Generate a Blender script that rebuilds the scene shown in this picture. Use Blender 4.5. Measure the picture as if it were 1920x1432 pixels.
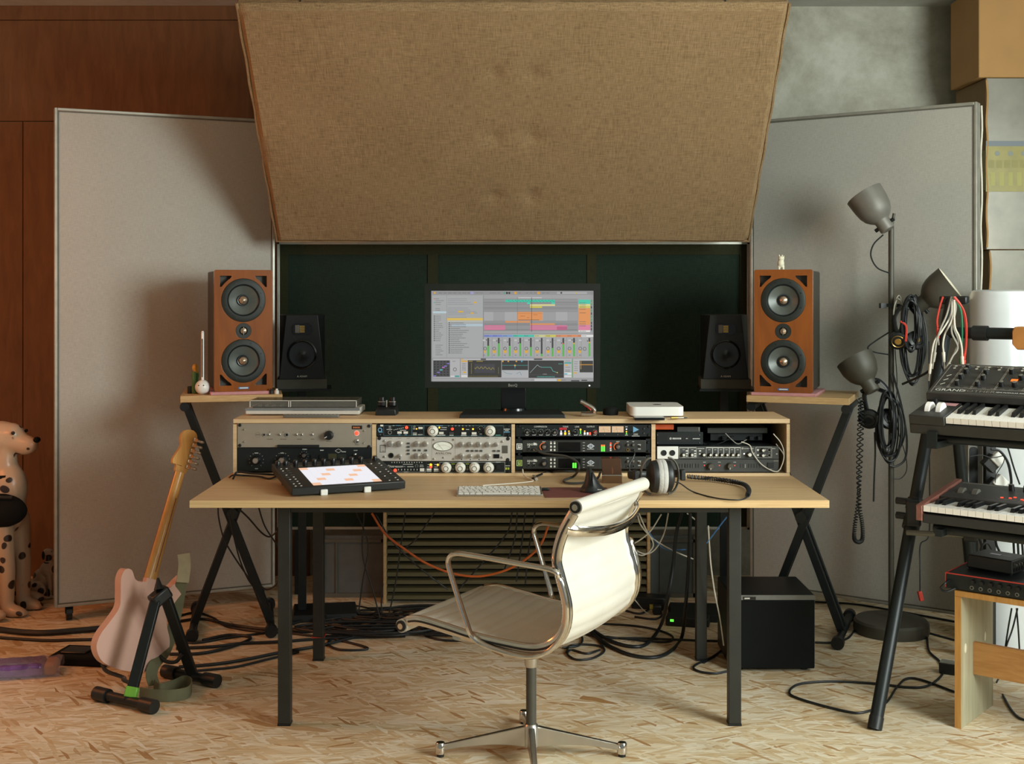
import bpy, bmesh, math, random
from mathutils import Vector, Matrix
from mathutils.geometry import tessellate_polygon
random.seed(7)
for o in list(bpy.data.objects): bpy.data.objects.remove(o)
scene = bpy.context.scene
COL = scene.collection
R = math.radians
# ---------------------------------------------------------------- camera
F, CX, HY, H = 2314.0, 960.0, 547.0, 1.40      # focal length in px (1920 wide), principal x, horizon row, eye height
cam = bpy.data.objects.new('camera', bpy.data.cameras.new('camera'))
COL.objects.link(cam)
cam.location = (0, 0, H); cam.rotation_euler = (R(90), 0, 0)
cam.data.sensor_width = 36.0; cam.data.lens = F / 1920 * 36.0
cam.data.shift_y = -(716 - HY) / 1920
cam.data.clip_start = 0.05
scene.camera = cam
# ---------------------------------------------------------------- world, lights, exposure
vs = scene.view_settings
vs.view_transform = 'Standard'; vs.look = 'None'; vs.gamma = 1.0; vs.use_curve_mapping = False
vs.exposure = 0.0
world = bpy.data.worlds.new('world'); scene.world = world; world.use_nodes = True
wb = world.node_tree.nodes['Background']
wb.inputs[0].default_value = (0.86, 0.93, 0.90, 1); wb.inputs[1].default_value = 0.24

def area_light(name, loc, target, sx, sy, power, color):
    l = bpy.data.lights.new(name, 'AREA'); l.shape = 'RECTANGLE'; l.size = sx; l.size_y = sy
    l.energy = power; l.color = color
    o = bpy.data.objects.new(name, l); COL.objects.link(o); o.location = loc
    o.rotation_euler = (Vector(target) - Vector(loc)).to_track_quat('-Z', 'Y').to_euler()
    return o
# daylight through the big window in the right hand wall, in front of the picture's right edge
area_light('window_daylight', (3.12, 1.45, 1.85), (-0.6, 4.9, 1.0), 1.6, 1.7, 200, (0.93, 1.0, 0.95))
area_light('synth_key_fill', (3.12, 3.7, 1.75), (1.2, 3.9, 0.4), 0.9, 1.3, 18, (0.93, 1.0, 1.0))  # added light by the right wall, brightens the white synth keys
# added unseen orange light off the left edge, standing in for lens flare
wl = bpy.data.lights.new('flare_tint_light', 'POINT'); wl.energy = 34; wl.color = (1.0, 0.25, 0.05); wl.shadow_soft_size = 0.25
wlo = bpy.data.objects.new('flare_tint_light', wl); COL.objects.link(wlo); wlo.location = (-2.75, 4.15, 1.55)

# ---------------------------------------------------------------- pixel to world
def P(px, py, d): return Vector(((px - CX) / F * d, d, H - (py - HY) / F * d))
def PZ(px, py, z=0.0):
    d = F * (H - z) / (py - HY)
    return Vector(((px - CX) / F * d, d, z))
# ---------------------------------------------------------------- materials
def lin(c):
    if isinstance(c, str):
        c = c.lstrip('#'); c = [int(c[i:i+2], 16) / 255 for i in (0, 2, 4)]
    return tuple((x / 12.92 if x <= 0.04045 else ((x + 0.055) / 1.055) ** 2.4) for x in c[:3]) + (1.0,)
MATS = {}
def nodes(name):
    m = bpy.data.materials.new(name); m.use_nodes = True
    nt = m.node_tree; b = nt.nodes['Principled BSDF']; MATS[name] = m
    return m, nt, b
def N(nt, t, **kw):
    n = nt.nodes.new(t)
    for k, v in kw.items():
        if k in n.bl_rna.properties and k not in ('inputs',): setattr(n, k, v)
        else: n.inputs[k].default_value = v
    return n
def mat(name, col, rough=0.5, metal=0.0, var=0.12, nscale=18.0, bump=0.0, coat=0.0, spec=0.5, alpha=None):
    m, nt, b = nodes(name)
    tc = N(nt, 'ShaderNodeTexCoord'); no = N(nt, 'ShaderNodeTexNoise', Scale=nscale, Detail=4.0)
    nt.links.new(tc.outputs['Object'], no.inputs['Vector'])
    rp = N(nt, 'ShaderNodeValToRGB'); c = lin(col)
    rp.color_ramp.elements[0].position = 0.3; rp.color_ramp.elements[1].position = 0.7
    rp.color_ramp.elements[0].color = tuple(x * (1 - var) for x in c[:3]) + (1,)
    rp.color_ramp.elements[1].color = tuple(min(1, x * (1 + var)) for x in c[:3]) + (1,)
    nt.links.new(no.outputs['Fac'], rp.inputs[0]); nt.links.new(rp.outputs[0], b.inputs['Base Color'])
    b.inputs['Roughness'].default_value = rough; b.inputs['Metallic'].default_value = metal
    b.inputs['Specular IOR Level'].default_value = spec
    b.inputs['Coat Weight'].default_value = coat; b.inputs['Coat Roughness'].default_value = 0.12
    if bump:
        bn = N(nt, 'ShaderNodeBump', Strength=bump, Distance=0.002); n2 = N(nt, 'ShaderNodeTexNoise', Scale=nscale * 12, Detail=3.0)
        nt.links.new(tc.outputs['Object'], n2.inputs['Vector']); nt.links.new(n2.outputs['Fac'], bn.inputs['Height'])
        nt.links.new(bn.outputs[0], b.inputs['Normal'])
    return m
def emit(name, col, strength=1.0):
    m, nt, b = nodes(name)
    b.inputs['Base Color'].default_value = (0.02, 0.02, 0.02, 1)
    b.inputs['Emission Color'].default_value = lin(col); b.inputs['Emission Strength'].default_value = strength
    return m
def glass(name, col, rough=0.05, t=0.75):
    m, nt, b = nodes(name)
    b.inputs['Base Color'].default_value = lin(col); b.inputs['Roughness'].default_value = rough
    tr = N(nt, 'ShaderNodeBsdfTransparent'); tr.inputs[0].default_value = lin(col)
    mx = N(nt, 'ShaderNodeMixShader'); mx.inputs[0].default_value = t
    nt.links.new(b.outputs[0], mx.inputs[1]); nt.links.new(tr.outputs[0], mx.inputs[2])
    nt.links.new(mx.outputs[0], nt.nodes['Material Output'].inputs[0])
    return m
def wood(name, c1, c2, scale=(1.5, 40, 40), rough=0.5, dark=None, nscale=3.0, coat=0.0):
    m, nt, b = nodes(name)
    tc = N(nt, 'ShaderNodeTexCoord'); mp = N(nt, 'ShaderNodeMapping'); mp.inputs['Scale'].default_value = scale
    no = N(nt, 'ShaderNodeTexNoise', Scale=nscale, Detail=6.0, Roughness=0.6, Distortion=0.6)
    rp = N(nt, 'ShaderNodeValToRGB')
    rp.color_ramp.elements[0].position = 0.28; rp.color_ramp.elements[1].position = 0.72
    rp.color_ramp.elements[0].color = lin(c1); rp.color_ramp.elements[1].color = lin(c2)
    nt.links.new(tc.outputs['Object'], mp.inputs[0]); nt.links.new(mp.outputs[0], no.inputs['Vector'])
    nt.links.new(no.outputs['Fac'], rp.inputs[0]); nt.links.new(rp.outputs[0], b.inputs['Base Color'])
    b.inputs['Roughness'].default_value = rough
    b.inputs['Coat Weight'].default_value = coat; b.inputs['Coat Roughness'].default_value = 0.15
    return m
def weave(name, c1, c2, sc=700.0, rough=0.95, big=0.25, bump=0.35, plane='XZ'):
    """woven cloth: two stretched noises crossing at right angles plus slow blotches"""
    m, nt, b = nodes(name)
    tc = N(nt, 'ShaderNodeTexCoord')
    outs = []
    for ax in (0, 1):
        mp = N(nt, 'ShaderNodeMapping')
        i = {'XZ': (0, 2), 'XY': (0, 1)}[plane]
        s = [0.3, 0.3, 0.3]; s[i[ax]] = 1.0; s[i[1 - ax]] = 0.045
        mp.inputs['Scale'].default_value = s
        no = N(nt, 'ShaderNodeTexNoise', Scale=sc, Detail=2.0)
        nt.links.new(tc.outputs['Object'], mp.inputs[0]); nt.links.new(mp.outputs[0], no.inputs['Vector']); outs.append(no)
    add = N(nt, 'ShaderNodeMath', operation='ADD')
    nt.links.new(outs[0].outputs['Fac'], add.inputs[0]); nt.links.new(outs[1].outputs['Fac'], add.inputs[1])
    bl = N(nt, 'ShaderNodeTexNoise', Scale=2.5, Detail=5.0); nt.links.new(tc.outputs['Object'], bl.inputs['Vector'])
    ma = N(nt, 'ShaderNodeMath', operation='MULTIPLY_ADD'); ma.inputs[1].default_value = big
    nt.links.new(bl.outputs['Fac'], ma.inputs[0]); nt.links.new(add.outputs[0], ma.inputs[2])
    rp = N(nt, 'ShaderNodeValToRGB')
    rp.color_ramp.elements[0].position = 0.72 + big / 2; rp.color_ramp.elements[1].position = 1.28 + big / 2 if 1.28 + big / 2 <= 1 else 1.0
    mr = N(nt, 'ShaderNodeMapRange'); mr.inputs['From Min'].default_value = 0.65 + big / 2; mr.inputs['From Max'].default_value = 1.35 + big / 2
    nt.links.new(ma.outputs[0], mr.inputs['Value'])
    rp.color_ramp.elements[0].position = 0.0; rp.color_ramp.elements[1].position = 1.0
    rp.color_ramp.elements[0].color = lin(c1); rp.color_ramp.elements[1].color = lin(c2)
    nt.links.new(mr.outputs[0], rp.inputs[0]); nt.links.new(rp.outputs[0], b.inputs['Base Color'])
    bn = N(nt, 'ShaderNodeBump', Strength=bump, Distance=0.002)
    nt.links.new(add.outputs[0], bn.inputs['Height']); nt.links.new(bn.outputs[0], b.inputs['Normal'])
    b.inputs['Roughness'].default_value = rough; b.inputs['Specular IOR Level'].default_value = 0.15
    return m
def osb(name):
    """oriented strand board: overlapping layers of stretched, rotated cells, each flake its own tone"""
    m, nt, b = nodes(name)
    tc = N(nt, 'ShaderNodeTexCoord')
    prev = None; bh = None
    wob = N(nt, 'ShaderNodeTexNoise', Scale=5.0, Detail=2.0); nt.links.new(tc.outputs['Object'], wob.inputs['Vector'])
    for k, (rot, sx, sy, off) in enumerate([(8, 6, 24, 0), (-18, 7, 32, 3.3), (30, 8, 34, 7.1), (-48, 8, 30, 11.7), (4, 7, 44, 15.2), (-8, 8, 54, 18.9), (14, 11, 85, 23.1), (-27, 12, 90, 27.7), (52, 13, 80, 31.3), (17, 8, 24, 21.4)]):
        mp = N(nt, 'ShaderNodeMapping'); mp.inputs['Rotation'].default_value = (0, 0, R(rot))
        mp.inputs['Location'].default_value = (off, off * 1.7, 0); mp.inputs['Scale'].default_value = (1, 1, 1)
        mp2 = N(nt, 'ShaderNodeMapping'); mp2.inputs['Scale'].default_value = (sx, sy, 1)
        nt.links.new(tc.outputs['Object'], mp.inputs[0]); nt.links.new(mp.outputs[0], mp2.inputs[0])
        vw = N(nt, 'ShaderNodeVectorMath', operation='MULTIPLY_ADD')
        vw.inputs[1].default_value = (0.9, 0.9, 0); nt.links.new(wob.outputs['Color'], vw.inputs[0]); nt.links.new(mp2.outputs[0], vw.inputs[2])
        vo = N(nt, 'ShaderNodeTexVoronoi', voronoi_dimensions='2D', feature='F1', Scale=1.0, Randomness=1.0)
        nt.links.new(vw.outputs[0], vo.inputs['Vector'])
        sp = N(nt, 'ShaderNodeSeparateColor'); nt.links.new(vo.outputs['Color'], sp.inputs[0])
        rp = N(nt, 'ShaderNodeValToRGB'); e = rp.color_ramp.elements
        e[0].position = 0.0; e[0].color = lin('#b48a5a' if k > 5 else '#cfb389'); e[1].position = 1.0; e[1].color = lin('#f1e6cf')
        for pos, c in ((0.05, '#bd9465' if k > 5 else '#d2b68d'), (0.16, '#d6ba90'), (0.35, '#dec7a1'), (0.6, '#e6d4b3'), (0.8, '#ebdcbf')):
            x = rp.color_ramp.elements.new(pos); x.color = lin(c)
        nt.links.new(sp.outputs[0], rp.inputs[0])
        if prev is None: prev = rp.outputs[0]; bh = sp.outputs[0]
        else:
            gt = N(nt, 'ShaderNodeMath', operation='GREATER_THAN'); gt.inputs[1].default_value = 0.62 if k < 6 else (0.80 if k < 9 else 0.955)
            nt.links.new(sp.outputs[1], gt.inputs[0])
            mx = N(nt, 'ShaderNodeMix', data_type='RGBA'); nt.links.new(gt.outputs[0], mx.inputs[0])
            nt.links.new(prev, mx.inputs[6]); nt.links.new(rp.outputs[0], mx.inputs[7]); prev = mx.outputs[2]
            mv = N(nt, 'ShaderNodeMix', data_type='FLOAT'); nt.links.new(gt.outputs[0], mv.inputs[0])
            nt.links.new(bh, mv.inputs[2]); nt.links.new(sp.outputs[0], mv.inputs[3]); bh = mv.outputs[0]
    # fine fibre streaks and slow blotches
    mp = N(nt, 'ShaderNodeMapping'); mp.inputs['Scale'].default_value = (14, 160, 1)
    fi = N(nt, 'ShaderNodeTexNoise', Scale=1.0, Detail=4.0); nt.links.new(tc.outputs['Object'], mp.inputs[0]); nt.links.new(mp.outputs[0], fi.inputs['Vector'])
    mr = N(nt, 'ShaderNodeMapRange'); mr.inputs['From Min'].default_value = 0.3; mr.inputs['From Max'].default_value = 0.75
    mr.inputs['To Min'].default_value = 0.80; mr.inputs['To Max'].default_value = 1.06
    nt.links.new(fi.outputs['Fac'], mr.inputs['Value'])
    mu = N(nt, 'ShaderNodeVectorMath', operation='SCALE'); nt.links.new(prev, mu.inputs[0]); nt.links.new(mr.outputs[0], mu.inputs['Scale'])
    bl = N(nt, 'ShaderNodeTexNoise', Scale=2.2, Detail=3.0); nt.links.new(tc.outputs['Object'], bl.inputs['Vector'])
    m2 = N(nt, 'ShaderNodeMapRange'); m2.inputs['From Min'].default_value = 0.3; m2.inputs['From Max'].default_value = 0.7; m2.inputs['To Min'].default_value = 0.86; m2.inputs['To Max'].default_value = 1.04
    nt.links.new(bl.outputs['Fac'], m2.inputs['Value']); mu2 = N(nt, 'ShaderNodeVectorMath', operation='SCALE'); nt.links.new(mu.outputs[0], mu2.inputs[0]); nt.links.new(m2.outputs[0], mu2.inputs['Scale'])
    nt.links.new(mu2.outputs[0], b.inputs['Base Color'])
    bn = N(nt, 'ShaderNodeBump', Strength=0.15, Distance=0.002); nt.links.new(bh, bn.inputs['Height']); nt.links.new(bn.outputs[0], b.inputs['Normal'])
    b.inputs['Roughness'].default_value = 0.55; b.inputs['Specular IOR Level'].default_value = 0.35
    return m
def concrete(name, c1, c2, c3):
    m, nt, b = nodes(name)
    tc = N(nt, 'ShaderNodeTexCoord')
    n1 = N(nt, 'ShaderNodeTexNoise', Scale=1.6, Detail=8.0, Roughness=0.62, Distortion=0.5)
    n2 = N(nt, 'ShaderNodeTexNoise', Scale=14.0, Detail=6.0, Roughness=0.7)
    for n in (n1, n2): nt.links.new(tc.outputs['Object'], n.inputs['Vector'])
    ad = N(nt, 'ShaderNodeMath', operation='MULTIPLY_ADD'); ad.inputs[1].default_value = 0.35
    nt.links.new(n2.outputs['Fac'], ad.inputs[0]); nt.links.new(n1.outputs['Fac'], ad.inputs[2])
    rp = N(nt, 'ShaderNodeValToRGB'); e = rp.color_ramp.elements
    e[0].position = 0.48; e[0].color = lin(c1); e[1].position = 0.86; e[1].color = lin(c3)
    x = e.new(0.66); x.color = lin(c2)
    nt.links.new(ad.outputs[0], rp.inputs[0]); nt.links.new(rp.outputs[0], b.inputs['Base Color'])
    bn = N(nt, 'ShaderNodeBump', Strength=0.4, Distance=0.01); nt.links.new(n2.outputs['Fac'], bn.inputs['Height']); nt.links.new(bn.outputs[0], b.inputs['Normal'])
    b.inputs['Roughness'].default_value = 0.9
    return m
def attr_mat(name, emission=0.0, rough=0.5):
    m, nt, b = nodes(name)
    at = N(nt, 'ShaderNodeAttribute'); at.attribute_name = 'Col'
    if emission:
        b.inputs['Base Color'].default_value = (0.01, 0.01, 0.01, 1)
        nt.links.new(at.outputs['Color'], b.inputs['Emission Color']); b.inputs['Emission Strength'].default_value = emission
        b.inputs['Roughness'].default_value = 0.35
    else: nt.links.new(at.outputs['Color'], b.inputs['Base Color'])
    b.inputs['Roughness'].default_value = rough
    return m
osb('osb'); concrete('concrete', '#84816f', '#a6a495', '#c3c3b6'); concrete('ceiling_concrete', '#a9aba3', '#b9bbb4', '#c6c8c2')
weave('hessian', '#6d583e', '#a48966', sc=560, plane='XY', bump=0.4); weave('grey_cloth', '#9a9990', '#b2b1a9', sc=900, bump=0.15)
weave('green_cloth', '#16211a', '#26342a', sc=600, bump=0.2); weave('batten_cloth', '#24261b', '#32331f', sc=600, bump=0.2)
wood('ply', '#b9996e', '#cfb48c', scale=(1.2, 22, 22)); wood('ply_edge', '#b9935f', '#d9bc8c', scale=(2, 2, 220), nscale=1.5)
wood('rack_ply', '#c2a074', '#d8be97', scale=(1.2, 25, 25)); wood('shelf_ply', '#b5935f', '#d0b183', scale=(6, 30, 60))
wood('cherry', '#733c08', '#96510e', scale=(6, 6, 1.0), rough=0.25, nscale=2.0, coat=0.7)
wood('maple', '#b98642', '#cd9d58', scale=(30, 30, 2), rough=0.4, nscale=2, coat=0.3); wood('pine_edge', '#b07a3c', '#c9954f', scale=(40, 40, 3))
wood('green_pine', '#8f8d72', '#b4ad92', scale=(12, 12, 0.9), nscale=2.5); wood('rail_ply', '#a5713a', '#c08d52', scale=(3, 8, 20))
wood('slat_wood', '#57523b', '#6f6949', scale=(2, 40, 40)); wood('cheek_wood', '#6d4238', '#8a584b', scale=(30, 2, 30), rough=0.4)
mat('black_metal', '#1b2122', 0.42, 0.3, bump=0.05); mat('black_plastic', '#15191a', 0.42); mat('black_matte', '#121514', 0.85, spec=0.2)
mat('black_gloss', '#0c1011', 0.2); mat('pale_silver', '#cbc8bf', 0.4, 0.1, var=0.03); mat('bezel_black', '#1b1f1b', 0.6, spec=0.2); wood('flare_brown_board', '#624326', '#7a5634', scale=(8, 8, 1.5), rough=0.7); mat('dark_grey', '#3a3c39', 0.6); mat('leg_paint', '#2a2b27', 0.5, 0.2, bump=0.05)
mat('frame_metal', '#a9a99f', 0.45, 0.6); mat('frame_dark', '#5d5c52', 0.6)
mat('chrome', '#d7d2cb', 0.12, 1.0, var=0.03); mat('alu', '#c9c7c2', 0.28, 1.0, var=0.05); mat('brushed', '#b4ada0', 0.42, 0.75, var=0.04, nscale=40)
mat('silver_face', '#d5d1c9', 0.4, 0.5, var=0.03); mat('taupe_face', '#a39a8b', 0.45, 0.4, var=0.04); mat('off_silver', '#bdb9b0', 0.35, 0.6, var=0.04)
mat('vinyl', '#d6d2c7', 0.38, var=0.05, nscale=9, bump=0.08); mat('white_plastic', '#e2e2dc', 0.35, var=0.02); mat('white_enamel', '#d2d7d8', 0.22, var=0.02, coat=0.4)
mat('cabinet_side', '#38362f', 0.5, bump=0.1); mat('cone', '#5b615d', 0.4, 0.25); mat('cone_dark', '#20262a', 0.3); mat('rubber', '#1a211d', 0.55)
mat('cap_metal', '#b9a590', 0.25, 0.8); mat('pink_foam', '#c08a8c', 0.9, bump=0.2); mat('grey_foam', '#44463f', 0.95, bump=0.4)
mat('card', '#b48a55', 0.8, var=0.06, nscale=6); mat('card_dark', '#8d7350', 0.85, var=0.06); mat('silver_tape', '#716e62', 0.35, 0.3, var=0.18, nscale=9)
mat('yellow_tape', '#8f852c', 0.4, var=0.15, nscale=14); mat('lamp_grey', '#6d6b63', 0.5, 0.2); mat('lamp_cream', '#e3dcc6', 0.5)
mat('lamp_dark', '#4b4940', 0.5, 0.2); mat('guitar_pink', '#dcb3a4', 0.2, var=0.04, nscale=4, coat=0.6); mat('olive', '#6d6d53', 0.9, bump=0.3)
mat('green_tape', '#6fae3c', 0.5); mat('orange_cable', '#b4571f', 0.5); mat('white_cable', '#cfcabb', 0.5); mat('blue_cable', '#3f6ea0', 0.5)
mat('red_plastic', '#c23a2c', 0.45); mat('gold', '#c9a45a', 0.3, 0.9); mat('cable_black', '#14191b', 0.5); mat('grey_cable', '#9b988c', 0.5)
mat('leather', '#6e3b36', 0.55, bump=0.3, nscale=30); mat('velour', '#b9b7b2', 0.95, bump=0.9, nscale=30); mat('amber', '#6e5138', 0.2, coat=0.4)
mat('grey_board', '#5c6160', 0.7); mat('toy_green', '#3f6a35', 0.5); mat('toy_orange', '#c08a33', 0.5); mat('toy_cream', '#ddd6bb', 0.5)
mat('purple_foil', '#7f5a9a', 0.2, 0.4, var=0.5, nscale=25); mat('orange_block', '#c8521f', 0.5); mat('key_white', '#ece8df', 0.3, var=0.02); mat('key_side', '#b9a888', 0.6)
mat('key_black', '#17191a', 0.3); mat('wheel_white', '#ece9e2', 0.3); mat('synth_black', '#2b2b28', 0.5, 0.1, bump=0.05); mat('synth_panel', '#343330', 0.5, 0.1, bump=0.05)
mat('green_cable', '#2c7a55', 0.5); mat('knob_black', '#101314', 0.35); mat('knob_white', '#d8d6cb', 0.4); mat('tan_wood', '#b67a3f', 0.5)
emit('led_red', '#ff3b22', 3.0); emit('led_amber', '#ffb020', 2.5); emit('led_green', '#53d03a', 2.0); emit('vu_glow', '#f6cda0', 0.75); emit('led_orange', '#ff7a26', 1.4)
emit('pad_white', '#f1f0f6', 0.95); emit('pad_orange', '#f7c3a0', 0.95); emit('orange_ring', '#e8702a', 0.9); emit('led_white', '#ffffff', 1.5)
attr_mat('print'); attr_mat('screen_pixels', 0.78); glass('clear_lid', '#d9d7cf', 0.06, 0.9); glass('amber_lid', '#7a5a45', 0.1, 0.6); glass('plastic_wrap', '#e0d8e8', 0.08, 0.8)
def spots(name):
    m, nt, b = nodes(name)
    tc = N(nt, 'ShaderNodeTexCoord'); vo = N(nt, 'ShaderNodeTexVoronoi', Scale=17.0, Randomness=1.0)
    no = N(nt, 'ShaderNodeTexNoise', Scale=6.0); ad = N(nt, 'ShaderNodeVectorMath', operation='MULTIPLY_ADD'); ad.inputs[1].default_value = (0.06,) * 3
    nt.links.new(tc.outputs['Object'], no.inputs['Vector']); nt.links.new(no.outputs['Color'], ad.inputs[0]); nt.links.new(tc.outputs['Object'], ad.inputs[2])
    nt.links.new(ad.outputs[0], vo.inputs['Vector'])
    rp = N(nt, 'ShaderNodeValToRGB'); rp.color_ramp.elements[0].position = 0.27; rp.color_ramp.elements[1].position = 0.31
    rp.color_ramp.elements[0].color = lin('#33261f'); rp.color_ramp.elements[1].color = lin('#bfa88d')
    sp = N(nt, 'ShaderNodeSeparateColor'); nt.links.new(vo.outputs['Color'], sp.inputs[0])
    gt = N(nt, 'ShaderNodeMath', operation='LESS_THAN'); gt.inputs[1].default_value = 0.25; nt.links.new(sp.outputs[0], gt.inputs[0])
    ad2 = N(nt, 'ShaderNodeMath', operation='ADD'); nt.links.new(vo.outputs['Distance'], ad2.inputs[0]); nt.links.new(gt.outputs[0], ad2.inputs[1])
    nt.links.new(ad2.outputs[0], rp.inputs[0]); nt.links.new(rp.outputs[0], b.inputs['Base Color'])
    b.inputs['Roughness'].default_value = 0.3
spots('dalmatian')

# ---------------------------------------------------------------- mesh building
TM = {}
def thing(name, label, cat, loc=(0, 0, 0), rotz=0.0, group=None):
    o = bpy.data.objects.new(name, None); COL.objects.link(o); o.empty_display_size = 0.05
    o.location = loc; o.rotation_euler = (0, 0, rotz); o['label'] = label; o['category'] = cat
    if group: o['group'] = group
    TM[o.name] = Matrix.Translation(Vector(loc)) @ Matrix.Rotation(rotz, 4, 'Z')
    return o
def tag(o, label, cat, group=None):
    o['label'] = label; o['category'] = cat
    if group: o['group'] = group
    return o
def smooth_pts(pts, n=8, closed=False):
    pts = [Vector(p) for p in pts]; out = []; m = len(pts)
    if m < 3: return pts
    rng = range(m if closed else m - 1)
    for i in rng:
        if closed: a, b, c, d = pts[i - 1], pts[i], pts[(i + 1) % m], pts[(i + 2) % m]
        else:
            b, c = pts[i], pts[i + 1]; a = pts[i - 1] if i else b * 2 - c; d = pts[i + 2] if i + 2 < m else c * 2 - b
        for k in range(n):
            t = k / n
            out.append(0.5 * ((2 * b) + (c - a) * t + (2 * a - 5 * b + 4 * c - d) * t * t + (3 * b - a - 3 * c + d) * t ** 3))
    if not closed: out.append(pts[-1])
    return out
def frame_for(direction):
    z = Vector(direction).normalized(); q = z.to_track_quat('Z', 'Y'); return q.to_matrix()
class MB:
    def __init__(s): s.v = []; s.f = []; s.mi = []; s.c = []; s.m = 0; s.col = None
    def face(s, idx): s.f.append(tuple(idx)); s.mi.append(s.m); s.c.append(s.col)
    def add(s, vs, fs, M=None):
        o = len(s.v)
        s.v += [(M @ Vector(p)) if M is not None else Vector(p) for p in vs]
        for f in fs: s.face([i + o for i in f])
        return s
    def box(s, lo, hi, M=None):
        x0, y0, z0 = lo; x1, y1, z1 = hi
        vs = [(x0,y0,z0),(x1,y0,z0),(x1,y1,z0),(x0,y1,z0),(x0,y0,z1),(x1,y0,z1),(x1,y1,z1),(x0,y1,z1)]
        return s.add(vs, [(0,3,2,1),(4,5,6,7),(0,1,5,4),(1,2,6,5),(2,3,7,6),(3,0,4,7)], M)
    def hexa(s, vs): return s.add(vs, [(0,3,2,1),(4,5,6,7),(0,1,5,4),(1,2,6,5),(2,3,7,6),(3,0,4,7)])
    def bar(s, p0, p1, w, h, up=(0, 0, 1)):
        p0, p1 = Vector(p0), Vector(p1); z = (p1 - p0).normalized(); u = Vector(up)
        if abs(z.dot(u)) > 0.98: u = Vector((0, 1, 0))
        x = z.cross(u).normalized(); y = x.cross(z)
        vs = [p + x * a * w / 2 + y * b * h / 2 for p in (p0, p1) for a, b in ((-1,-1),(1,-1),(1,1),(-1,1))]
        return s.add(vs, [(0,3,2,1),(4,5,6,7),(0,1,5,4),(1,2,6,5),(2,3,7,6),(3,0,4,7)])
    def cyl(s, p0, p1, r0, r1=None, n=16):
        r1 = r0 if r1 is None else r1; p0, p1 = Vector(p0), Vector(p1); m = frame_for(p1 - p0)
        vs = [p0 + m @ Vector((r0 * math.cos(2*math.pi*k/n), r0 * math.sin(2*math.pi*k/n), 0)) for k in range(n)]
        vs += [p1 + m @ Vector((r1 * math.cos(2*math.pi*k/n), r1 * math.sin(2*math.pi*k/n), 0)) for k in range(n)]
        return s.add(vs, [(k, (k+1) % n, n + (k+1) % n, n + k) for k in range(n)] + [tuple(range(n))[::-1], tuple(range(n, 2*n))])
    def tube(s, pts, r, n=8, closed=False, sq=None):
        pts = [Vector(p) for p in pts]; m = len(pts)
        tan = []
        for i in range(m):
            a = pts[i - 1] if (i or closed) else pts[i]; b = pts[(i + 1) % m] if (i < m - 1 or closed) else pts[i]
            t = (b - a); tan.append(t.normalized() if t.length > 1e-9 else Vector((0, 0, 1)))
        u = tan[0].orthogonal().normalized() if abs(tan[0].z) > 0.9 else tan[0].cross(Vector((0, 0, 1))).normalized()
        vs = []
        for i in range(m):
            u = (u - tan[i] * u.dot(tan[i])).normalized(); w = tan[i].cross(u)
            rr = r[i] if isinstance(r, (list, tuple)) else r
            for k in range(n):
                a = 2 * math.pi * k / n
                vs.append(pts[i] + (u * math.cos(a) * (sq[0] if sq else 1) + w * math.sin(a) * (sq[1] if sq else 1)) * rr)
        fs = []
        for i in range(m if closed else m - 1):
            j = (i + 1) % m
            for k in range(n): fs.append((i*n + k, i*n + (k+1) % n, j*n + (k+1) % n, j*n + k))
        if not closed: fs += [tuple(range(n))[::-1], tuple(range((m-1)*n, m*n))]
        return s.add(vs, fs)
    def lathe(s, prof, M=None, n=28):
        """profile [(r,h)] turned around local Z"""
        vs = []; fs = []
        for r, h in prof:
            for k in range(n): vs.append((max(r, 1e-5) * math.cos(2*math.pi*k/n), max(r, 1e-5) * math.sin(2*math.pi*k/n), h))
        for i in range(len(prof) - 1):
            for k in range(n): fs.append((i*n + k, i*n + (k+1) % n, (i+1)*n + (k+1) % n, (i+1)*n + k))
        return s.add(vs, fs, M)
    def ball(s, c, r, n=14, M=None):
        r = (r, r, r) if isinstance(r, (int, float)) else r
        T = Matrix.Translation(Vector(c)) @ (M if M is not None else Matrix.Identity(4)) @ Matrix.Diagonal((r[0], r[1], r[2], 1))
        return s.lathe([(math.sin(math.pi*k/n), -math.cos(math.pi*k/n)) for k in range(n + 1)], T, n=n * 2 if n < 12 else 22)
    def prism(s, loops, z0, z1, M=None):
        """loops[0] outer, the rest holes; 2D points, extruded z0..z1"""
        loops = [[Vector((p[0], p[1], 0)) for p in l] for l in loops]
        flat = [p for l in loops for p in l]; n = len(flat)
        tris = tessellate_polygon(loops)
        vs = [(p.x, p.y, z1) for p in flat] + [(p.x, p.y, z0) for p in flat]; fs = []
        for a, b, c in tris:
            A, B, C = flat[a], flat[b], flat[c]
            if (B - A).cross(C - A).z < 0: a, b, c = a, c, b
            fs.append((a, b, c)); fs.append((n + a, n + c, n + b))
        o = 0
        for li, l in enumerate(loops):
            k = len(l); ar = sum(l[i].x * l[(i+1) % k].y - l[(i+1) % k].x * l[i].y for i in range(k))
            for i in range(k):
                a, b = o + i, o + (i + 1) % k
                q = (a, n + a, n + b, b) if (ar > 0) == (li == 0) else (b, n + b, n + a, a)
                fs.append(q)
            o += k
        return s.add(vs, fs, M)
    def rect(s, x0, z0, x1, z1, col, y=0.0):
        s.col = lin(col); s.add([(x0, y, z0), (x1, y, z0), (x1, y, z1), (x0, y, z1)], [(0, 1, 2, 3)]); s.col = None
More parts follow.
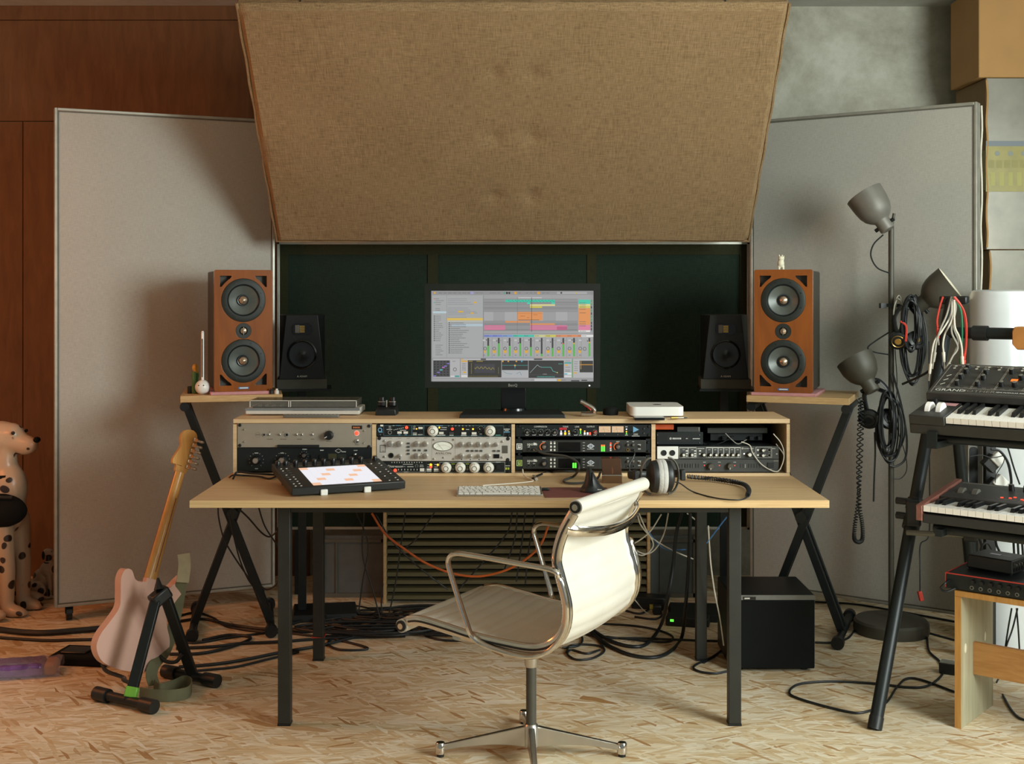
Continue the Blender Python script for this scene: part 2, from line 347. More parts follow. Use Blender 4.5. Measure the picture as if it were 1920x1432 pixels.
    def disc(s, x, z, r, col, y=0.0, n=14, r0=0.0):
        s.col = lin(col)
        if r0: 
            vs = [(x + q * math.cos(2*math.pi*k/n), y, z + q * math.sin(2*math.pi*k/n)) for q in (r0, r) for k in range(n)]
            s.add(vs, [(k, n + k, n + (k+1) % n, (k+1) % n) for k in range(n)])
        else: s.add([(x + r * math.cos(2*math.pi*k/n), y, z + r * math.sin(2*math.pi*k/n)) for k in range(n)], [tuple(range(n))])
        s.col = None
    def line(s, x0, z0, x1, z1, w, col, y=0.0):
        d = Vector((x1 - x0, z1 - z0)); 
        if d.length < 1e-9: return
        d.normalize(); nx, nz = -d.y * w / 2, d.x * w / 2
        s.col = lin(col); s.add([(x0 - nx, y, z0 - nz), (x1 - nx, y, z1 - nz), (x1 + nx, y, z1 + nz), (x0 + nx, y, z0 + nz)], [(0, 1, 2, 3)]); s.col = None
    def mesh(s, name, mats):
        me = bpy.data.meshes.new(name); me.from_pydata(s.v, [], s.f)
        mats = mats if isinstance(mats, (list, tuple)) else [mats]
        for m in mats: me.materials.append(MATS[m])
        for p, i in zip(me.polygons, s.mi): p.material_index = i; p.use_smooth = True
        if any(c is not None for c in s.c):
            ca = me.color_attributes.new('Col', 'FLOAT_COLOR', 'CORNER')
            for p, c in zip(me.polygons, s.c):
                for li in p.loop_indices: ca.data[li].color = c or (0, 0, 0, 1)
        me.set_sharp_from_angle(angle=R(38)); me.validate()
        return me
    def build(s, name, mats, parent=None, world=False, bevel=0.0, seg=2):
        if parent is not None and world:
            iv = TM[parent.name].inverted(); s.v = [iv @ Vector(p) for p in s.v]
        me = s.mesh(name, mats)
        o = bpy.data.objects.new(name, me); COL.objects.link(o)
        if parent is not None: o.parent = parent
        if bevel:
            b = o.modifiers.new('bevel', 'BEVEL'); b.width = bevel; b.segments = seg; b.limit_method = 'ANGLE'; b.angle_limit = R(40)
            b.harden_normals = False
        return o
    def solo(s, name, mats, label, cat, group=None, base=None, **kw):
        """a thing that is one mesh: origin moved to its base"""
        xs = [p[0] for p in s.v]; ys = [p[1] for p in s.v]; zs = [p[2] for p in s.v]
        b = Vector(base) if base is not None else Vector(((min(xs)+max(xs))/2, (min(ys)+max(ys))/2, min(zs)))
        s.v = [Vector(p) - b for p in s.v]
        o = s.build(name, mats, **kw); o.location = b
        return tag(o, label, cat, group)
def struct(mb, name, mats, **kw):
    o = mb.build(name, mats, **kw); o['kind'] = 'structure'; return o
def inst(o, loc=None, parent=None, rot=None, scale=None, name=None):
    c = o.copy(); COL.objects.link(c); c.parent = parent if parent is not None else o.parent
    if loc is not None: c.location = loc
    if rot is not None: c.rotation_euler = rot
    if scale is not None: c.scale = scale
    return c
TXT = {}
def text(body, size, matname, parent, loc, rot=(R(90), 0, 0), name='lettering', align='LEFT', xs=1.0, extrude=0.0):
    cu = bpy.data.curves.new('t', 'FONT'); cu.body = body; cu.size = size; cu.align_x = align; cu.align_y = 'CENTER'; cu.resolution_u = 2; cu.extrude = extrude
    to = bpy.data.objects.new('t', cu); COL.objects.link(to)
    dg = bpy.context.evaluated_depsgraph_get()
    me = bpy.data.meshes.new_from_object(to.evaluated_get(dg)); bpy.data.objects.remove(to); bpy.data.curves.remove(cu)
    me.name = name; me.materials.clear(); me.materials.append(MATS[matname])
    o = bpy.data.objects.new(name, me); COL.objects.link(o); o.parent = parent
    o.location = loc; o.rotation_euler = rot; o.scale = (xs, 1, 1)
    return o
def cable(pts, r, matname, label, group=None, name='cable', cat='cable', n=6, sub=7, closed=False):
    return MB().tube(smooth_pts(pts, sub, closed), r, n, closed).solo(name, matname, label, cat, group)
mat('ink_white', '#d9d9d2', 0.6, var=0.02); mat('ink_dark', '#5f5a50', 0.6, var=0.02); mat('ink_grey', '#8c8b85', 0.6, var=0.02); mat('ink_blue', '#6fa3c4', 0.6, var=0.02)
mat('ink_orange', '#d5743a', 0.6, var=0.02); mat('ink_outline', '#7d7a70', 0.6, var=0.02)
# ================================================================ the room
WALL_Y, CEIL, LX, RX_ = 6.10, 2.81, -3.2, 3.2
struct(MB().box((LX - .1, -1.5, -0.05), (RX_ + .1, WALL_Y + .1, 0)), 'floor', 'osb')
struct(MB().box((LX - .1, WALL_Y, 0), (RX_ + .1, WALL_Y + 0.1, CEIL)), 'wall_back', 'concrete')
struct(MB().box((LX - .1, -1.5, CEIL), (RX_ + .1, WALL_Y + .1, CEIL + 0.1)), 'ceiling', 'ceiling_concrete')
struct(MB().box((LX - .1, -1.5, 0), (LX, WALL_Y, CEIL)), 'wall_left', 'concrete')
wr = MB()   # right wall with two window openings
W1, W2 = (0.55, 2.35), (3.8, 4.9)
zs0, zs1 = 0.95, 2.7
wr.box((RX_, -1.5, 0), (RX_ + .1, WALL_Y, zs0)); wr.box((RX_, -1.5, zs1), (RX_ + .1, WALL_Y, CEIL))
for a, b in ((-1.5, W1[0]), (W1[1], W2[0]), (W2[1], WALL_Y)): wr.box((RX_, a, zs0), (RX_ + .1, b, zs1))
struct(wr, 'wall_right', 'concrete')
for k, (a, b) in enumerate((W1, W2)):
    m = MB()
    for y0, y1, z0, z1 in ((a, a + .05, zs0, zs1), (b - .05, b, zs0, zs1), (a, b, zs0, zs0 + .05), (a, b, zs1 - .05, zs1), ((a+b)/2 - .02, (a+b)/2 + .02, zs0, zs1)):
        m.box((RX_ + .03, y0, z0), (RX_ + .08, y1, z1))
    struct(m, 'window_%d' % (k + 1), 'white_enamel')

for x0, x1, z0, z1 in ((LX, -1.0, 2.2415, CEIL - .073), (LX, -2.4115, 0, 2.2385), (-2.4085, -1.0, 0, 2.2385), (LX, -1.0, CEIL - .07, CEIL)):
    struct(MB().box((x0, WALL_Y - .02, z0), (x1, WALL_Y, z1)), 'trim_1' if z0 else 'trim_2', 'flare_brown_board', bevel=.002)  # board joints follow faint seams; brown colour stands in for orange flare tint
# ---------------------------------------------------------------- sloping burlap panel under the ceiling
a, b = Vector((0, 5.45, 1.630)), Vector((0, 4.645, 2.492))
cw = 2.078; up = (b - a).normalized(); nrm = Vector((1, 0, 0)).cross(up)   # toward camera/down
if nrm.y > 0: nrm = -nrm
cl = thing('ceiling_panel', 'large brown burlap acoustic panel sloping down from the ceiling', 'acoustic panel', (0.003, 5.45, 1.63))
L = (b - a).length; nx, ny = 90, 52
Mt = Matrix((( 1, 0, 0, 0), (0, up.y, nrm.y, 0), (0, up.z, nrm.z, 0), (0, 0, 0, 1)))   # local x, along slope, outwards
m = MB(); dimp = []
for px in (925, 996):
    for py in (130, 250, 360): dimp.append((px, py))
def slope_uv(px, py):
    # intersect view ray with panel plane
    d0 = Vector(((px - CX) / F, 1, -(py - HY) / F)); o = Vector((0, 0, H)); t = (a - o).dot(nrm) / d0.dot(nrm); q = o + d0 * t
    return q.x, (q - a).dot(up)
dl = [slope_uv(*q) for q in dimp]
vs = []
for j in range(ny + 1):
    for i in range(nx + 1):
        x = -cw/2 + cw * i / nx; y = L * j / ny
        e = min(x + cw/2, cw/2 - x, y, L - y)
        h = 0.03 - 0.02 * max(0, 1 - e / 0.02) ** 2 + 0.0025 * math.sin(9 * x + 2.3 * y) * math.sin(7 * y + 1)
        for (dx, dy) in dl:
            r2 = ((x - dx) / 0.02) ** 2 + ((y - dy) / 0.022) ** 2
            h -= 0.013 * math.exp(-r2) + 0.005 * math.exp(-r2 / 7)
        wx = x + (0.003 * math.sin(y * 9) if i in (0, nx) else 0)
        vs.append((wx, y, h))
fs = [(j*(nx+1)+i, j*(nx+1)+i+1, (j+1)*(nx+1)+i+1, (j+1)*(nx+1)+i) for j in range(ny) for i in range(nx)]
m.add(vs, fs)
o = m.build('burlap_cover', 'hessian', cl); o.matrix_local = Mt
o = MB().box((-cw/2, 0, -0.045), (cw/2, L, 0.008)).build('panel_core', 'hessian', cl, bevel=0.006); o.matrix_local = Mt
o = MB().tube(smooth_pts([(-cw/2 + cw*k/24, 0.004, 0.012 + 0.002*math.sin(k*2.1)) for k in range(25)], 3), 0.006, 6).build('hem', 'hessian', cl); o.matrix_local = Mt
for sx in (-1, 1):
    o = MB().tube(smooth_pts([(sx * cw/2 + .002*math.sin(k*1.7), L*k/20, 0.012) for k in range(21)], 3), 0.006, 6).build('hem', 'hessian', cl); o.matrix_local = Mt
for x in (-0.8, 0.8):
    MB().cyl((x, b.y - a.y, b.z - a.z), (x, b.y - a.y, CEIL - 1.63), 0.003, n=6).build('hanging_wire', 'black_metal', cl)

# ---------------------------------------------------------------- grey side panels and dark centre panel
def gobo(name, label, x0, y0, x1, y1, z0, z1, cloth='grey_cloth', fw=0.012, extra=None):
    w = math.hypot(x1 - x0, y1 - y0); ang = math.atan2(y1 - y0, x1 - x0)
    t = thing(name, label, 'acoustic panel', (x0, y0, 0), ang)
    MB().box((fw, 0.004, z0 + fw), (w - fw, 0.05, z1 - fw)).build('cloth_face', cloth, t)
    for lo, hi in (((0, 0, z0), (fw, .055, z1)), ((w - fw, 0, z0), (w, .055, z1)), ((fw, 0, z0), (w - fw, .055, z0 + fw)), ((fw, 0, z1 - fw), (w - fw, .055, z1))):
        MB().box(lo, hi).build('frame_rail', 'frame_metal', t, bevel=0.002)
    # thin dark seam inside the frame
    m = MB(); g = fw + .006
    for lo, hi in (((fw, .002, z0 + fw), (g, .004, z1 - fw)), ((w - g, .002, z0 + fw), (w - fw, .004, z1 - fw)), ((g, .002, z0 + fw), (w - g, .004, z0 + g)), ((g, .002, z1 - g), (w - g, .004, z1 - fw))): m.box(lo, hi)
    m.build('seam', 'frame_dark', t)
    for x in (0.06, w - 0.06):
        c = MB().cyl((x - .012, .03, .03), (x + .012, .03, .03), .03, n=18).build('caster', 'black_plastic', t)
        MB().box((x - .016, .016, .03), (x + .016, .044, z0)).build('bracket', 'black_metal', c)
    return t, w
gl, wl_ = gobo('acoustic_screen', 'light grey cloth acoustic screen standing at the left behind the pink guitar', -1.935, 5.22, -1.075, 5.60, 0.062, 2.18)
gr, wr_ = gobo('acoustic_screen', 'light grey cloth acoustic screen standing at the right behind the floor lamp', 1.085, 5.63, 1.906, 5.06, 0.062, 2.18)
MB().tube(smooth_pts([(wr_ + .004 + .003*math.sin(k*2.2), .058, 2.17 - k*.1) for k in range(21)], 3), 0.004, 6).build('frayed_edge', 'white_cable', gr)
D5 = 5.70; s5 = F / D5
x0, x1 = (519 - CX) / s5, (1406 - CX) / s5; zt, zb = H + (HY - 453) / s5, H - (993 - HY) / s5
t = thing('dark_acoustic_panel', 'wide dark green cloth panel with pale frame behind the monitor', 'acoustic panel', ((x0+x1)/2, D5, 0))
hw = (x1 - x0) / 2; fw = 0.013
for lo, hi in (((-hw, 0, zb), (-hw + fw, .05, zt)), ((hw - fw, 0, zb), (hw, .05, zt)), ((-hw, 0, zt - fw), (hw, .05, zt)), ((-hw, 0, zb), (hw, .05, zb + fw))):
    MB().box(lo, hi).build('frame_rail', 'frame_metal', t, bevel=0.002)
bx_ = [(-hw + fw, -hw + .05), ((802 - 962.5)/s5, (821 - 962.5)/s5), ((1101 - 962.5)/s5, (1118 - 962.5)/s5), (hw - .045, hw - fw)]
for p, q in bx_: MB().box((p, .006, zb + fw), (q, .03, zt - fw)).build('batten', 'batten_cloth', t)
MB().box((-hw + fw, .0065, zt - .06), (hw - fw, .03, zt - fw)).build('batten', 'batten_cloth', t)
for i in range(3): MB().box((bx_[i][1], .011, zb + fw), (bx_[i+1][0], .03, zt - .06)).build('cloth_infill', 'green_cloth', t)
for x in (-hw + .1, hw - .1): MB().box((x - .02, .01, 0), (x + .02, .04, zb)).build('stand_leg', 'black_metal', t)
# low grey boards standing behind the dark panel
for nm, lab, pa, pb in (('grey_board', 'low grey framed board on the floor left of the slatted panel', 603, 720), ('grey_board', 'low grey framed board on the floor right of the slatted panel', 1217, 1304)):
    d = 5.66; q0, q1 = P(pa, 1004, d), P(pb, 1108, d)
    t = thing(nm, lab, 'board', ((q0.x+q1.x)/2, d, 0)); w = (q1.x - q0.x) / 2
    MB().box((-w, 0, 0.0), (w, .02, q0.z)).build('board', 'grey_board', t)
    for lo, hi in (((-w, -.008, 0), (-w + .012, 0, q0.z)), ((w - .012, -.008, 0), (w, 0, q0.z)), ((-w, -.008, q0.z - .03), (w, 0, q0.z - .015)), ((-w, -.008, 0), (w, 0, .02)), ((-w*.55, -.006, .02), (-w*.5, 0, q0.z - .03))):
        MB().box(lo, hi).build('edge_strip', 'frame_dark', t)
# slatted panel between the desk legs
d = 5.55; q0, q1 = P(722, 965, d), P(1216, 1117, d)
t = thing('slatted_panel', 'wooden panel of horizontal dark olive slats behind the desk legs', 'slatted panel', ((q0.x+q1.x)/2, d, 0)); w = (q1.x - q0.x) / 2
MB().box((-w, .05, 0), (w, .065, .56)).build('back_board', 'black_matte', t)
for sx in (-1, 1): MB().box((sx*w - .007, -.01, 0), (sx*w + .007, .065, .56)).build('side_board', 'shelf_ply', t, bevel=.001)
sl = None
for k in range(16):
    z = .018 + k * .0345
    if sl is None:
        sl = MB().add([(-w+.008,-.004,0),(w-.008,-.004,0),(w-.008,.03,.012),(-w+.008,.03,.012),(-w+.008,-.004,.017),(w-.008,-.004,.017),(w-.008,.03,.022),(-w+.008,.03,.022)],
             [(0,3,2,1),(4,5,6,7),(0,1,5,4),(1,2,6,5),(2,3,7,6),(3,0,4,7)]).build('slat', 'slat_wood', t); sl.location = (0, 0, z)
    else: inst(sl, (0, 0, z))

# ================================================================ desk
DZ = 0.743
t = thing('desk', 'long plywood desk on a dark square steel frame', 'desk', (-.008, 4.0, 0))
fy, by = 3.89 - 4.0, 4.83 - 4.0
MB().box((-1.008, fy + .002, DZ - .024), (1.008, by, DZ)).build('desktop', 'ply', t, bevel=.0015)
m = MB()
MB().box((-1.008, fy - .001, DZ - .0235), (1.008, fy + .002, DZ - .0005)).build('plywood_edge', 'ply_edge', t)
lw = .040
for sx in (-1, 1):
    for y in (0, .70):
        lg = MB().box((sx*.7275 - lw/2, y - lw/2, 0.006), (sx*.7275 + lw/2, y + lw/2, DZ - .024)).build('leg', 'leg_paint', t, bevel=.002)
        MB().box((sx*.7275 - lw/2 - .001, y - lw/2 - .001, 0), (sx*.7275 + lw/2 + .001, y + lw/2 + .001, .007)).build('foot_cap', 'black_plastic', lg)
for y in (0, .70): MB().box((-.7075, y - .018, DZ - .055), (.7075, y + .018, DZ - .0242)).build('apron_rail', 'leg_paint', t, bevel=.002)
for sx in (-1, 1): MB().box((sx*.7275 - .018, .02, DZ - .055), (sx*.7275 + .018, .68, DZ - .0242)).build('apron_rail', 'leg_paint', t, bevel=.002)
# ================================================================ rack cabinet on the desk
RY = 4.396; rs = F / RY
def RX(px): return (px - CX) / rs
def RZ(py): return H - (py - HY) / rs
RT = 0.947
t = thing('rack_cabinet', 'low plywood rack cabinet with four bays on the back of the desk', 'rack cabinet', (RX(959), RY, DZ))
c0 = RX(959); rb = 4.67 - RY
MB().box((RX(437) - c0, 0, RZ(793.6) - DZ), (RX(1481) - c0, rb, RT - DZ)).build('top_board', 'rack_ply', t, bevel=.0015)
MB().box((RX(437) - c0, 0, 0), (RX(1481) - c0, rb, RZ(887) - DZ)).build('bottom_board', 'rack_ply', t, bevel=.0015)
for a_, b_ in ((437, 443.5), (1475, 1481)): MB().box((RX(a_) - c0, .0005, RZ(886.5) - DZ), (RX(b_) - c0, rb, RZ(795.5) - DZ)).build('side_board', 'rack_ply', t)
for a_, b_ in ((697.5, 705), (959, 965.5), (1221.5, 1229)): MB().box((RX(a_) - c0, .0005, RZ(886.5) - DZ), (RX(b_) - c0, rb, RZ(795.5) - DZ)).build('divider', 'rack_ply', t)
MB().box((RX(443.5) - c0, rb - .006, RZ(886.5) - DZ), (RX(1475) - c0, rb, RZ(795.5) - DZ)).build('back_board', 'black_matte', t)

KN = {}
class Dev:
    """rack unit; features are given in the coordinates (u,v) of a zoomed view with origin ox,oy and scale sc"""
    def __init__(s, name, label, cat, ox, oy, sc, u0, v0, u1, v1, face, depth=.2, yf=RY + .003, pitch=0, chassis=True, bevel=.0008):
        s.ox, s.oy, s.sc, s.k = ox, oy, sc, F / yf
        s.u0, s.v0, s.u1, s.v1 = u0, v0, u1, v1; s.uc = (u0 + u1) / 2
        x = (ox + s.uc / sc - CX) / s.k; z = H - (oy + v1 / sc - HY) / s.k
        s.t = thing(name, label, cat, (x, yf, z)); s.w = (u1 - u0) / sc / s.k; s.h = (v1 - v0) / sc / s.k
        MB().box((-s.w/2, 0, 0), (s.w/2, .004, s.h)).build('faceplate', face, s.t, bevel=bevel)
        if chassis: MB().box((-s.w/2 + .012, .004, .001), (s.w/2 - .012, depth, s.h - .001)).build('chassis', 'black_metal', s.t)
        s.pr = MB(); s.em = {}
    def xz(s, u, v): return (u - s.uc) / s.sc / s.k, (s.v1 - v) / s.sc / s.k
    def l(s, q): return q / s.sc / s.k
    def knob(s, u, v, r, body='knob_black', cap=None, depth=.014, ptr='#e8e4da', ang=None, name='knob', ring=None):
        key = (round(r, 1), s.sc, body, cap, depth, name)
        x, z = s.xz(u, v); rr = s.l(r)
        if key not in KN:
            m = MB(); Mx = Matrix.Rotation(R(90), 4, 'X')
            m.lathe([(rr, 0), (rr, depth*.25), (rr*.86, depth*.4), (rr*.8, depth*.92), (rr*.72, depth), (0, depth)], Mx, n=20)
            m.m = 1
            if cap: m.lathe([(rr*.62, depth*1.01), (rr*.58, depth*1.08), (0, depth*1.08)], Mx, n=20)
            if ptr: m.box((-rr*.07, -depth*1.06, rr*.3), (rr*.07, -depth*.9, rr*.86))
            KN[key] = m.mesh(name, [body, cap or 'ink_white'])
        o = bpy.data.objects.new(name, KN[key]); COL.objects.link(o); o.parent = s.t; o.location = (x, 0, z)
        o.rotation_euler = (0, R(random.uniform(-130, 130) if ang is None else ang), 0)
        if ring: s.pr.disc(x, z, rr * 1.35, ring, -.0004, 20, rr*1.15)
        return o
    def led(s, u, v, r, m='led_red'):
        x, z = s.xz(u, v); rr = s.l(r); key = (round(r, 1), s.sc, m, 'led')
        if key not in KN: KN[key] = MB().ball((0, 0, 0), (rr, rr * .6, rr), 8).mesh('indicator_light', m)
        o = bpy.data.objects.new('indicator_light', KN[key]); COL.objects.link(o); o.parent = s.t; o.location = (x, -.0005, z)
    def rect(s, u0, v0, u1, v1, col): 
        x0, z0 = s.xz(u0, max(v0, v1)); x1, z1 = s.xz(u1, min(v0, v1)); s.pr.rect(x0, z0, x1, z1, col, -.0005 - .00005 * (len(s.pr.f) % 7))
    def frame(s, u0, v0, u1, v1, col, w=3):
        for q in ((u0, v0, u1, v0), (u1, v0, u1, v1), (u1, v1, u0, v1), (u0, v1, u0, v0)): s.line(*q, w, col)
    def line(s, u0, v0, u1, v1, w, col):
        a = s.xz(u0, v0); b = s.xz(u1, v1); s.pr.line(a[0], a[1], b[0], b[1], s.l(w), col, -.0005)
    def disc(s, u, v, r, col, r0=0): 
        x, z = s.xz(u, v); s.pr.disc(x, z, s.l(r), col, -.0006, 16, s.l(r0))
    def ticks(s, u, v, r, n=11, col='#cfcfc8', size=5, a0=-140, a1=140):
        for k in range(n):
            a = R(a0 + (a1 - a0) * k / (n - 1)); x, y = u + r * math.sin(a), v - r * math.cos(a)
            s.line(x - size*.5*math.sin(a), y + size*.5*math.cos(a), x + size*.5*math.sin(a), y - size*.5*math.cos(a), size*.45, col)
    def scrib(s, u, v, w, h, col='#c9cac4'):
        """a line of lettering too small to read: row of short strokes"""
        x = u - w / 2
        while x < u + w / 2:
            q = random.uniform(h*.5, h*.9); s.rect(x, v - h/2, min(x + q, u + w/2), v + h/2, col); x += q + h*.3
    def button(s, u0, v0, u1, v1, m='knob_white', d=.004, name='button'):
        x0, z0 = s.xz(u0, v1); x1, z1 = s.xz(u1, v0)
        return MB().box((x0, -d, z0), (x1, 0, z1)).build(name, m, s.t)
    def text(s, u, v, h, body, m='ink_white', align='CENTER', xs=1.0):
        x, z = s.xz(u, v); return text(body, s.l(h) * 1.35, m, s.t, (x, -.0008, z), align=align, xs=xs)
    def bolt(s, u, v, r, m='black_plastic'): 
        key = ('bolt', round(r, 1), s.sc, m); x, z = s.xz(u, v); rr = s.l(r)
        if key not in KN: KN[key] = MB().lathe([(rr, 0), (rr, .002), (rr*.7, .004), (0, .0042)], Matrix.Rotation(R(90), 4, 'X'), n=10).mesh('rack_bolt', m)
        o = bpy.data.objects.new('rack_bolt', KN[key]); COL.objects.link(o); o.parent = s.t; o.location = (x, 0, z)
    def toggle(s, u, v, r=9):
        key = ('tog', r, s.sc); x, z = s.xz(u, v); rr = s.l(r)
        if key not in KN:
            m = MB().lathe([(rr, 0), (rr, .003), (rr*.6, .003), (rr*.5, .004)], Matrix.Rotation(R(90), 4, 'X'), n=10); m.cyl((0, -.003, 0), (.001, -.012, .004), rr*.28, rr*.36, 8)
            KN[key] = m.mesh('toggle_switch', 'chrome')
        o = bpy.data.objects.new('toggle_switch', KN[key]); COL.objects.link(o); o.parent = s.t; o.location = (x, 0, z)
    def jack(s, u, v, r, rim='chrome'):
        key = ('jack', round(r, 1), s.sc, rim); x, z = s.xz(u, v); rr = s.l(r)
        if key not in KN:
            m = MB().lathe([(rr, 0), (rr, .003), (rr*.62, .003), (rr*.62, .0006)], Matrix.Rotation(R(90), 4, 'X'), n=14); m.m = 1
            m.lathe([(rr*.63, .0008), (0, .0008)], Matrix.Rotation(R(90), 4, 'X'), n=14); KN[key] = m.mesh('socket', [rim, 'black_matte'])
        o = bpy.data.objects.new('socket', KN[key]); COL.objects.link(o); o.parent = s.t; o.location = (x, 0, z)
    def done(s):
        if s.pr.f: s.pr.build('printed_markings', 'print', s.t)

# ---- bay 1 (view 420,730 x4.8)
A = (420, 730, 4.8)
d = Dev('preamp', 'taupe rack preamp with one big black knob, top left bay', 'preamp', *A, 121, 306, 1332, 521, 'taupe_face')
for u, v in ((143, 320), (143, 503), (1305, 329), (1305, 515)): d.bolt(u, v, 15)
for u, v in ((183, 360), (183, 470), (1262, 372), (1262, 482)): d.bolt(u, v, 9, 'chrome')
d.jack(362, 407, 14)
for u in (408, 503, 655, 703, 797): d.toggle(u, 407, 11)
d.jack(566, 407, 18)
for u, w in ((412, 50), (535, 58), (680, 46), (797, 30)): d.scrib(u, 447, w, 7, '#6d665a'); d.scrib(u, 384, 14, 6, '#6d665a')
d.disc(305, 407, 24, '#837b6d', 21); d.scrib(305, 407, 34, 8, '#6d665a')
d.knob(945, 412, 42, 'knob_black', ang=-120, depth=.022); d.ticks(945, 412, 50, 9, '#4d483e', 7); d.scrib(945, 466, 50, 7, '#6d665a')
d.rect(1150, 325, 1244, 358, '#101010'); d.scrib(1197, 342, 70, 13, '#d5743a')
d.led(1195, 393, 19); d.disc(1195, 393, 25, '#d8d3ca', 19); d.toggle(1197, 467, 20); d.scrib(1197, 497, 36, 6, '#6d665a')
d.button(483, 497, 858, 517, 'black_plastic', .008, 'cable_tray'); d.done()
d = Dev('compressor', 'black rack compressor partly hidden by the pad controller', 'compressor', *A, 121, 524, 1332, 738, 'black_metal')
for u, v in ((292, 635), (525, 632)):
    d.knob(u, v, 40, 'knob_black', 'alu', .02, ang=40); d.ticks(u, v, 64, 11, '#c9c8c0', 7); d.scrib(u, 572, 34, 7)
    d.scrib(u, 712, 26, 7)
d.knob(722, 592, 26, 'knob_black', 'alu', .012, ang=30); d.ticks(722, 592, 36, 9, '#c9c8c0', 5); d.scrib(726, 538, 40, 8); d.scrib(882, 547, 32, 9)
for u in (800, 876): d.button(u - 15, 588, u + 15, 622, 'black_plastic')
d.rect(940, 580, 1012, 625, '#3a3a22'); d.frame(938, 578, 1014, 627, '#2c3430'); d.rect(1024, 582, 1100, 622, '#20261f')
for k in (0, 1): d.line(1000, 552, 1030, 534 + 36*k, 3, '#c9c8c0'); d.line(1060, 552, 1030, 534 + 36*k, 3, '#c9c8c0')
d.scrib(1078, 560, 36, 8); d.toggle(1180, 590, 16); d.scrib(1185, 548, 34, 6); d.done()
# ---- bay 2 (view 690,770 x6.857)
A = (690, 770, 6.857)
d = Dev('compressor', 'thin black rack compressor with two big white knobs above the silver unit', 'compressor', *A, 112, 176, 1836, 326, 'black_metal')
d.frame(203, 188, 560, 318, '#4f7f86', 3); d.frame(568, 188, 716, 318, '#4f7f86', 3); d.frame(720, 188, 1500, 322, '#4f7f86', 3); d.frame(1508, 192, 1745, 326, '#5f7f7f', 3)
d.disc(155, 245, 28, '#6fa3c4', 18); d.scrib(165, 272, 52, 14, '#6fa3c4'); d.rect(158, 178, 196, 200, '#d9d9d2')
d.scrib(282, 200, 28, 8); d.scrib(282, 220, 30, 8); d.scrib(330, 190, 28, 8); d.scrib(392, 188, 66, 9, '#6fa3c4'); d.scrib(275, 240, 72, 9); d.scrib(452, 250, 80, 10)
d.jack(281, 277, 27); d.button(378, 264, 434, 293); d.button(458, 264, 514, 293); d.scrib(405, 307, 30, 8, '#6fa3c4'); d.scrib(487, 307, 30, 8, '#6fa3c4')
for k in range(6): d.rect(330 + k*23, 240 - k*5, 342 + k*23, 249 - k*5, '#c8c8c0')
d.led(496, 214, 20); d.led(625, 232, 9, 'led_amber'); d.button(648, 207, 704, 233); d.disc(596, 206, 13, '#b8b8b2', 9); d.scrib(596, 232, 34, 10); d.scrib(604, 285, 50, 9); d.frame(578, 297, 628, 312, '#c8c8c0', 3); d.scrib(604, 304, 40, 9); d.scrib(674, 305, 60, 11); d.button(650, 270, 704, 290, 'black_plastic')
for u in (833, 1571):
    d.disc(u, 259, 72, '#c8c8bf', 60); d.knob(u, 259, 66, 'knob_white', 'knob_white', .02, ang=10)
    o = d.xz(u, 259); MB().lathe([(d.l(27), .0222), (d.l(33), .0222)], Matrix.Translation((o[0], 0, o[1])) @ Matrix.Rotation(R(90), 4, 'X'), n=20).build('knob_ring', 'black_plastic', d.t)
d.led(917, 215, 12, 'led_amber'); d.scrib(978, 215, 70, 10); d.scrib(970, 242, 80, 9); d.scrib(922, 192, 80, 10, '#6fa3c4'); d.button(914, 270, 972, 298); d.scrib(942, 313, 104, 12)
d.led(1085, 234, 18); d.button(1046, 276, 1104, 300, 'dark_grey'); d.scrib(1075, 314, 52, 11); d.led(1220, 235, 12, 'led_amber'); d.led(1350, 235, 12, 'led_amber')
for k in range(8): d.rect(1035 + k*45, 186, 1041 + k*45, 198, '#c8c8c0')
for u in (1233, 1365): d.button(u - 30, 274, u + 30, 303); d.scrib(u, 317, 72, 11)
d.scrib(1280, 240, 40, 9); d.knob(1452, 240, 30, 'knob_black', None, .012); d.ticks(1452, 240, 42, 11, '#c8c8c0', 8); d.scrib(1452, 298, 30, 8)
d.button(1655, 225, 1706, 288, 'black_plastic', .006, 'power_switch'); d.scrib(1672, 313, 66, 10, '#5fae9c')
d.scrib(1785, 236, 76, 12); d.scrib(1785, 254, 50, 10); d.scrib(1785, 273, 76, 14, '#6fa3c4')
d.bolt(1805, 200, 17); d.bolt(1805, 312, 17); d.bolt(160, 304, 8, 'alu'); d.done()
d = Dev('channel_strip', 'silver two-unit rack channel strip with oval meter in its middle', 'channel strip', *A, 112, 336, 1836, 646, 'silver_face')
for u, v in ((146, 352), (1800, 358), (1797, 630)): d.bolt(u, v, 24)
for u, v in ((210, 386), (210, 590), (1724, 396), (1722, 600)): d.bolt(u, v, 16, 'alu')
for u in (822, 1120): d.line(u, 340, u, 642, 4, '#a5a199')
for u in (848, 1100):
    for v in (370, 618): d.bolt(u, v, 14, 'alu')
x, z = d.xz(966, 452); rx, rz = d.l(130), d.l(64)
MB().prism([[(rx*math.cos(2*math.pi*k/36), rz*math.sin(2*math.pi*k/36)) for k in range(36)], [(rx*.93*math.cos(2*math.pi*k/36), rz*.88*math.sin(2*math.pi*k/36)) for k in range(36)]], 0, .004, Matrix.Translation((x, 0, z)) @ Matrix.Rotation(R(90), 4, 'X')).build('meter_bezel', 'chrome', d.t)
mp_ = MB(); mp_.col = lin('#e6e6da'); mp_.add([(rx*.93*math.cos(2*math.pi*k/30), -.001, rz*.88*math.sin(2*math.pi*k/30)) for k in range(30)], [tuple(range(30))]); mp_.col = None
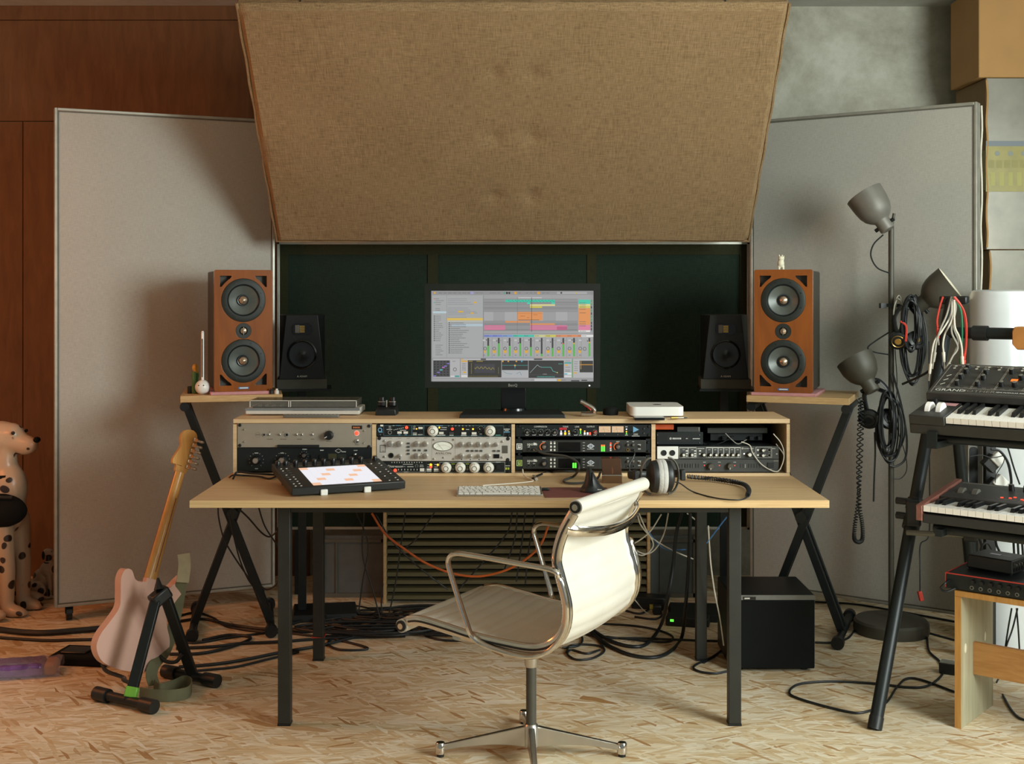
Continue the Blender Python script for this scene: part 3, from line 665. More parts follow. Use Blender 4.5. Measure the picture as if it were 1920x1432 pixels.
for k in range(16):
    aa = R(-62 + k * 8); mp_.line(rx*.8*math.sin(aa), -.02 + .0245*math.cos(aa)*.9, rx*.87*math.sin(aa), -.02 + .0275*math.cos(aa)*.9, .0006, '#55554c', -.0013)
mp_.line(0, -rz*.8, -rx*.55, rz*.5, .0007, '#33332c', -.0014)
o = mp_.build('meter_face', 'print', d.t); o.location = (x, 0, z)
d.text(970, 548, 30, 'AVALON', 'ink_dark', xs=1.25); d.line(880, 575, 1060, 575, 2, '#9b978e'); d.bolt(970, 601, 12, 'alu')
KB = 'off_silver'
for u, v, r in ((292, 424, 40), (408, 424, 40), (630, 424, 38), (741, 424, 36), (630, 580, 38), (741, 580, 36), (410, 580, 26)):
    d.knob(u, v, r, KB, 'alu', .018, '#5d594f'); d.ticks(u, v, r + 9, 11, '#7f7b72', 5)
for u in (1203, 1313, 1426, 1540, 1652): d.knob(u, 432, 36 if u < 1600 else 28, KB, 'alu', .018); d.ticks(u, 432, 46, 11, '#7f7b72', 5); d.scrib(u, 352, 40, 6, '#8a867d')
for u, r in ((1203, 36), (1315, 28), (1428, 28), (1540, 36)): d.knob(u, 582, r, KB, 'alu', .018); d.ticks(u, 582, r + 9, 11, '#7f7b72', 5); d.disc(u, 626, 8, '#3a3832')
for u in (292, 408, 520, 630, 741): d.scrib(u, 352, 40, 6, '#8a867d')
for v in (418, 463, 508, 552): d.button(502, v - 11, 536, v + 11, 'dark_grey')
for u, v in ((602, 508), (662, 508), (745, 508), (1285, 514), (1341, 514), (1398, 514), (1454, 514), (1624, 515), (1680, 515)): d.button(u - 17, v - 11, u + 17, v + 11, 'dark_grey')
d.jack(297, 573, 33, 'black_plastic'); d.disc(297, 573, 38, '#a8a083', 33); d.disc(688, 546, 6, '#3a3832'); d.disc(409, 618, 9, '#3a3832')
for u0, v0, u1, v1 in ((152, 438, 228, 536), (1722, 447, 1796, 546)):
    d.rect(u0, v0, u1, v1, '#4f4c45'); d.rect(u0 + 8, v0 + 8, u1 - 8, v1 - 8, '#a9a59c'); d.frame(u0 + 18, v0 + 18, u1 - 18, v1 - 36, '#5f5b52', 4); d.scrib((u0+u1)/2, v1 - 20, 46, 9, '#4f4c45')
d.button(1614, 556, 1690, 608, 'black_gloss', .004, 'display_window'); d.done()
d = Dev('compressor', 'thin black rack compressor with four big white knobs below the silver unit', 'compressor', *A, 112, 652, 1836, 796, 'black_metal')
for k in range(13): d.rect(304 + k*32, 656, 312 + k*32, 670, '#c8c8c0')
d.text(352, 714, 34, 'Distressor', 'ink_white'); d.scrib(514, 688, 130, 8); d.scrib(460, 716, 46, 14, '#77777a'); d.scrib(545, 718, 80, 10); d.scrib(690, 697, 44, 8); d.scrib(690, 716, 52, 8); d.ticks(626, 708, 18, 7, '#c8c8c0', 8)
for k in range(7): d.rect(388 + k*40, 746, 396 + k*40, 766, '#c8c8c0')
d.led(350, 766, 22); d.button(668, 738, 724, 776); d.scrib(490, 786, 60, 8); d.line(360, 788, 740, 788, 3, '#b8b8b0'); d.line(740, 788, 740, 740, 3, '#b8b8b0')
d.rect(748, 656, 752, 790, '#3a3d3b'); d.rect(842, 656, 846, 790, '#3a3d3b'); d.led(808, 694, 17, 'led_amber'); d.led(808, 718, 18); d.led(898, 694, 14, 'led_amber')
for u in (786, 878): d.button(u - 30, 740, u + 30, 765); d.scrib(u, 778, 60, 11); d.scrib(u, 722, 50, 8)
d.scrib(778, 690, 20, 9); d.scrib(872, 690, 30, 9); d.frame(922, 660, 1760, 792, '#a9aaa2', 4)
for u in (1005, 1187, 1369, 1551):
    d.knob(u, 730, 64, 'knob_white', 'knob_white', .02, ang=10); d.disc(u, 730, 70, '#c8c8bf', 60)
    o = d.xz(u, 734); MB().lathe([(d.l(27), .0222), (d.l(33), .0222)], Matrix.Translation((o[0], 0, o[1])) @ Matrix.Rotation(R(90), 4, 'X'), n=20).build('knob_ring', 'black_plastic', d.t)
for u in (1095, 1278): d.scrib(u, 682, 44, 12, '#8f9b34'); d.disc(u, 752, 12, '#b8b8b0', 8); d.line(u, 700, u, 740, 3, '#8f9b34')
d.button(1650, 690, 1706, 748, 'black_plastic', .006, 'power_switch'); d.scrib(1676, 660, 60, 9); d.scrib(1795, 706, 60, 9); d.scrib(1795, 742, 56, 28, '#a9b43a'); d.bolt(1805, 678, 16); d.bolt(1805, 786, 14); d.done()
# ---- bay 3 (view 950,770 x6.857)
A = (950, 770, 6.857)
d = Dev('compressor', 'black rack compressor with two glowing orange meters and a blue triangle logo', 'compressor', *A, 118, 180, 1850, 332, 'black_metal')
d.text(436, 205, 20, 'COMPRESSOR'); d.text(756, 205, 20, 'TONE'); d.text(906, 205, 20, 'LINK'); d.text(1080, 205, 20, 'OUTPUT')
for u in (264, 352, 440, 528, 618): d.knob(u, 274, 25, 'knob_black', 'alu' if u in (264, 618) else None, .013); d.ticks(u, 274, 36, 9, '#d0d0c8', 9); d.scrib(u, 312, 42, 9)
d.knob(888, 274, 25, 'knob_black', None, .013); d.ticks(888, 274, 36, 9, '#d0d0c8', 9); d.scrib(888, 312, 46, 9)
for u in (702, 752): d.scrib(u, 224, 44, 16, '#d8333a'); d.scrib(u, 238, 44, 12, '#d8333a')
for u, c in ((700, 'led_white'), (752, 'led_amber'), (802, 'knob_white')): d.button(u - 13, 278, u + 13, 302, c); d.scrib(u, 312, 34, 8)
for u, c in ((700, 'led_white'), (752, 'led_white'), (800, 'led_amber'), (950, 'led_green'), (1003, 'led_amber')): d.led(u, 262, 9, c)
d.led(950, 240, 11, 'led_amber'); d.led(950, 285, 10, 'led_green'); d.scrib(950, 312, 40, 9)
for u, c in ((1003, 'led_white'), (1040, 'led_white'), (1072, 'led_red')): d.button(u - 10, 278, u + 10, 302, c); d.scrib(u, 312, 26, 8)
d.knob(1135, 276, 24, 'red_plastic', 'alu', .013); d.ticks(1135, 276, 33, 9, '#d0d0c8', 8); d.scrib(1135, 312, 38, 8)
x0, z0 = d.xz(1182, 328); x1, z1 = d.xz(1508, 188); MB().box((x0, -.003, z0), (x1, 0, z1)).build('meter_housing', 'black_plastic', d.t)
for u0, u1 in ((1186, 1336), (1352, 1502)):
    x0, z0 = d.xz(u0, 276); x1, z1 = d.xz(u1, 198); MB().box((x0, -.004, z0), (x1, -.003, z1)).build('meter_face', 'vu_glow', d.t)
    mm = MB(); xc = (x0 + x1)/2
    for k in range(11): aa = R(-50 + 10*k); mm.line(xc + .017*math.sin(aa), z0 - .006 + .017*math.cos(aa), xc + .0195*math.sin(aa), z0 - .006 + .0195*math.cos(aa), .0005, '#5b4030', -.0042)
    mm.line(xc, z0, xc - .006, z1 - .003, .0005, '#33251c', -.0043); mm.build('meter_scale', 'print', d.t); d.bolt((u0 + u1)/2, 303, 6, 'alu')
for v, c in ((205, 0), (236, 'led_white'), (268, 'led_amber'), (292, 'led_green')):
    if c: d.led(1540, v, 9, c)
    else: d.scrib(1540, v, 28, 12)
d.scrib(1540, 312, 36, 9); d.jack(1608, 272, 18, 'black_plastic')
x, z = d.xz(1625, 200); m = MB(); m.prism([[(0, 0), (d.l(76), -d.l(42)), (0, -d.l(78))]], 0, .002, Matrix.Translation((x, 0, z)) @ Matrix.Rotation(R(90), 4, 'X')); m.build('triangle_logo', 'ink_blue', d.t)
d.text(1658, 303, 22, '2500'); d.scrib(1660, 324, 100, 8)
for u, v in ((205, 224), (1765, 228), (1765, 288)): d.bolt(u, v, 13, 'dark_grey')
for u, v in ((165, 200), (1828, 200), (1825, 312)): d.bolt(u, v, 18)
d.done()
def interface(lab, v0, v1, meter, ring, tagcol):
    d = Dev('audio_interface', lab, 'audio interface', *A, 200, v0, 1790, v1, 'synth_black', bevel=.002)
    o_ = v0 - 376
    for u0, u1 in ((118, 200), (1790, 1850)):
        x0, z0 = d.xz(u0, v1 + 8); x1, z1 = d.xz(u1, v0 - 16); MB().box((x0, .002, z0), (x1, .005, z1)).build('rack_ear', 'black_metal', d.t)
    d.bolt(160, o_ + 346, 18); d.bolt(1822, o_ + 405, 17); d.bolt(1822, o_ + 518, 17)
    d.rect(126, o_ + 420, 200, o_ + 498, tagcol); d.frame(140, o_ + 432, 186, o_ + 486, '#20241f', 8); d.frame(156, o_ + 446, 172, o_ + 462, '#20241f', 6)
    d.text(262, o_ + 428, 40, 'apollo', align='LEFT'); d.rect(344, o_ + 414, 382, o_ + 440, '#d9d9d2')
    d.scrib(284, o_ + 465, 28, 8); d.jack(285, o_ + 490, 18, 'dark_grey')
    if ring: d.knob(352, o_ + 495, 18, 'alu', 'alu', .01, None, name='plug')
    else: d.scrib(352, o_ + 465, 28, 8); d.jack(352, o_ + 490, 18, 'dark_grey')
    for u in (480, 1430):
        if u > 1000 and not ring: 
            d.knob(u, o_ + 462, 28, 'alu', 'alu', .016, None); d.disc(u, o_ + 462, 52, '#141617', 30); continue
        d.disc(u, o_ + 462, 54, '#101314', 0); d.knob(u, o_ + 462, 29, 'alu', 'alu', .016, None); d.scrib(u, o_ + 395, 44, 8)
        if ring:
            x, z = d.xz(u, o_ + 462); mm = MB(); n0 = 12; r1, r0 = d.l(56), d.l(46); vs = []
            for q in (r0, r1): vs += [(x + q*math.cos(R(80 + 150*k/n0)), -.0012, z + q*math.sin(R(80 + 150*k/n0))) for k in range(n0 + 1)]
            mm.add(vs, [(k, k + 1, n0 + 2 + k, n0 + 1 + k) for k in range(n0)]); mm.build('glowing_ring', 'orange_ring', d.t)
    for u in (570, 616):
        d.scrib(u, o_ + 395, 24, 7)
        for v in (417, 460, 503): d.button(u - 11, o_ + v - 12, u + 11, o_ + v + 12, 'knob_white', .002)
    d.button(665, o_ + 402, 950, o_ + 522, 'black_gloss', .001, 'display_window'); 
    for uu, w in ((690, 28),): d.rect(uu - 14, o_ + 404, uu + 14, o_ + 412, '#b8b8b2'); d.rect(uu - 12, o_ + 508, uu + 12, o_ + 516, '#d9d9d2')
    for uu in (722, 738, 842, 950): d.line(uu, o_ + 404, uu, o_ + 520, 4, '#3d3f3d')
    for v in (408, 445, 480, 514): d.scrib(992, o_ + v, 26, 8)
    for q in ((1035, 453, 1080, 424), (1080, 424, 1126, 453), (1126, 453, 1080, 482), (1080, 482, 1035, 453), (1060, 440, 1060, 466), (1080, 424, 1080, 482), (1100, 440, 1100, 466)): d.line(q[0], o_ + q[1], q[2], o_ + q[3], 9, '#c9cdd6')
    d.scrib(1080, o_ + 492, 90, 9)
    for uu in (1026, 1142, 1196): d.line(uu, o_ + 400, uu, o_ + 524, 3, '#3d3f3d')
    mu = (1224, 1252) if meter == 'r' else (857, 886)
    for uu in mu:
        d.button(uu - 11, o_ + 456, uu + 11, o_ + 522, 'led_green', .0016, 'level_meter')
        if meter == 'r': d.button(uu - 11, o_ + 436, uu + 11, o_ + 456, 'led_orange', .0016, 'level_meter')
    if ring:
        for v in (418, 465): d.led(1337, o_ + v, 10, 'led_red')
        for v in (440, 486, 508): d.rect(1326, o_ + v - 8, 1348, o_ + v + 8, '#d9d9d2')
    for u in (1556, 1626):
        d.scrib(u, o_ + 395, 22, 9); d.knob(u, o_ + 436, 19, 'alu', 'alu', .01, None)
        d.jack(u, o_ + 500, 20, 'gold' if (ring and u < 1600) else 'dark_grey')
    d.scrib(1706, o_ + 433, 40, 9); d.toggle(1710, o_ + 455, 14); d.scrib(1706, o_ + 490, 30, 12)
    d.done()
interface('black rack interface with an orange lit dial, upper of the two matching units', 376, 536, 'r', True, '#d5d5cd')
interface('black rack interface with a green square sticker, lower of the two matching units', 588, 750, 'l', False, '#a7bf6a')
# ---- bay 4 (view 1210,740 x6.857)
A = (1210, 740, 6.857)
d = Dev('audio_interface', 'dark grey rack interface with a white input plate, right end bay', 'audio interface', *A, 148, 662, 1715, 824, 'dark_grey')
x0, z0 = d.xz(148, 824); x1, z1 = d.xz(422, 662); MB().box((x0, -.004, z0), (x1, 0, z1)).build('input_plate', 'white_plastic', d.t, bevel=.002)
for u in (236, 345):
    x, z = d.xz(u, 745); m = MB().lathe([(d.l(37), .004), (d.l(37), .006), (d.l(30), .006), (d.l(30), .0045), (0, .0045)], Matrix.Translation((x, 0, z)) @ Matrix.Rotation(R(90), 4, 'X'), n=20); m.build('combo_socket', 'black_plastic', d.t)
for u0, u1 in ((438, 548), (552, 656), (782, 862), (866, 934), (938, 1006), (1010, 1078), (1082, 1148), (1152, 1224)): d.frame(u0, 674, u1, 806, '#bcbcb4', 4); d.scrib((u0+u1)/2, 706, 30, 7); d.scrib((u0+u1)/2, 798, 34, 7); d.rect(u0, 674, u1, 684, '#bcbcb4')
for u in (488, 596, 748): d.knob(u, 768, 26, 'dark_grey', 'knob_white', .014)
for u in (834, 906, 976, 1048, 1120, 1190): d.knob(u, 768, 24, 'dark_grey', 'knob_white', .014)
for u in (533, 640): 
    for v in (720, 756, 786): d.rect(u - 13, v - 9, u + 13, v + 9, '#c8c8c0')
d.scrib(714, 690, 90, 10); d.rect(690, 712, 716, 728, '#d8d8d0'); d.rect(690, 752, 712, 768, '#d8d8d0')
d.disc(1250, 688, 12, '#c8c8c0', 7); d.scrib(1330, 690, 120, 8); d.led(1270, 758, 10, 'led_white'); d.knob(1334, 765, 36, 'dark_grey', 'knob_white', .016); d.rect(1396, 740, 1402, 780, '#c8c8c0')
d.frame(1422, 672, 1624, 806, '#bcbcb4', 4)
for v in (710, 775): d.disc(1448, v, 13, '#d8d8d0'); d.knob(1508, v, 27, 'dark_grey', 'knob_white', .014); d.disc(1545, v, 9, '#c8c8c0', 5)
d.jack(1592, 708, 27); d.jack(1592, 776, 25); d.scrib(1650, 690, 40, 9); d.scrib(1690, 760, 20, 12); d.done()
d = Dev('power_amplifier', 'dark rack power amplifier with two round dials under the white plate interface', 'amplifier', *A, 190, 828, 1715, 992, 'dark_grey', yf=RY + .006)
d.knob(838, 918, 46, 'lamp_dark', None, .018, ang=-165); d.knob(1086, 915, 46, 'lamp_dark', None, .018, ang=-165)
for u0, n in ((430, 8), (1215, 8)):
    for k in range(n): d.rect(u0 + k*35, 885, u0 + 14 + k*35, 938, '#151716')
d.rect(497, 885, 512, 938, '#8c8b80'); d.rect(606, 890, 622, 938, '#8c8b80'); d.rect(1280, 890, 1292, 938, '#8c8b80')
for u in (760, 952, 1150): d.led(u, 908, 6); d.scrib(u, 865, 34, 7)
d.button(1570, 872, 1650, 940, 'black_plastic', .004, 'power_switch'); d.scrib(1680, 850, 60, 12, '#8c8b80'); d.scrib(265, 868, 70, 7); d.scrib(1610, 956, 40, 6); d.done()
d = Dev('patch_box', 'small black box with a dark window in the right bay, left of the grey tray', 'audio device', *A, 148, 480, 742, 640, 'black_metal', .12, RY + .03)
d.rect(278, 520, 580, 604, '#050809'); d.scrib(410, 562, 120, 20); d.disc(325, 562, 13, '#d9d9d2', 7); d.scrib(533, 562, 22, 10); d.scrib(655, 564, 90, 12)
for u, v in ((155, 516), (155, 616), (695, 516), (695, 616)): d.bolt(u, v, 6, 'alu')
d.done()
d = Dev('hard_drive', 'small dark box lying on the black patch box in the right bay', 'hard drive', *A, 410, 412, 705, 478, 'dark_grey', .12, RY + .05); d.button(684, 418, 694, 474, 'alu', .001, 'edge_strip'); d.done()
m = MB().box((RX(1230), RY + .05, RZ(808.5)), (RX(1267), RY + .15, RZ(798.3)))
m.solo('orange_case', 'orange_block', 'orange flat case lying on the black box in the right bay', 'case', bevel=.003)
t = thing('grey_tray', 'flat dark device resting at the back of the right bay', 'audio device', (RX(1395), RY + .10, RZ(833)))
MB().box((-.115, 0, .028), (.105, .12, .048)).build('body', 'dark_grey', t, bevel=.002); MB().box((-.1, .02, 0), (.09, .1, .028)).build('lower_body', 'black_metal', t)
for x in (-.06, -.03, .04, .07): MB().box((x, .0, .004), (x + .014, .02, .016)).build('plug', 'knob_black', t)
for k, (pts, mm) in enumerate((([(1450, 813), (1464, 830), (1470, 850), (1466, 872), (1455, 884), (1430, 872), (1412, 850), (1406, 835), (1390, 828)], 'white_cable'), ([(1455, 832), (1470, 855), (1463, 880)], 'white_cable'), ([(1316, 812), (1318, 830), (1335, 834), (1352, 830), (1372, 820)], 'cable_black'), ([(1360, 812), (1372, 824), (1384, 832), (1400, 824)], 'grey_cable'))):
    cable([P(x, y, RY - .004 + .02*(k % 2) if k < 2 else RY + .07) for x, y in pts], .0018, mm, ('thin pale cable looping over the front of the right bay', 'short pale cable beside the loop at the right end of the bay', 'thin black lead from the small box to the plugs in the right bay', 'short grey lead between the plugs in the right bay')[k])
# ================================================================ monitor
MD = 4.53; ms = F / MD
mx = (960.5 - CX) / ms
t = thing('computer_monitor', 'black computer monitor showing colourful music software, centre of the rack', 'monitor', (mx, MD, RT))
def mz(py): return H - (py - HY) / ms - RT
def mxx(px): return (px - 960.5) / ms
sx0, sx1, sz0, sz1 = mxx(808), mxx(1113), mz(715), mz(545)
ox0, ox1, oz0, oz1 = mxx(796), mxx(1125), mz(727), mz(531.5)
m = MB().prism([[(ox0, oz0), (ox1, oz0), (ox1, oz1), (ox0, oz1)], [(sx0, sz0), (sx1, sz0), (sx1, sz1), (sx0, sz1)]], -.03, .006, Matrix.Rotation(R(90), 4, 'X'))
bz = m.build('bezel', 'bezel_black', t, bevel=.001)
MB().box((sx0 - .01, .012, sz0 - .01), (sx1 + .01, .05, sz1 + .01)).build('back_housing', 'black_plastic', t, bevel=.006)
MB().box((mxx(945), .03, oz1 - .006), (mxx(985), .05, oz1 + .004)).build('webcam_bump', 'black_plastic', t)
# the picture on the screen, drawn in a view with origin 790,520 scale 5.114
S = MB(); SC = 5.114
def su(u): return mxx(790 + u / SC)
def sv(v): return mz(520 + v / SC)
lay = [0]
def SR(u0, v0, u1, v1, c):
    lay[0] += 1; S.rect(su(u0), sv(v1), su(u1), sv(v0), c, .006 - .000006 * lay[0])
def SL(pts, w, c):
    for p, q in zip(pts, pts[1:]):
        lay[0] += 1; S.line(su(p[0]), sv(p[1]), su(q[0]), sv(q[1]), w / SC / ms, c, .006 - .000006 * lay[0])
def SD(u, v, r, c):
    lay[0] += 1; S.disc(su(u), sv(v), r / SC / ms, c, .006 - .000006 * lay[0], 10)
def SS(u0, v, w, h, c):
    x = u0
    while x < u0 + w:
        q = random.uniform(5, 12); SR(x, v - h/2, min(x + q, u0 + w), v + h/2, c); x += q + 3
SR(95, 122, 1655, 1000, '#a9a9ab')
SR(105, 130, 1650, 168, '#9a9a9c'); SR(118, 140, 136, 156, '#e6b13c')
for u in range(165, 460, 46): SS(u, 149, 34, 7, '#77777a')
SR(470, 138, 500, 160, '#a8a6d6'); 
for u in (520, 560, 655, 690, 730): SS(u, 149, 30, 6, '#7b7b7e')
SR(788, 142, 804, 156, '#43b48a'); SR(812, 140, 830, 158, '#2a2a2a'); SR(836, 140, 852, 158, '#2a2a2a'); SR(890, 138, 914, 160, '#e6a93c'); SR(1112, 138, 1138, 160, '#e6a93c')
for u in (930, 1000, 1040, 1080, 1160, 1200, 1320, 1345, 1400, 1500): SS(u, 149, 26, 6, '#77777a')
SR(1300, 140, 1590, 158, '#b5b5b6'); SR(1335, 140, 1350, 156, '#3a3a3a'); SR(1482, 142, 1494, 156, '#d9c23c')
SR(105, 172, 592, 768, '#b1b3b4'); SL([(243, 172), (243, 768)], 3, '#8d8f90'); SL([(594, 172), (594, 768)], 5, '#84868a')
SR(110, 325, 240, 344, '#c3d9e0'); SR(246, 390, 590, 411, '#ebc558'); SR(246, 412, 590, 430, '#bfc2b9'); SR(290, 446, 588, 468, '#bcd0da')
for k in range(14): SR(118, 366 + k*18, 130, 376 + k*18, '#5a5a5c'); SS(136, 372 + k*18, random.uniform(30, 75), 6, '#77797b')
for v in (205, 222, 240, 260, 298, 316, 650, 668, 688, 706, 724, 742): SS(136, v, random.uniform(30, 80), 6, '#77797b')
SR(120, 200, 130, 208, '#d06a4a'); SR(120, 236, 130, 244, '#49b08a')
for v in (205, 222, 240, 258, 293, 312, 328, 342, 358, 382): SS(254, v, random.uniform(150, 300), 6, '#94969a')
SR(500, 233, 532, 247, '#e9b63f'); SR(352, 321, 402, 335, '#e9b63f'); SR(472, 336, 500, 350, '#e9b63f')
for k in range(17): SR(262, 430 + k*18, 274, 440 + k*18, '#4f5153'); SS(282, 436 + k*18, random.uniform(80, 180), 6, '#6b6d70')
# arrangement
for k, c in enumerate(['#9b9b9d', '#959597', '#9b9b9d', '#939395', '#9b9b9d']): SR(600, 205 + k*26, 1500, 205 + (k+1)*26, c)
SR(600, 330, 1500, 418, '#b2b2b3')
for u0, u1 in ((690, 800), (925, 1058), (1168, 1290), (1400, 1500)): SR(u0, 330, u1, 418, '#a5a5a7')
for k in range(4): SR(600, 418 + k*24, 1500, 440 + k*24, '#929294' if k % 2 else '#9a9a9c')
for v in (208, 238, 262, 292, 328, 418, 440, 455, 505, 540): SL([(600, v), (1500, v)], 2, '#77777a')
SR(930, 190, 1155, 199, '#cfcfcf'); SR(806, 213, 1282, 237, '#3fd0b0'); SR(1012, 239, 1042, 254, '#4bdcc0'); SR(1248, 239, 1282, 254, '#4bdcc0'); SR(1042, 258, 1282, 273, '#eae29a'); SR(1042, 276, 1158, 292, '#dccf52')
for k in range(14): SR(836 + k*32, 218, 842 + k*32, 224, '#2b6a60'); SR(850 + k*32, 228, 856 + k*32, 233, '#2b6a60')
SR(921, 330, 1162, 412, '#ea9a5c'); SL([(930, 407), (1130, 407)], 4, '#6a4430'); SL([(921, 346), (1162, 346)], 2, '#b87443'); SS(950, 371, 44, 5, '#a2683c'); SS(1015, 386, 20, 5, '#a2683c'); SS(1075, 358, 40, 5, '#a2683c')
SR(806, 418, 1042, 434, '#ea9a5c'); SR(1042, 440, 1280, 455, '#ea9a5c')
for v0 in (458, 475, 490): SR(602, v0, 804, v0 + 14, '#e07fa3'); SR(1042, v0, 1398, v0 + 14, '#e07fa3')
SR(1300, 470, 1398, 503, '#c2648a'); SL([(1058, 190), (1058, 520)], 4, '#3a2a2a'); SL([(921, 190), (921, 540)], 2, '#5c5c5e')
SR(1508, 213, 1620, 254, '#45d5b5'); SR(1508, 256, 1620, 273, '#ece59a'); SR(1508, 275, 1620, 293, '#e2d558'); SR(1508, 295, 1620, 455, '#ee9c5c'); SR(1508, 457, 1620, 505, '#ea88aa'); SR(1508, 507, 1620, 523, '#f3f3f0')
for v in (245, 264, 284, 305, 340, 425, 446, 465, 515): SS(1518, v, 60, 6, '#6d6a5c')
for k in range(10): SR(1626, 215 + k*30, 1636, 238 + k*30, '#46b05a' if k in (0, 1, 3, 5, 6) else '#3c3c3e')
# mixer
SR(600, 545, 1650, 770, '#b0b0b2')
for u0, u1, c in ((600, 676, '#7d8ed8'), (678, 776, '#7d8ed8'), (778, 876, '#82a4d8'), (878, 978, '#45cdb5'), (980, 1082, '#45cdb5'), (1084, 1186, '#d8d69a'), (1188, 1288, '#d9cf5a'), (1290, 1392, '#e8905a'), (1394, 1492, '#e8905a'), (1494, 1533, '#e8905a'), (1535, 1648, '#f0f0ee')):
    SR(u0, 550, u1, 571, c); SS(u0 + 6, 561, min(40, u1 - u0 - 8), 6, '#6d6d70'); SL([(u1 + 1, 572), (u1 + 1, 768)], 3, '#8b8b8e')
for k, (u, lv) in enumerate(((641, 655), (742, 632), (846, 655), (948, 632), (1050, 668), (1154, 732), (1258, 676), (1361, 640), (1464, 640), (1611, 630))):
    SR(u - 8, 580, u + 8, 756, '#3b3b3d'); SR(u - 8, lv, u + 8, 756, '#55c04a')
    if k in (8, 9): SR(u - 8, lv - 14, u + 8, lv, '#d8b23a')
    if k == 7: SR(u - 8, lv - 12, u + 8, lv, '#d0503a')
    SS(u + 14, 604, 12, 5, '#8b8b8e'); SR(u - 22, 594 + (k % 4)*10, u - 14, 604 + (k % 4)*10, '#333335')
    for v in range(585, 756, 16): SR(u + 10, v, u + 15, v + 3, '#7c7c7f')
for k, u in enumerate((603, 699, 803, 905, 1007, 1110, 1214, 1317, 1421, 1523)): SR(max(600, u - 15), 697, min(u + 15, 1533), 724, '#e8b440'); SD(max(u, 612), 682, 17, '#55565a'); SD(max(u, 612), 682, 12, '#b0b0b2'); SS(u - 12, 602, 24, 12, '#d9d9d9'); SS(u - 8, 745, 16, 7, '#6d6d70')
SD(1566, 684, 18, '#55565a'); SD(1566, 684, 13, '#b0b0b2'); SL([(600, 766), (1080, 766)], 3, '#6a9ab8'); SL([(1084, 766), (1533, 766)], 3, '#d89a70')
# devices
SR(105, 773, 1650, 965, '#9b9b9d'); SR(112, 778, 370, 960, '#bcbcbe'); SR(114, 795, 274, 952, '#4a4b4e')
for r_ in range(6):
    for c_ in range(5): SR(122 + c_*31, 802 + r_*25, 136 + c_*31, 814 + r_*25, '#232427')
for u, v, c in ((128, 943, '#8b7bd0'), (164, 910, '#8b7bd0'), (190, 886, '#5fc3cf'), (211, 862, '#c07ad0'), (233, 850, '#8b7bd0'), (258, 826, '#8b7bd0')): SR(u - 13, v - 5, u + 13, v + 5, c)
SD(322, 882, 18, '#55565a'); SD(322, 882, 13, '#bcbcbe'); SR(322, 940, 362, 955, '#45a5a0'); SR(280, 940, 318, 955, '#dadada'); SS(300, 803, 30, 6, '#77777a')
SR(378, 778, 1445, 962, '#bdbdbf'); SR(384, 778, 398, 790, '#e6b13c'); SR(384, 796, 440, 810, '#e6b13c'); SR(400, 902, 428, 916, '#e6b13c'); SR(384, 936, 440, 955, '#e2e2e2')
for v in (826, 842, 858, 872, 886): SS(392, v, 36, 6, '#77777a')
SR(446, 794, 768, 958, '#343434'); SL([(480, 820), (480, 925)], 5, '#8a7a34'); SL([(740, 862), (740, 925)], 4, '#8a7a34'); SR(510, 830, 705, 915, '#42424a')
SL([(510 + k*10, 866 + 12*math.sin(k*1.7) + (k > 12)*8) for k in range(20)], 4, '#a89a3c')
SS(455, 803, 36, 6, '#c2ac4a'); SS(530, 803, 60, 6, '#c2ac4a'); SS(455, 948, 280, 6, '#8a7a34')
SR(772, 796, 1024, 888, '#333335'); SL([(775, 843), (1020, 843)], 4, '#3f9c94'); SD(898, 844, 9, '#e6b13c'); SL([(898, 850), (898, 872)], 4, '#4ab0d8')
for u, c in ((780, '#e6b13c'), (833, '#e6b13c'), (910, '#e6b13c'), (962, '#4ab0d8')): SR(u - 6, 798, u + 8, 810, c)
SR(772, 890, 1024, 960, '#b9bbbd'); SL([(785, 900), (820, 920), (870, 925)], 4, '#6a9aa8'); SL([(910, 925), (945, 905), (960, 940)], 4, '#6a9aa8')
SR(1028, 796, 1366, 962, '#333335'); SL([(1042, 914), (1113, 838), (1132, 854), (1154, 861), (1243, 861)], 4, '#9fb6b4'); SL([(1154, 861), (1243, 861), (1262, 898), (1304, 912)], 5, '#4fb3a4'); SD(1304, 912, 6, '#d8b23a')
SL([(1028, 934), (1366, 934)], 2, '#5a5a5c'); SS(1165, 927, 40, 8, '#8b8b8e'); SS(1110, 952, 170, 7, '#4fb3a4'); SS(1315, 828, 40, 6, '#4fb3a4')
SR(1372, 812, 1438, 826, '#45a5a0'); SR(1376, 834, 1404, 846, '#e6b13c'); SR(1372, 912, 1440, 932, '#dfeceb'); SR(1372, 920, 1400, 930, '#4fb3c8'); SR(1372, 940, 1440, 955, '#e2e2e2'); SR(1443, 790, 1449, 958, '#57b04a')
for v in (800, 860, 886, 900): SS(1380, v, 46, 6, '#77777a')
SR(1455, 778, 1650, 962, '#bdbdbf'); SR(1518, 798, 1646, 910, '#343434'); SL([(1530, 800), (1530, 880)], 6, '#c8922e'); SL([(1520, 836), (1646, 836)], 7, '#d89a2e'); SR(1460, 908, 1488, 922, '#e6b13c')
for v in (808, 828, 850, 870, 890): SS(1466, v, 36, 6, '#77777a')
SR(105, 966, 1650, 998, '#a2a2a4'); SR(112, 972, 1052, 990, '#acacae'); SR(1084, 972, 1298, 992, '#d2d2d4'); SR(1308, 974, 1338, 994, '#e6b13c'); SR(1435, 984, 1515, 996, '#4a4a4c'); SR(1535, 980, 1590, 992, '#4a4a4c'); SS(1345, 984, 40, 7, '#77777a')
for u in (570, 1080): SR(u, 776, u + 50 + (u > 1000)*30, 792, '#5a5a5c')
S.build('screen_picture', 'screen_pixels', t)
text('BenQ', .0145, 'ink_grey', t, (mxx(961.5), -.0068, mz(722)), align='CENTER')
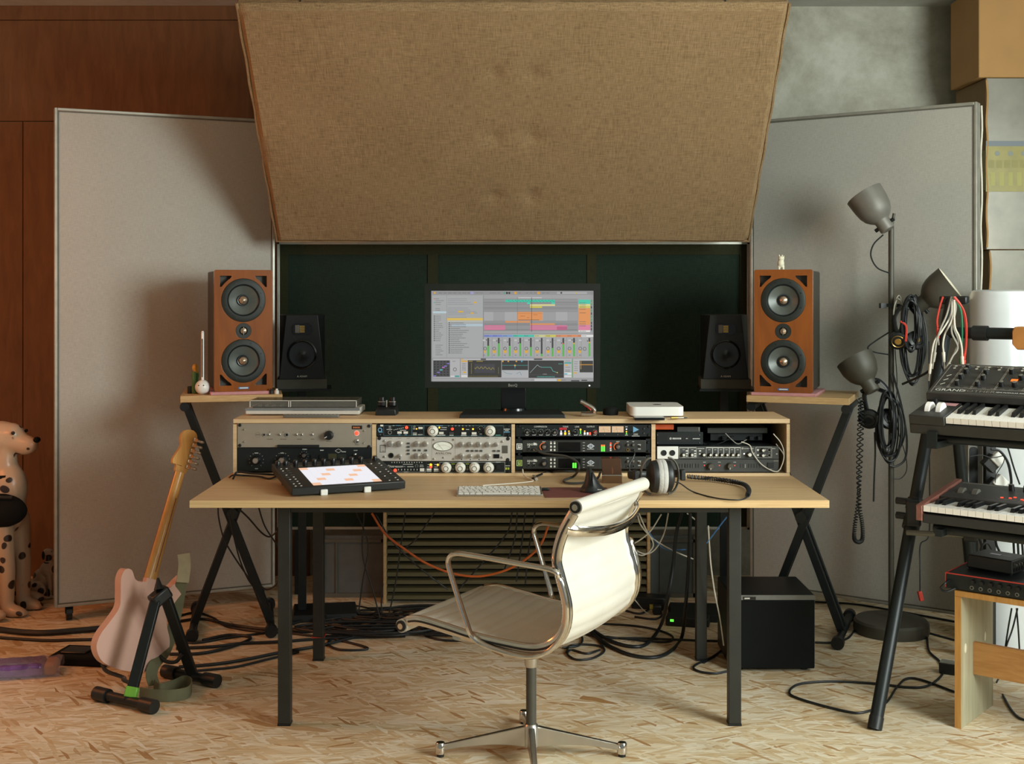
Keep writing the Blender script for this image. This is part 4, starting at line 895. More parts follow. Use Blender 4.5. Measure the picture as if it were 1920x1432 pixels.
MB().ball((mxx(1105), -.0066, mz(722.5)), (.003, .001, .003), 8).build('power_light', 'led_white', t)
MB().box((mxx(939), .05, .012), (mxx(987), .075, mz(690))).build('neck', 'black_gloss', t, bevel=.003)
MB().lathe([(.048, .012), (.046, .022), (.02, .023), (0, .023)], Matrix.Translation((mxx(963), .06, 0)), n=24).build('neck_ring', 'black_gloss', t)
w0 = .191; fy = 4.425 - MD
MB().add([(-w0, fy, 0), (w0, fy, 0), (w0*.93, fy + .19, 0), (-w0*.93, fy + .19, 0), (-w0*.985, fy + .002, .013), (w0*.985, fy + .002, .013), (w0*.92, fy + .19, .014), (-w0*.92, fy + .19, .014)], [(0,3,2,1),(4,5,6,7),(0,1,5,4),(1,2,6,5),(2,3,7,6),(3,0,4,7)]).build('base', 'black_plastic', t, bevel=.002)
# ================================================================ things on the rack
q = PZ(460, 779, RT); q1 = PZ(674, 779, RT)
t = thing('record_player', 'slim silver record player with a clear dust cover on the rack', 'record player', ((q.x+q1.x)/2, q.y, RT)); w = (q1.x - q.x)/2
MB().box((-w, 0, .004), (w, .17, .026)).build('plinth', 'pale_silver', t, bevel=.003)
MB().box((-w, -.0008, .018), (w, .005, .0265)).build('front_trim', 'chrome', t)
MB().box((-w + .02, .03, .026), (w - .02, .16, .03)).build('deck', 'dark_grey', t)
MB().lathe([(.055, .03), (.055, .036), (0, .037)], Matrix.Translation((.06, .095, 0)), n=28).build('platter', 'black_plastic', t)
for x in (-.17, -.145, -.12, -.09): MB().box((x, .04, .03), (x + .014, .06, .036)).build('button', 'chrome', t)
m = MB(); lw_ = w - .012
for lo, hi in (((-lw_, .018, .03), (lw_, .0205, .052)), ((-lw_, .16, .03), (lw_, .1625, .052)), ((-lw_, .018, .03), (-lw_ + .0025, .1625, .052)), ((lw_ - .0025, .018, .03), (lw_, .1625, .052)), ((-lw_, .018, .052), (lw_, .1625, .0545))): m.box(lo, hi)
m.build('dust_cover', 'clear_lid', t)
for x in (-lw_, -.055, -.048, lw_ - .003): MB().box((x, .0165, .03), (x + .003, .018, .054)).build('cover_edge', 'pale_silver', t)
MB().box((-lw_, .0165, .052), (lw_, .018, .0545)).build('cover_edge', 'pale_silver', t)
q = PZ(531, 783, RT); q1 = PZ(638, 781, RT)
t = thing('remote_control', 'flat grey bar lying in front of the silver record player', 'remote control', ((q.x+q1.x)/2, q.y - .005, RT)); w = (q1.x - q.x)/2
MB().box((-w, 0, 0), (w, .022, .011)).build('body', 'lamp_grey', t, bevel=.003)
for k in range(14): MB().box((-w + .012 + k*.0135, .006, .011), (-w + .021 + k*.0135, .015, .012)).build('button', 'dark_grey', t)
q = PZ(724, 779, RT)
t = thing('headphone_amplifier', 'small black box with two knobs on the rack, beside the record player', 'amplifier', (q.x, q.y, RT))
MB().hexa([(-.041, 0, 0), (.036, 0, 0), (.04, .07, 0), (-.036, .07, 0), (-.038, 0, .022), (.034, 0, .022), (.038, .07, .04), (-.034, .07, .04)]).build('body', 'black_plastic', t, bevel=.003)
for x in (-.02, .02):
    MB().lathe([(.016, .034), (.016, .048), (.011, .05), (.011, .064), (0, .065)], Matrix.Translation((x, .045, 0)), n=20).build('knob', 'knob_black', t)
    MB().lathe([(.0165, .047), (.0165, .0495), (.012, .0505)], Matrix.Translation((x, .045, 0)), n=20).build('knob_ring', 'chrome', t)
MB().cyl((0, .02, .03), (0, .02, .055), .003, n=8).build('toggle_switch', 'chrome', t)
q = PZ(1102, 781, RT)
t = thing('curved_gadget', 'silver hook-shaped gadget standing beside the monitor base', 'gadget', (q.x, q.y, RT))
cp = smooth_pts([(-.026, .01, .056), (-.01, .01, .048), (.018, .01, .032), (.026, .01, .02), (.02, .01, .009), (-.006, .01, .008), (-.024, .01, .009)], 5)
m = MB().tube(cp, .0095, 10, sq=(1.7, .85)); m.build('body', 'alu', t); MB().tube(smooth_pts([(-.012, .003, .042), (.006, .003, .03), (.012, .003, .022)], 4), .0028, 6).build('inner_strip', 'red_plastic', t)
MB().box((-.031, -.004, .05), (-.02, .024, .064)).build('end_cap', 'black_plastic', t, bevel=.002)
q = PZ(1146, 779, RT); m = MB().lathe([(0, 0), (.027, 0), (.029, .01), (.027, .024), (.02, .027), (0, .0275)], Matrix.Translation((q.x, q.y + .03, RT)), n=26); m.solo('round_puck', 'black_matte', 'round black puck on the rack between silver hook and white computer', 'puck')
q = PZ(1184, 784, RT); q1 = PZ(1285, 784, RT)
t = thing('mini_computer', 'square white mini desktop computer on the rack', 'computer', ((q.x+q1.x)/2, q.y + .03, RT)); w = (q1.x - q.x)/2
def rrect(w, h, r, n=5):
    return [(cx_ + r*math.cos(R(a0 + 90*k/n)), cy_ + r*math.sin(R(a0 + 90*k/n))) for cx_, cy_, a0 in ((w-r, h-r, 0), (-w+r, h-r, 90), (-w+r, -h+r, 180), (w-r, -h+r, 270)) for k in range(n + 1)]
o = MB().prism([rrect(w, w, .022)], .005, .038).build('case', 'white_plastic', t, bevel=.002); o.location = (0, w, 0)
o = MB().lathe([(0, 0), (w*.86, 0), (w*.86, .006)], None).build('foot_ring', 'black_plastic', t); o.location = (0, w, 0)
o = MB().lathe([(.017, .0385), (0, .0385)], Matrix.Diagonal((1, .8, 1, 1)), n=20).build('top_emblem', 'black_gloss', t); o.location = (.01, w, 0)
q = PZ(1190, 788, RT); q1 = PZ(1247, 788, RT)
m = MB().prism([rrect((q1.x - q.x)/2, .03, .006)], 0, .009, Matrix.Translation(((q.x+q1.x)/2, q.y + .034, RT))); m.solo('phone', 'black_gloss', 'flat black phone lying against the front of the white computer', 'phone', bevel=.001)
q = PZ(1274, 786, RT)
t = thing('jack_adapter', 'small gold jack adapter lying in front of the white computer', 'adapter', (q.x, q.y, RT))
MB().cyl((-.03, 0, .005), (-.006, .004, .005), .0048, n=12).build('sleeve', 'gold', t); MB().cyl((-.006, .004, .005), (.016, .008, .005), .0035, n=12).build('shaft', 'brushed', t); MB().cyl((.016, .008, .005), (.03, .011, .004), .003, .0015, n=10).build('tip', 'black_plastic', t)

# ================================================================ things on the desk
# pad controller
FL = Vector((-.705, 3.945, 0)); FR = Vector((-.354, 4.095, 0)); W_ = (FR - FL).length
ang = math.atan2(FR.y - FL.y, FR.x - FL.x)
t = thing('pad_controller', 'black pad controller with glowing white and orange pads, tilted on the desk', 'controller', (FL.x, FL.y, DZ), ang)
D_, TH, TI = .304, .026, R(7.5)
MP = Matrix.Translation((0, 0, .004)) @ Matrix.Rotation(TI, 4, 'X')
def pp(mb, name, m_, **kw): 
    o = mb.build(name, m_, t, **kw); o.matrix_local = MP; return o
pp(MB().box((0, 0, 0), (W_, D_, TH)), 'body', 'black_plastic', bevel=.003)
pp(MB().box((.115*W_ + .01, .238, TH), (.86*W_, .268, TH + .0006)), 'display_window', 'black_gloss')
pads = {}
orange = {(0, 0), (1, 2), (2, 4), (3, 6), (4, 1), (5, 3), (6, 5), (7, 0), (0, 7), (7, 7)}
px0, px1, py0, py1 = .195*W_, .80*W_, .016, .226
cw_, ch_ = (px1 - px0) / 8, (py1 - py0) / 8
for i in range(8):
    for j in range(8):
        key = 'pad_orange' if (i, j) in orange else 'pad_white'
        if key not in pads:
            pads[key] = MB().box((.0006, .0004, 0), (cw_ - .0006, ch_ - .0004, .0012)).mesh('pad', key)
        o = bpy.data.objects.new('pad', pads[key]); COL.objects.link(o); o.parent = t; o.matrix_local = MP @ Matrix.Translation((px0 + i*cw_, py0 + j*ch_, TH))
bt = MB().box((-.006, -.002, 0), (.006, .002, .0012)).mesh('button', 'dark_grey'); bw = MB().box((-.0028, -.001, 0), (.0028, .001, .0013)).mesh('lit_button', 'ink_white')
for x0 in (.03, .078, .855, .93):
    for k in range(9):
        lit = random.random() < .7
        o = bpy.data.objects.new('lit_button' if lit else 'button', bw if lit else bt); COL.objects.link(o); o.parent = t; o.matrix_local = MP @ Matrix.Translation((x0*W_ + .006, .02 + k*.0265, TH))
kn = MB().lathe([(.0085, 0), (.0085, .011), (.007, .013), (0, .0132)], n=18).mesh('encoder', 'knob_black')
for x in [.03, .10] + [.19 + .0865*k for k in range(8)] + [.93]:
    o = bpy.data.objects.new('encoder', kn); COL.objects.link(o); o.parent = t; o.matrix_local = MP @ Matrix.Translation((x*W_ + .006, .286, TH))
for x in [.21 + .0865*k for k in range(8)]:
    o = bpy.data.objects.new('button', bt); COL.objects.link(o); o.parent = t; o.matrix_local = MP @ Matrix.Translation((x*W_ + .006, .231, TH)) @ Matrix.Diagonal((1.7, 1, 1, 1))
for x in (.245, .625): MB().box((x*W_, -.008, .0), (x*W_ + .024, -.001, .02)).build('stand_clip', 'white_plastic', t, bevel=.003)
for x in (.245, .625): MB().box((x*W_ + .004, .0, .0), (x*W_ + .02, .24, .003)).build('stand_bar', 'white_plastic', t)
for x in (.1, .9): MB().box((x*W_ - .01, .25, 0), (x*W_ + .01, .27, .037)).build('rear_foot', 'black_plastic', t)
# keyboard
q0 = PZ(856, 931, DZ); q1 = PZ(1017, 930, DZ)
t = thing('computer_keyboard', 'white compact computer keyboard lying on the desk', 'keyboard', (q0.x, q0.y, DZ), math.atan2(.004, .3)); w = q1.x - q0.x
MB().hexa([(0, 0, 0), (w, 0, 0), (w, .118, 0), (0, .118, 0), (0, 0, .006), (w, 0, .006), (w, .118, .014), (0, .118, .014)]).build('case', 'alu', t, bevel=.001)
kc = {}
rows = [(14, 1), (14, 1), (14, 1), (13, 1), (12, 1), (10, 0)]
for r_, (n_, _) in enumerate(rows):
    y0 = .100 - r_*.0185 if r_ else .104; hh = .016 if r_ else .010
    ws = [1]*n_
    if r_ == 1: ws[-1] = 1.5
    if r_ == 2: ws[0] = 1.5
    if r_ == 3: ws[0] = ws[-1] = 1.75
    if r_ == 4: ws[0] = ws[-1] = 2.2
    if r_ == 5: ws = [1, 1, 1, 1.25, 5, 1.25, 1, 1, 1, 1]
    tot = sum(ws); x = .005; u = (w - .01) / tot
    for ww in ws:
        k = (round(ww*u, 4), hh)
        if k not in kc: kc[k] = MB().box((.0012, 0, 0), (ww*u - .0012, hh, .0025)).mesh('key', 'white_plastic')
        o = bpy.data.objects.new('key', kc[k]); COL.objects.link(o); o.parent = t; o.location = (x, y0 - .002, .0062 + .008*(y0/.118)); o.rotation_euler = (math.atan2(.008, .118), 0, 0); x += ww*u
pk = MB()
for r_ in range(6):
    for k in range(13):
        x = .012 + k*(w - .02)/13 + .004*(r_ % 3); y0 = .100 - r_*.0185 + .006
        if r_ == 5 and 3 < k < 9: continue
        z = .0062 + .008*(y0/.118) + .0031; pk.col = lin('#4a4a48'); pk.add([(x, y0, z), (x + .0045, y0, z), (x + .0055, y0 + .005, z + .0004), (x + .001, y0 + .005, z + .0004)], [(0, 1, 2, 3)]); pk.col = None
pk.build('key_legends', 'print', t)
cable([PZ(905, 910, DZ + .004), PZ(950, 907, DZ + .004), PZ(985, 904, DZ + .004), PZ(1000, 901, DZ + .004), PZ(990, 896, DZ + .006), PZ(982, 890, DZ + .012), P(980, 880, 4.38)], .0022, 'white_cable', 'white keyboard cable curling up to the rack')
# mouse mat and vertical mouse
c = [PZ(1016, 919, DZ), PZ(1022, 933, DZ), PZ(1143, 932, DZ), PZ(1146, 925, DZ), PZ(1137, 915, DZ), PZ(1030, 915, DZ)]
b0 = Vector((c[1].x + .1, c[1].y, DZ)); m = MB().prism([[(p.x - b0.x, p.y - b0.y) for p in c]], 0, .003); o = m.build('mouse_mat', 'leather', bevel=.001); o.location = b0; tag(o, 'dark red leather mouse mat under the vertical mouse', 'mouse mat')
q = PZ(1113, 926, DZ)
t = thing('vertical_mouse', 'black cone-shaped vertical mouse on the red mat', 'mouse', (q.x, q.y + .035, DZ + .003))
m = MB(); n = 26; lv = [(.0, .043, .040, 0, 0), (.006, .043, .041, 0, 0), (.014, .036, .036, -.002, 0), (.025, .027, .031, -.004, 0), (.04, .02, .027, -.006, 0), (.055, .0145, .023, -.009, 0), (.068, .0095, .018, -.011, .003), (.076, .0055, .011, -.012, .005), (.079, .001, .002, -.012, .006)]
vs = [(cx_ + rx*math.cos(2*math.pi*k/n), cy_ + ry*math.sin(2*math.pi*k/n), z) for z, rx, ry, cx_, cy_ in lv for k in range(n)]
m.add(vs, [(i*n + k, i*n + (k+1) % n, (i+1)*n + (k+1) % n, (i+1)*n + k) for i in range(len(lv) - 1) for k in range(n)] + [tuple(range(n))[::-1]]); m.build('shell', 'black_plastic', t)
MB().tube([(-.004 + .0*k, -.038 + .018*k/8, .022 + .044*k/8) for k in range(9)], .0018, 6).build('button_groove', 'black_gloss', t)
text('Anker', .006, 'ink_white', t, (.012, -.0395, .012), rot=(R(60), 0, 0)).name = 'lettering'
q = PZ(1023, 921, DZ); t = thing('usb_stick', 'tiny black dongle on the mat beside the white keyboard', 'dongle', (q.x, q.y, DZ + .003)); MB().box((-.013, -.006, 0), (.012, .006, .009)).build('body', 'black_plastic', t, bevel=.003); MB().box((-.013, .006, 0), (-.004, .009, .008)).build('blue_tab', 'blue_cable', t)
# small box with brown lid
q = PZ(1148, 906, DZ); t = thing('display_box', 'small box with a clear brown lid in front of the rack', 'box', (q.x, q.y, DZ), R(-3))
MB().box((-.035, 0, 0), (.034, .05, .027)).build('base', 'amber', t, bevel=.0015); MB().box((-.035, -.0006, .026), (.034, .051, .029)).build('rim', 'frame_metal', t)
MB().hexa([(-.033, .003, .029), (.032, .003, .029), (.032, .048, .029), (-.033, .048, .029), (-.038, .012, .083), (.03, .012, .083), (.026, .046, .085), (-.036, .046, .085)]).build('lid', 'amber_lid', t, bevel=.001)
MB().cyl((0, .02, .03), (0, .022, .052), .006, .003, 8).build('figure', 'alu', t)
# headphones
q = PZ(1243, 935, DZ); t = thing('headphones', 'open headphones with grey velour pads standing on the desk', 'headphones', (q.x, q.y + .055, DZ + .007), R(8))
def cup(x, s):
    Mx = Matrix.Translation((x, 0, .056)) @ Matrix.Rotation(R(90)*s, 4, 'Y') @ Matrix.Diagonal((1, .9, 1, 1))
    MB().lathe([(.030, .0), (.052, .0), (.0555, .006), (.0555, .018), (.050, .025), (.038, .026), (.032, .02), (.028, .008)], Mx, n=32).build('ear_pad', 'velour', t)
    h = MB().lathe([(.051, -.002), (.053, -.008), (.050, -.024), (.036, -.032), (0, -.033)], Mx, n=32).build('housing', 'black_plastic', t)
    m = MB(); yk = [(x - s*(.022 + .034*math.sin(math.pi*k/12)*1.0), .012 - .0*k, .056 + .058*math.cos(math.pi*k/12)) for k in range(13)]
    MB().tube(smooth_pts(yk, 3), .0048, 8, sq=(1.5, .7)).build('yoke', 'lamp_grey', t)
    MB().box((x - s*.07 - .008, .004, .04), (x - s*.07 + .008, .03, .075)).build('slider', 'black_plastic', t, bevel=.003)
cup(.006, -1); cup(-.008, 1)
MB().tube(smooth_pts([(-.078, .02, .057), (-.085, .09, .05), (-.05, .16, .04), (0, .178, .036), (.05, .16, .04), (.085, .09, .05), (.078, .02, .057)], 6), .008, 8, sq=(.5, 1.6)).build('headband', 'black_plastic', t)
cable([PZ(1262, 903, DZ+.05), PZ(1275, 906, DZ+.04), PZ(1300, 922, DZ+.004), PZ(1345, 934, DZ+.004), PZ(1385, 937, DZ+.004), PZ(1402, 931, DZ+.004), PZ(1405, 922, DZ+.006)], .0022, 'cable_black', 'thin black lead running from the desk headphones')
pts = smooth_pts([PZ(1288, 893, DZ+.02), PZ(1330, 897, DZ+.012), PZ(1370, 902, DZ+.011), PZ(1395, 908, DZ+.011), PZ(1404, 918, DZ+.011), PZ(1402, 928, DZ+.011)], 70)
hel = []
for i, p in enumerate(pts):
    tn = (pts[min(i+1, len(pts)-1)] - pts[max(i-1, 0)]).normalized(); u = tn.cross(Vector((0, 0, 1))).normalized(); v = u.cross(tn); a_ = i * 1.15
    hel.append(p + (u*math.cos(a_) + v*math.sin(a_))*.0065)
MB().tube(hel, .0022, 5).solo('coiled_cable', 'cable_black', 'black coiled headphone cable lying on the right of the desk', 'cable')
# loose leads on the desk and rack
cable([P(1002, 841, 4.37), P(1020, 850, 4.34), P(1060, 855, 4.30), P(1082, 866, 4.27), P(1085, 880, 4.24), PZ(1075, 893, DZ+.006), PZ(1058, 900, DZ+.006), PZ(1062, 905, DZ+.006), PZ(1090, 905, DZ+.006), PZ(1118, 898, DZ+.006), P(1126, 885, 4.33)], .0042, 'grey_cable', 'thick grey lead hanging from the upper rack interface onto the desk').data.materials[0] = MATS['dark_grey']
cable([PZ(998, 897, DZ+.006), PZ(1015, 889, DZ+.008), PZ(1030, 884.5, DZ+.012), P(1055, 883, 4.36), P(1078, 883, 4.36)], .0035, 'cable_black', 'black lead with a metal plug lying against the rack front')
MB().cyl(PZ(1006, 898, DZ+.006), PZ(1000, 893, DZ+.008), .006, n=10).solo('cable_plug', 'brushed', 'small metal plug at the end of the white keyboard cable', 'plug')
cable([P(1184, 842, 4.37), P(1190, 850, 4.35), P(1185, 862, 4.34), P(1180, 872, 4.33), P(1182, 885, 4.33), PZ(1192, 896, DZ+.005), PZ(1202, 900, DZ+.005)], .0026, 'cable_black', 'thin black lead hanging from the rack beside the headphones')
cable([PZ(437, 897, DZ+.004), P(445, 885, 4.36), P(470, 887, 4.34), P(500, 889, 4.31), PZ(525, 890, DZ+.01)], .004, 'cable_black', 'black lead running from the rack side to the pad controller')
cable([P(424, 902, 4.37), P(436, 891, 4.36), PZ(455, 891, DZ+.004), PZ(485, 893, DZ+.004), PZ(505, 897, DZ+.004), PZ(522, 891, DZ+.004)], .003, 'cable_black', 'second thin black lead curving behind the pad controller')
# ================================================================ main speakers, shelves, stands
def circ(x, z, r, n=40): return [(x + r*math.cos(2*math.pi*k/n), z + r*math.sin(2*math.pi*k/n)) for k in range(n)]
def main_speaker(label, loc, rotz):
    t = thing('studio_speaker', label, 'speaker', loc, rotz)
    w, h, dp = .1155, .492, .33
    ups, lows, tw = .369, .123, .245; rd, rt_ = .0885, .0315
    tri = []
    for sx in (-1, 1):
        for zt, sz in ((h - .024, -1), (.024, 1)):
            x0 = sx*(w - .022); 
            pts = [(x0, zt), (x0 - sx*.046, zt), (x0 - sx*.046, zt + sz*.004)] + [(x0 - sx*(.040 - .034*k/6), zt + sz*(.012 + .033*(k/6)**1.25)) for k in range(7)] + [(x0, zt + sz*.045)]
            if sx*sz > 0: pts = pts[::-1]
            tri.append(pts)
    outer = [(x, z + h/2) for x, z in rrect(w, h/2, .008, 3)]
    Mx = Matrix.Rotation(R(90), 4, 'X')
    MB().prism([outer, circ(0, ups, rd), circ(0, lows, rd), circ(0, tw, rt_)] + tri, -.03, 0, Mx).build('baffle', 'cherry', t, bevel=.006, seg=4)
    MB().box((-w + .004, .031, .004), (w - .004, dp, h - .004)).build('cabinet', 'cabinet_side', t, bevel=.006)
    for z in (ups, lows):
        Md = Matrix.Translation((0, 0, z)) @ Mx
        dr = MB().lathe([(rd - .0005, -.02), (rd - .0005, .001), (rd*.96, .003), (rd*.74, .003), (rd*.71, .0)], Md, n=44).build('driver_frame', 'rubber', t)
        MB().lathe([(rd*.72, -.001), (rd*.70, .0025), (rd*.66, -.002)], Md, n=40).build('surround', 'cone_dark', dr)
        MB().lathe([(rd*.66, -.002), (rd*.22, -.024), (.012, -.026)], Md, n=40).build('cone', 'cone', dr)
        MB().lathe([(rd*.27, -.0235), (rd*.25, -.012), (rd*.2, -.013)], Md, n=24).build('cap_ring', 'cone_dark', dr)
        MB().lathe([(rd*.2, -.02), (rd*.18, -.006), (rd*.1, .0), (0, .002)], Md, n=24).build('phase_plug', 'cap_metal', dr)
        for k in range(8):
            a_ = R(22.5 + 45*k); MB().cyl((rd*.86*math.cos(a_), -.002, z + rd*.86*math.sin(a_)), (rd*.86*math.cos(a_), -.0042, z + rd*.86*math.sin(a_)), .0028, n=8).build('screw', 'black_plastic', dr)
    Md = Matrix.Translation((0, 0, tw)) @ Mx
    dr = MB().lathe([(rt_ - .0005, -.02), (rt_ - .0005, .001), (rt_*.55, .001), (rt_*.45, -.006)], Md, n=30).build('tweeter', 'rubber', t)
    MB().lathe([(rt_*.46, -.006), (rt_*.36, .0), (0, .004)], Md, n=24).build('dome', 'cap_metal', dr); MB().box((-.0008, -.006, tw - rt_*.5), (.0008, -.001, tw + rt_*.5)).build('guard', 'alu', dr)
    b_ = MB().box((-.021, -.0015, .009), (.021, 0, .018)).build('badge', 'blue_cable', t); MB().box((-.015, -.0019, .0115), (.018, -.0015, .0155)).build('badge_lettering', 'ink_white', b_)
    return t
SZ = .985
def shelf_stand(label_s, label_b, loc, rotz, sx=1):
    t = thing('keyboard_stand', label_s, 'stand', (loc[0], loc[1], 0), rotz)
    zt, zb = SZ - .045, .03
    for k, y in enumerate((.13, .20)):
        a_ = (-.185*sx, .155*sx) if k == 0 else (-.185*sx, .155*sx)
        MB().bar((a_[0], y, zt), (a_[1], y, zb), .031, .020, (0, 1, 0)).build('leg', 'black_metal', t, bevel=.002)
        y2 = y + .03
        MB().bar((-a_[0], y2, zt), (-a_[1], y2, zb), .031, .020, (0, 1, 0)).build('leg', 'black_metal', t, bevel=.002)
    MB().cyl((0, .10, .49), (0, .25, .49), .022, n=18).build('pivot', 'black_plastic', t)
    for x in (-.155, .155):
        f_ = MB().cyl((x, .02, .026), (x, .44, .026), .0165, n=14).build('foot_bar', 'black_metal', t)
        for y in (0.0, .44): MB().cyl((x, y, .026), (x, y + .035, .026), .0255, n=16).build('rubber_end', 'black_plastic', f_)
    for x in (-.185, .185):
        f_ = MB().cyl((x, .03, zt), (x, .37, zt), .016, n=14).build('top_bar', 'black_metal', t)
        MB().cyl((x, .02, zt), (x, .06, zt), .0185, n=16).build('rubber_end', 'black_plastic', f_)
    b = thing('plywood_shelf', label_b, 'shelf', (loc[0], loc[1], SZ - .026), rotz)
    MB().box((-.2, 0, 0), (.2, .38, .026)).build('board', 'shelf_ply', b, bevel=.0012)
    return t
shelf_stand('black folding X stand under the left speaker shelf', 'small plywood shelf under the left orange speaker', (-1.125, 4.955), R(12))
shelf_stand('black folding X stand under the right speaker shelf', 'small plywood shelf under the right orange speaker', (1.126, 4.875), R(-21), -1)
for (x, y, rz), lab in (((-1.085, 4.99, R(19)), 'pink foam pad under the left orange speaker'), ((1.083, 4.915, R(-21)), 'pink foam pad under the right orange speaker')):
    m = MB().box((-.13, -.004, 0), (.115 if x < 0 else .125, .30, .012)); o = m.build('foam_pad', 'pink_foam', bevel=.002); o.location = (x, y, SZ); o.rotation_euler = (0, 0, rz); tag(o, lab, 'foam pad')
main_speaker('tall orange wood studio speaker on the left shelf', (-1.089, 5.005, SZ + .012), R(19))
main_speaker('tall orange wood studio speaker with a toy on top, right shelf', (1.083, 4.93, SZ + .012), R(-19.5))

def small_speaker(label, lab2, x, d, rotz):
    sg = -1 if x > 0 else 1
    zt = 1.031
    st = thing('speaker_stand', lab2, 'speaker stand', (x, d, 0), rotz)
    MB().box((-.105, 0, zt - .043), (.105, .22, zt - .001)).build('foam_top', 'grey_foam', st, bevel=.002)
    MB().box((-.11, -.005, zt - .052), (.125, .225, zt - .043)).build('top_plate', 'black_metal', st)
    MB().box((-.018, .09, .03), (.018, .126, zt - .05)).build('pole', 'black_metal', st, bevel=.002)
    xa, xb = sorted((-.045*sg, .24*sg)); MB().hexa([(xa, .0, 0), (xb, .0, 0), (xb, .22, 0), (xa, .22, 0), (xa + .01, .01, .03), (xb - .01, .01, .03), (xb - .01, .21, .03), (xa + .01, .21, .03)]).build('base_plate', 'black_metal', st, bevel=.002)
    t = thing('small_speaker', label, 'speaker', (x, d + .005, zt - .001), rotz)
    w, h, dp, c = .095, .272, .22, .03
    v = [(-w, 0, 0), (w, 0, 0), (w, dp, 0), (-w, dp, 0), (-w + c, .004, h), (w - c, .004, h), (w, dp, h), (-w, dp, h), (-w, .055, h), (w, .055, h), (-w, .055, 0), (w, .055, 0)]
    MB().add(v, [(0,1,5,4), (0,4,8), (0,8,7,3), (1,9,5), (1,2,6,9), (2,3,7,6), (4,5,9,6,7,8), (0,3,2,1)]).build('cabinet', 'black_plastic', t, bevel=.002)
    Mx = Matrix.Rotation(R(90), 4, 'X')
    Md = Matrix.Translation((0, -.001, .105)) @ Mx
    dr = MB().lathe([(.062, .0), (.062, .003), (.056, .006), (.053, .001)], Md, n=36).build('driver_frame', 'black_gloss', t)
    MB().lathe([(.053, .003), (.02, .0), (.014, .003), (0, .0055)], Md, n=36).build('cone', 'cone_dark', dr)
    m = MB().prism([[(x_, z_) for x_, z_ in rrect(.042, .024, .018)]], .0, .002, Matrix.Translation((0, .0, .212)) @ Mx); tw = m.build('tweeter_recess', 'black_gloss', t)
    MB().box((-.03, -.0045, .196), (-.011, -.002, .23)).build('tweeter_horn', 'lamp_grey', tw, bevel=.004)
    for k in range(4): MB().box((-.01, -.005, .1985 + k*.0078), (.011, -.002, .2035 + k*.0078)).build('ribbon_fold', 'gold', tw)
    text('A ADAM', .011, 'ink_white', t, (0, -.0008, .012), align='CENTER')
small_speaker('small black monitor speaker right of the left orange speaker', 'black speaker stand with foam top behind the desk, left', (566 - CX)/F*5.22, 5.22, R(9))
small_speaker('small black monitor speaker left of the right orange speaker', 'black speaker stand with foam top behind the desk, right', (1361 - CX)/F*5.22, 5.22, R(-6))
# toys on the left shelf and on the right speaker
def organic(name, mats, parent, mb, voxel, world=False, smooth=6):
    o = mb.build(name, mats, parent, world=world)
    r_ = o.modifiers.new('remesh', 'REMESH'); r_.mode = 'VOXEL'; r_.voxel_size = voxel; r_.use_smooth_shade = True
    s_ = o.modifiers.new('smooth', 'SMOOTH'); s_.factor = .5; s_.iterations = smooth
    return o
q = PZ(374, 741, SZ); t = thing('toy_instrument', 'white round-headed toy instrument with a long stem on the left shelf', 'toy', (q.x, q.y + .05, SZ))
MB().ball((0, 0, .029), .03).build('head', 'white_plastic', t); MB().cyl((0, 0, .052), (-.001, .004, .25), .006, n=14).build('stem', 'white_plastic', t); MB().box((-.002, -.007, .07), (.002, -.0045, .225)).build('touch_strip', 'black_plastic', t)
for x in (-.009, .011): MB().ball((x, -.0275, .038), .0025, 8).build('eye', 'black_gloss', t)
MB().cyl((0, 0, .25), (0, .001, .256), .0065, .004, 12).build('stem_tip', 'white_plastic', t)
q = PZ(357, 741, SZ); t = thing('figurine', 'tiny green and orange figurine beside the white toy instrument', 'figurine', (q.x - .004, q.y + .09, SZ))
m = MB().lathe([(0, 0), (.014, 0), (.016, .02), (.012, .05), (.016, .075), (.012, .09), (0, .092)], None, n=16); m.build('body', 'toy_green', t)
m = MB().ball((0, 0, .105), (.013, .013, .017)); m.ball((.004, -.004, .085), (.009, .008, .018), 8); organic('hair', 'toy_orange', t, m, .003, smooth=3); MB().box((-.03, -.01, 0), (-.014, .01, .03)).build('side_block', 'rubber', t, bevel=.003)
q = PZ(519, 739, SZ); 
for k, (dx, c_) in enumerate(((0, 'black_plastic'), (.022, 'white_plastic'))):
    m = MB().lathe([(0, 0), (.009, 0), (.009, .014), (.005, .016), (.005, .021), (0, .022)], Matrix.Translation((q.x - .026 + dx, q.y + .02, SZ)), n=14); m.solo('small_bottle', c_, ('tiny black bottle on the left shelf beside the pink pad', 'tiny white bottle on the left shelf corner')[k], 'bottle')
t = thing('bear_figurine', 'small cream animal figurine on top of the right speaker', 'figurine', (1.10, 5.05, SZ + .012 + .492))
m = MB(); m.ball((0, 0, .028), (.014, .013, .018), 10); m.ball((-.001, -.004, .047), (.0105, .01, .01), 10)
for x in (-.007, .005): m.ball((x, -.003, .059), (.0028, .0025, .006), 8)
m.ball((.012, .002, .05), (.003, .003, .012), 8)
for x in (-.008, .009): m.cyl((x, -.004, 0), (x, 0, .02), .005, .006, 8)
organic('body', 'toy_cream', t, m, .0022, smooth=2)
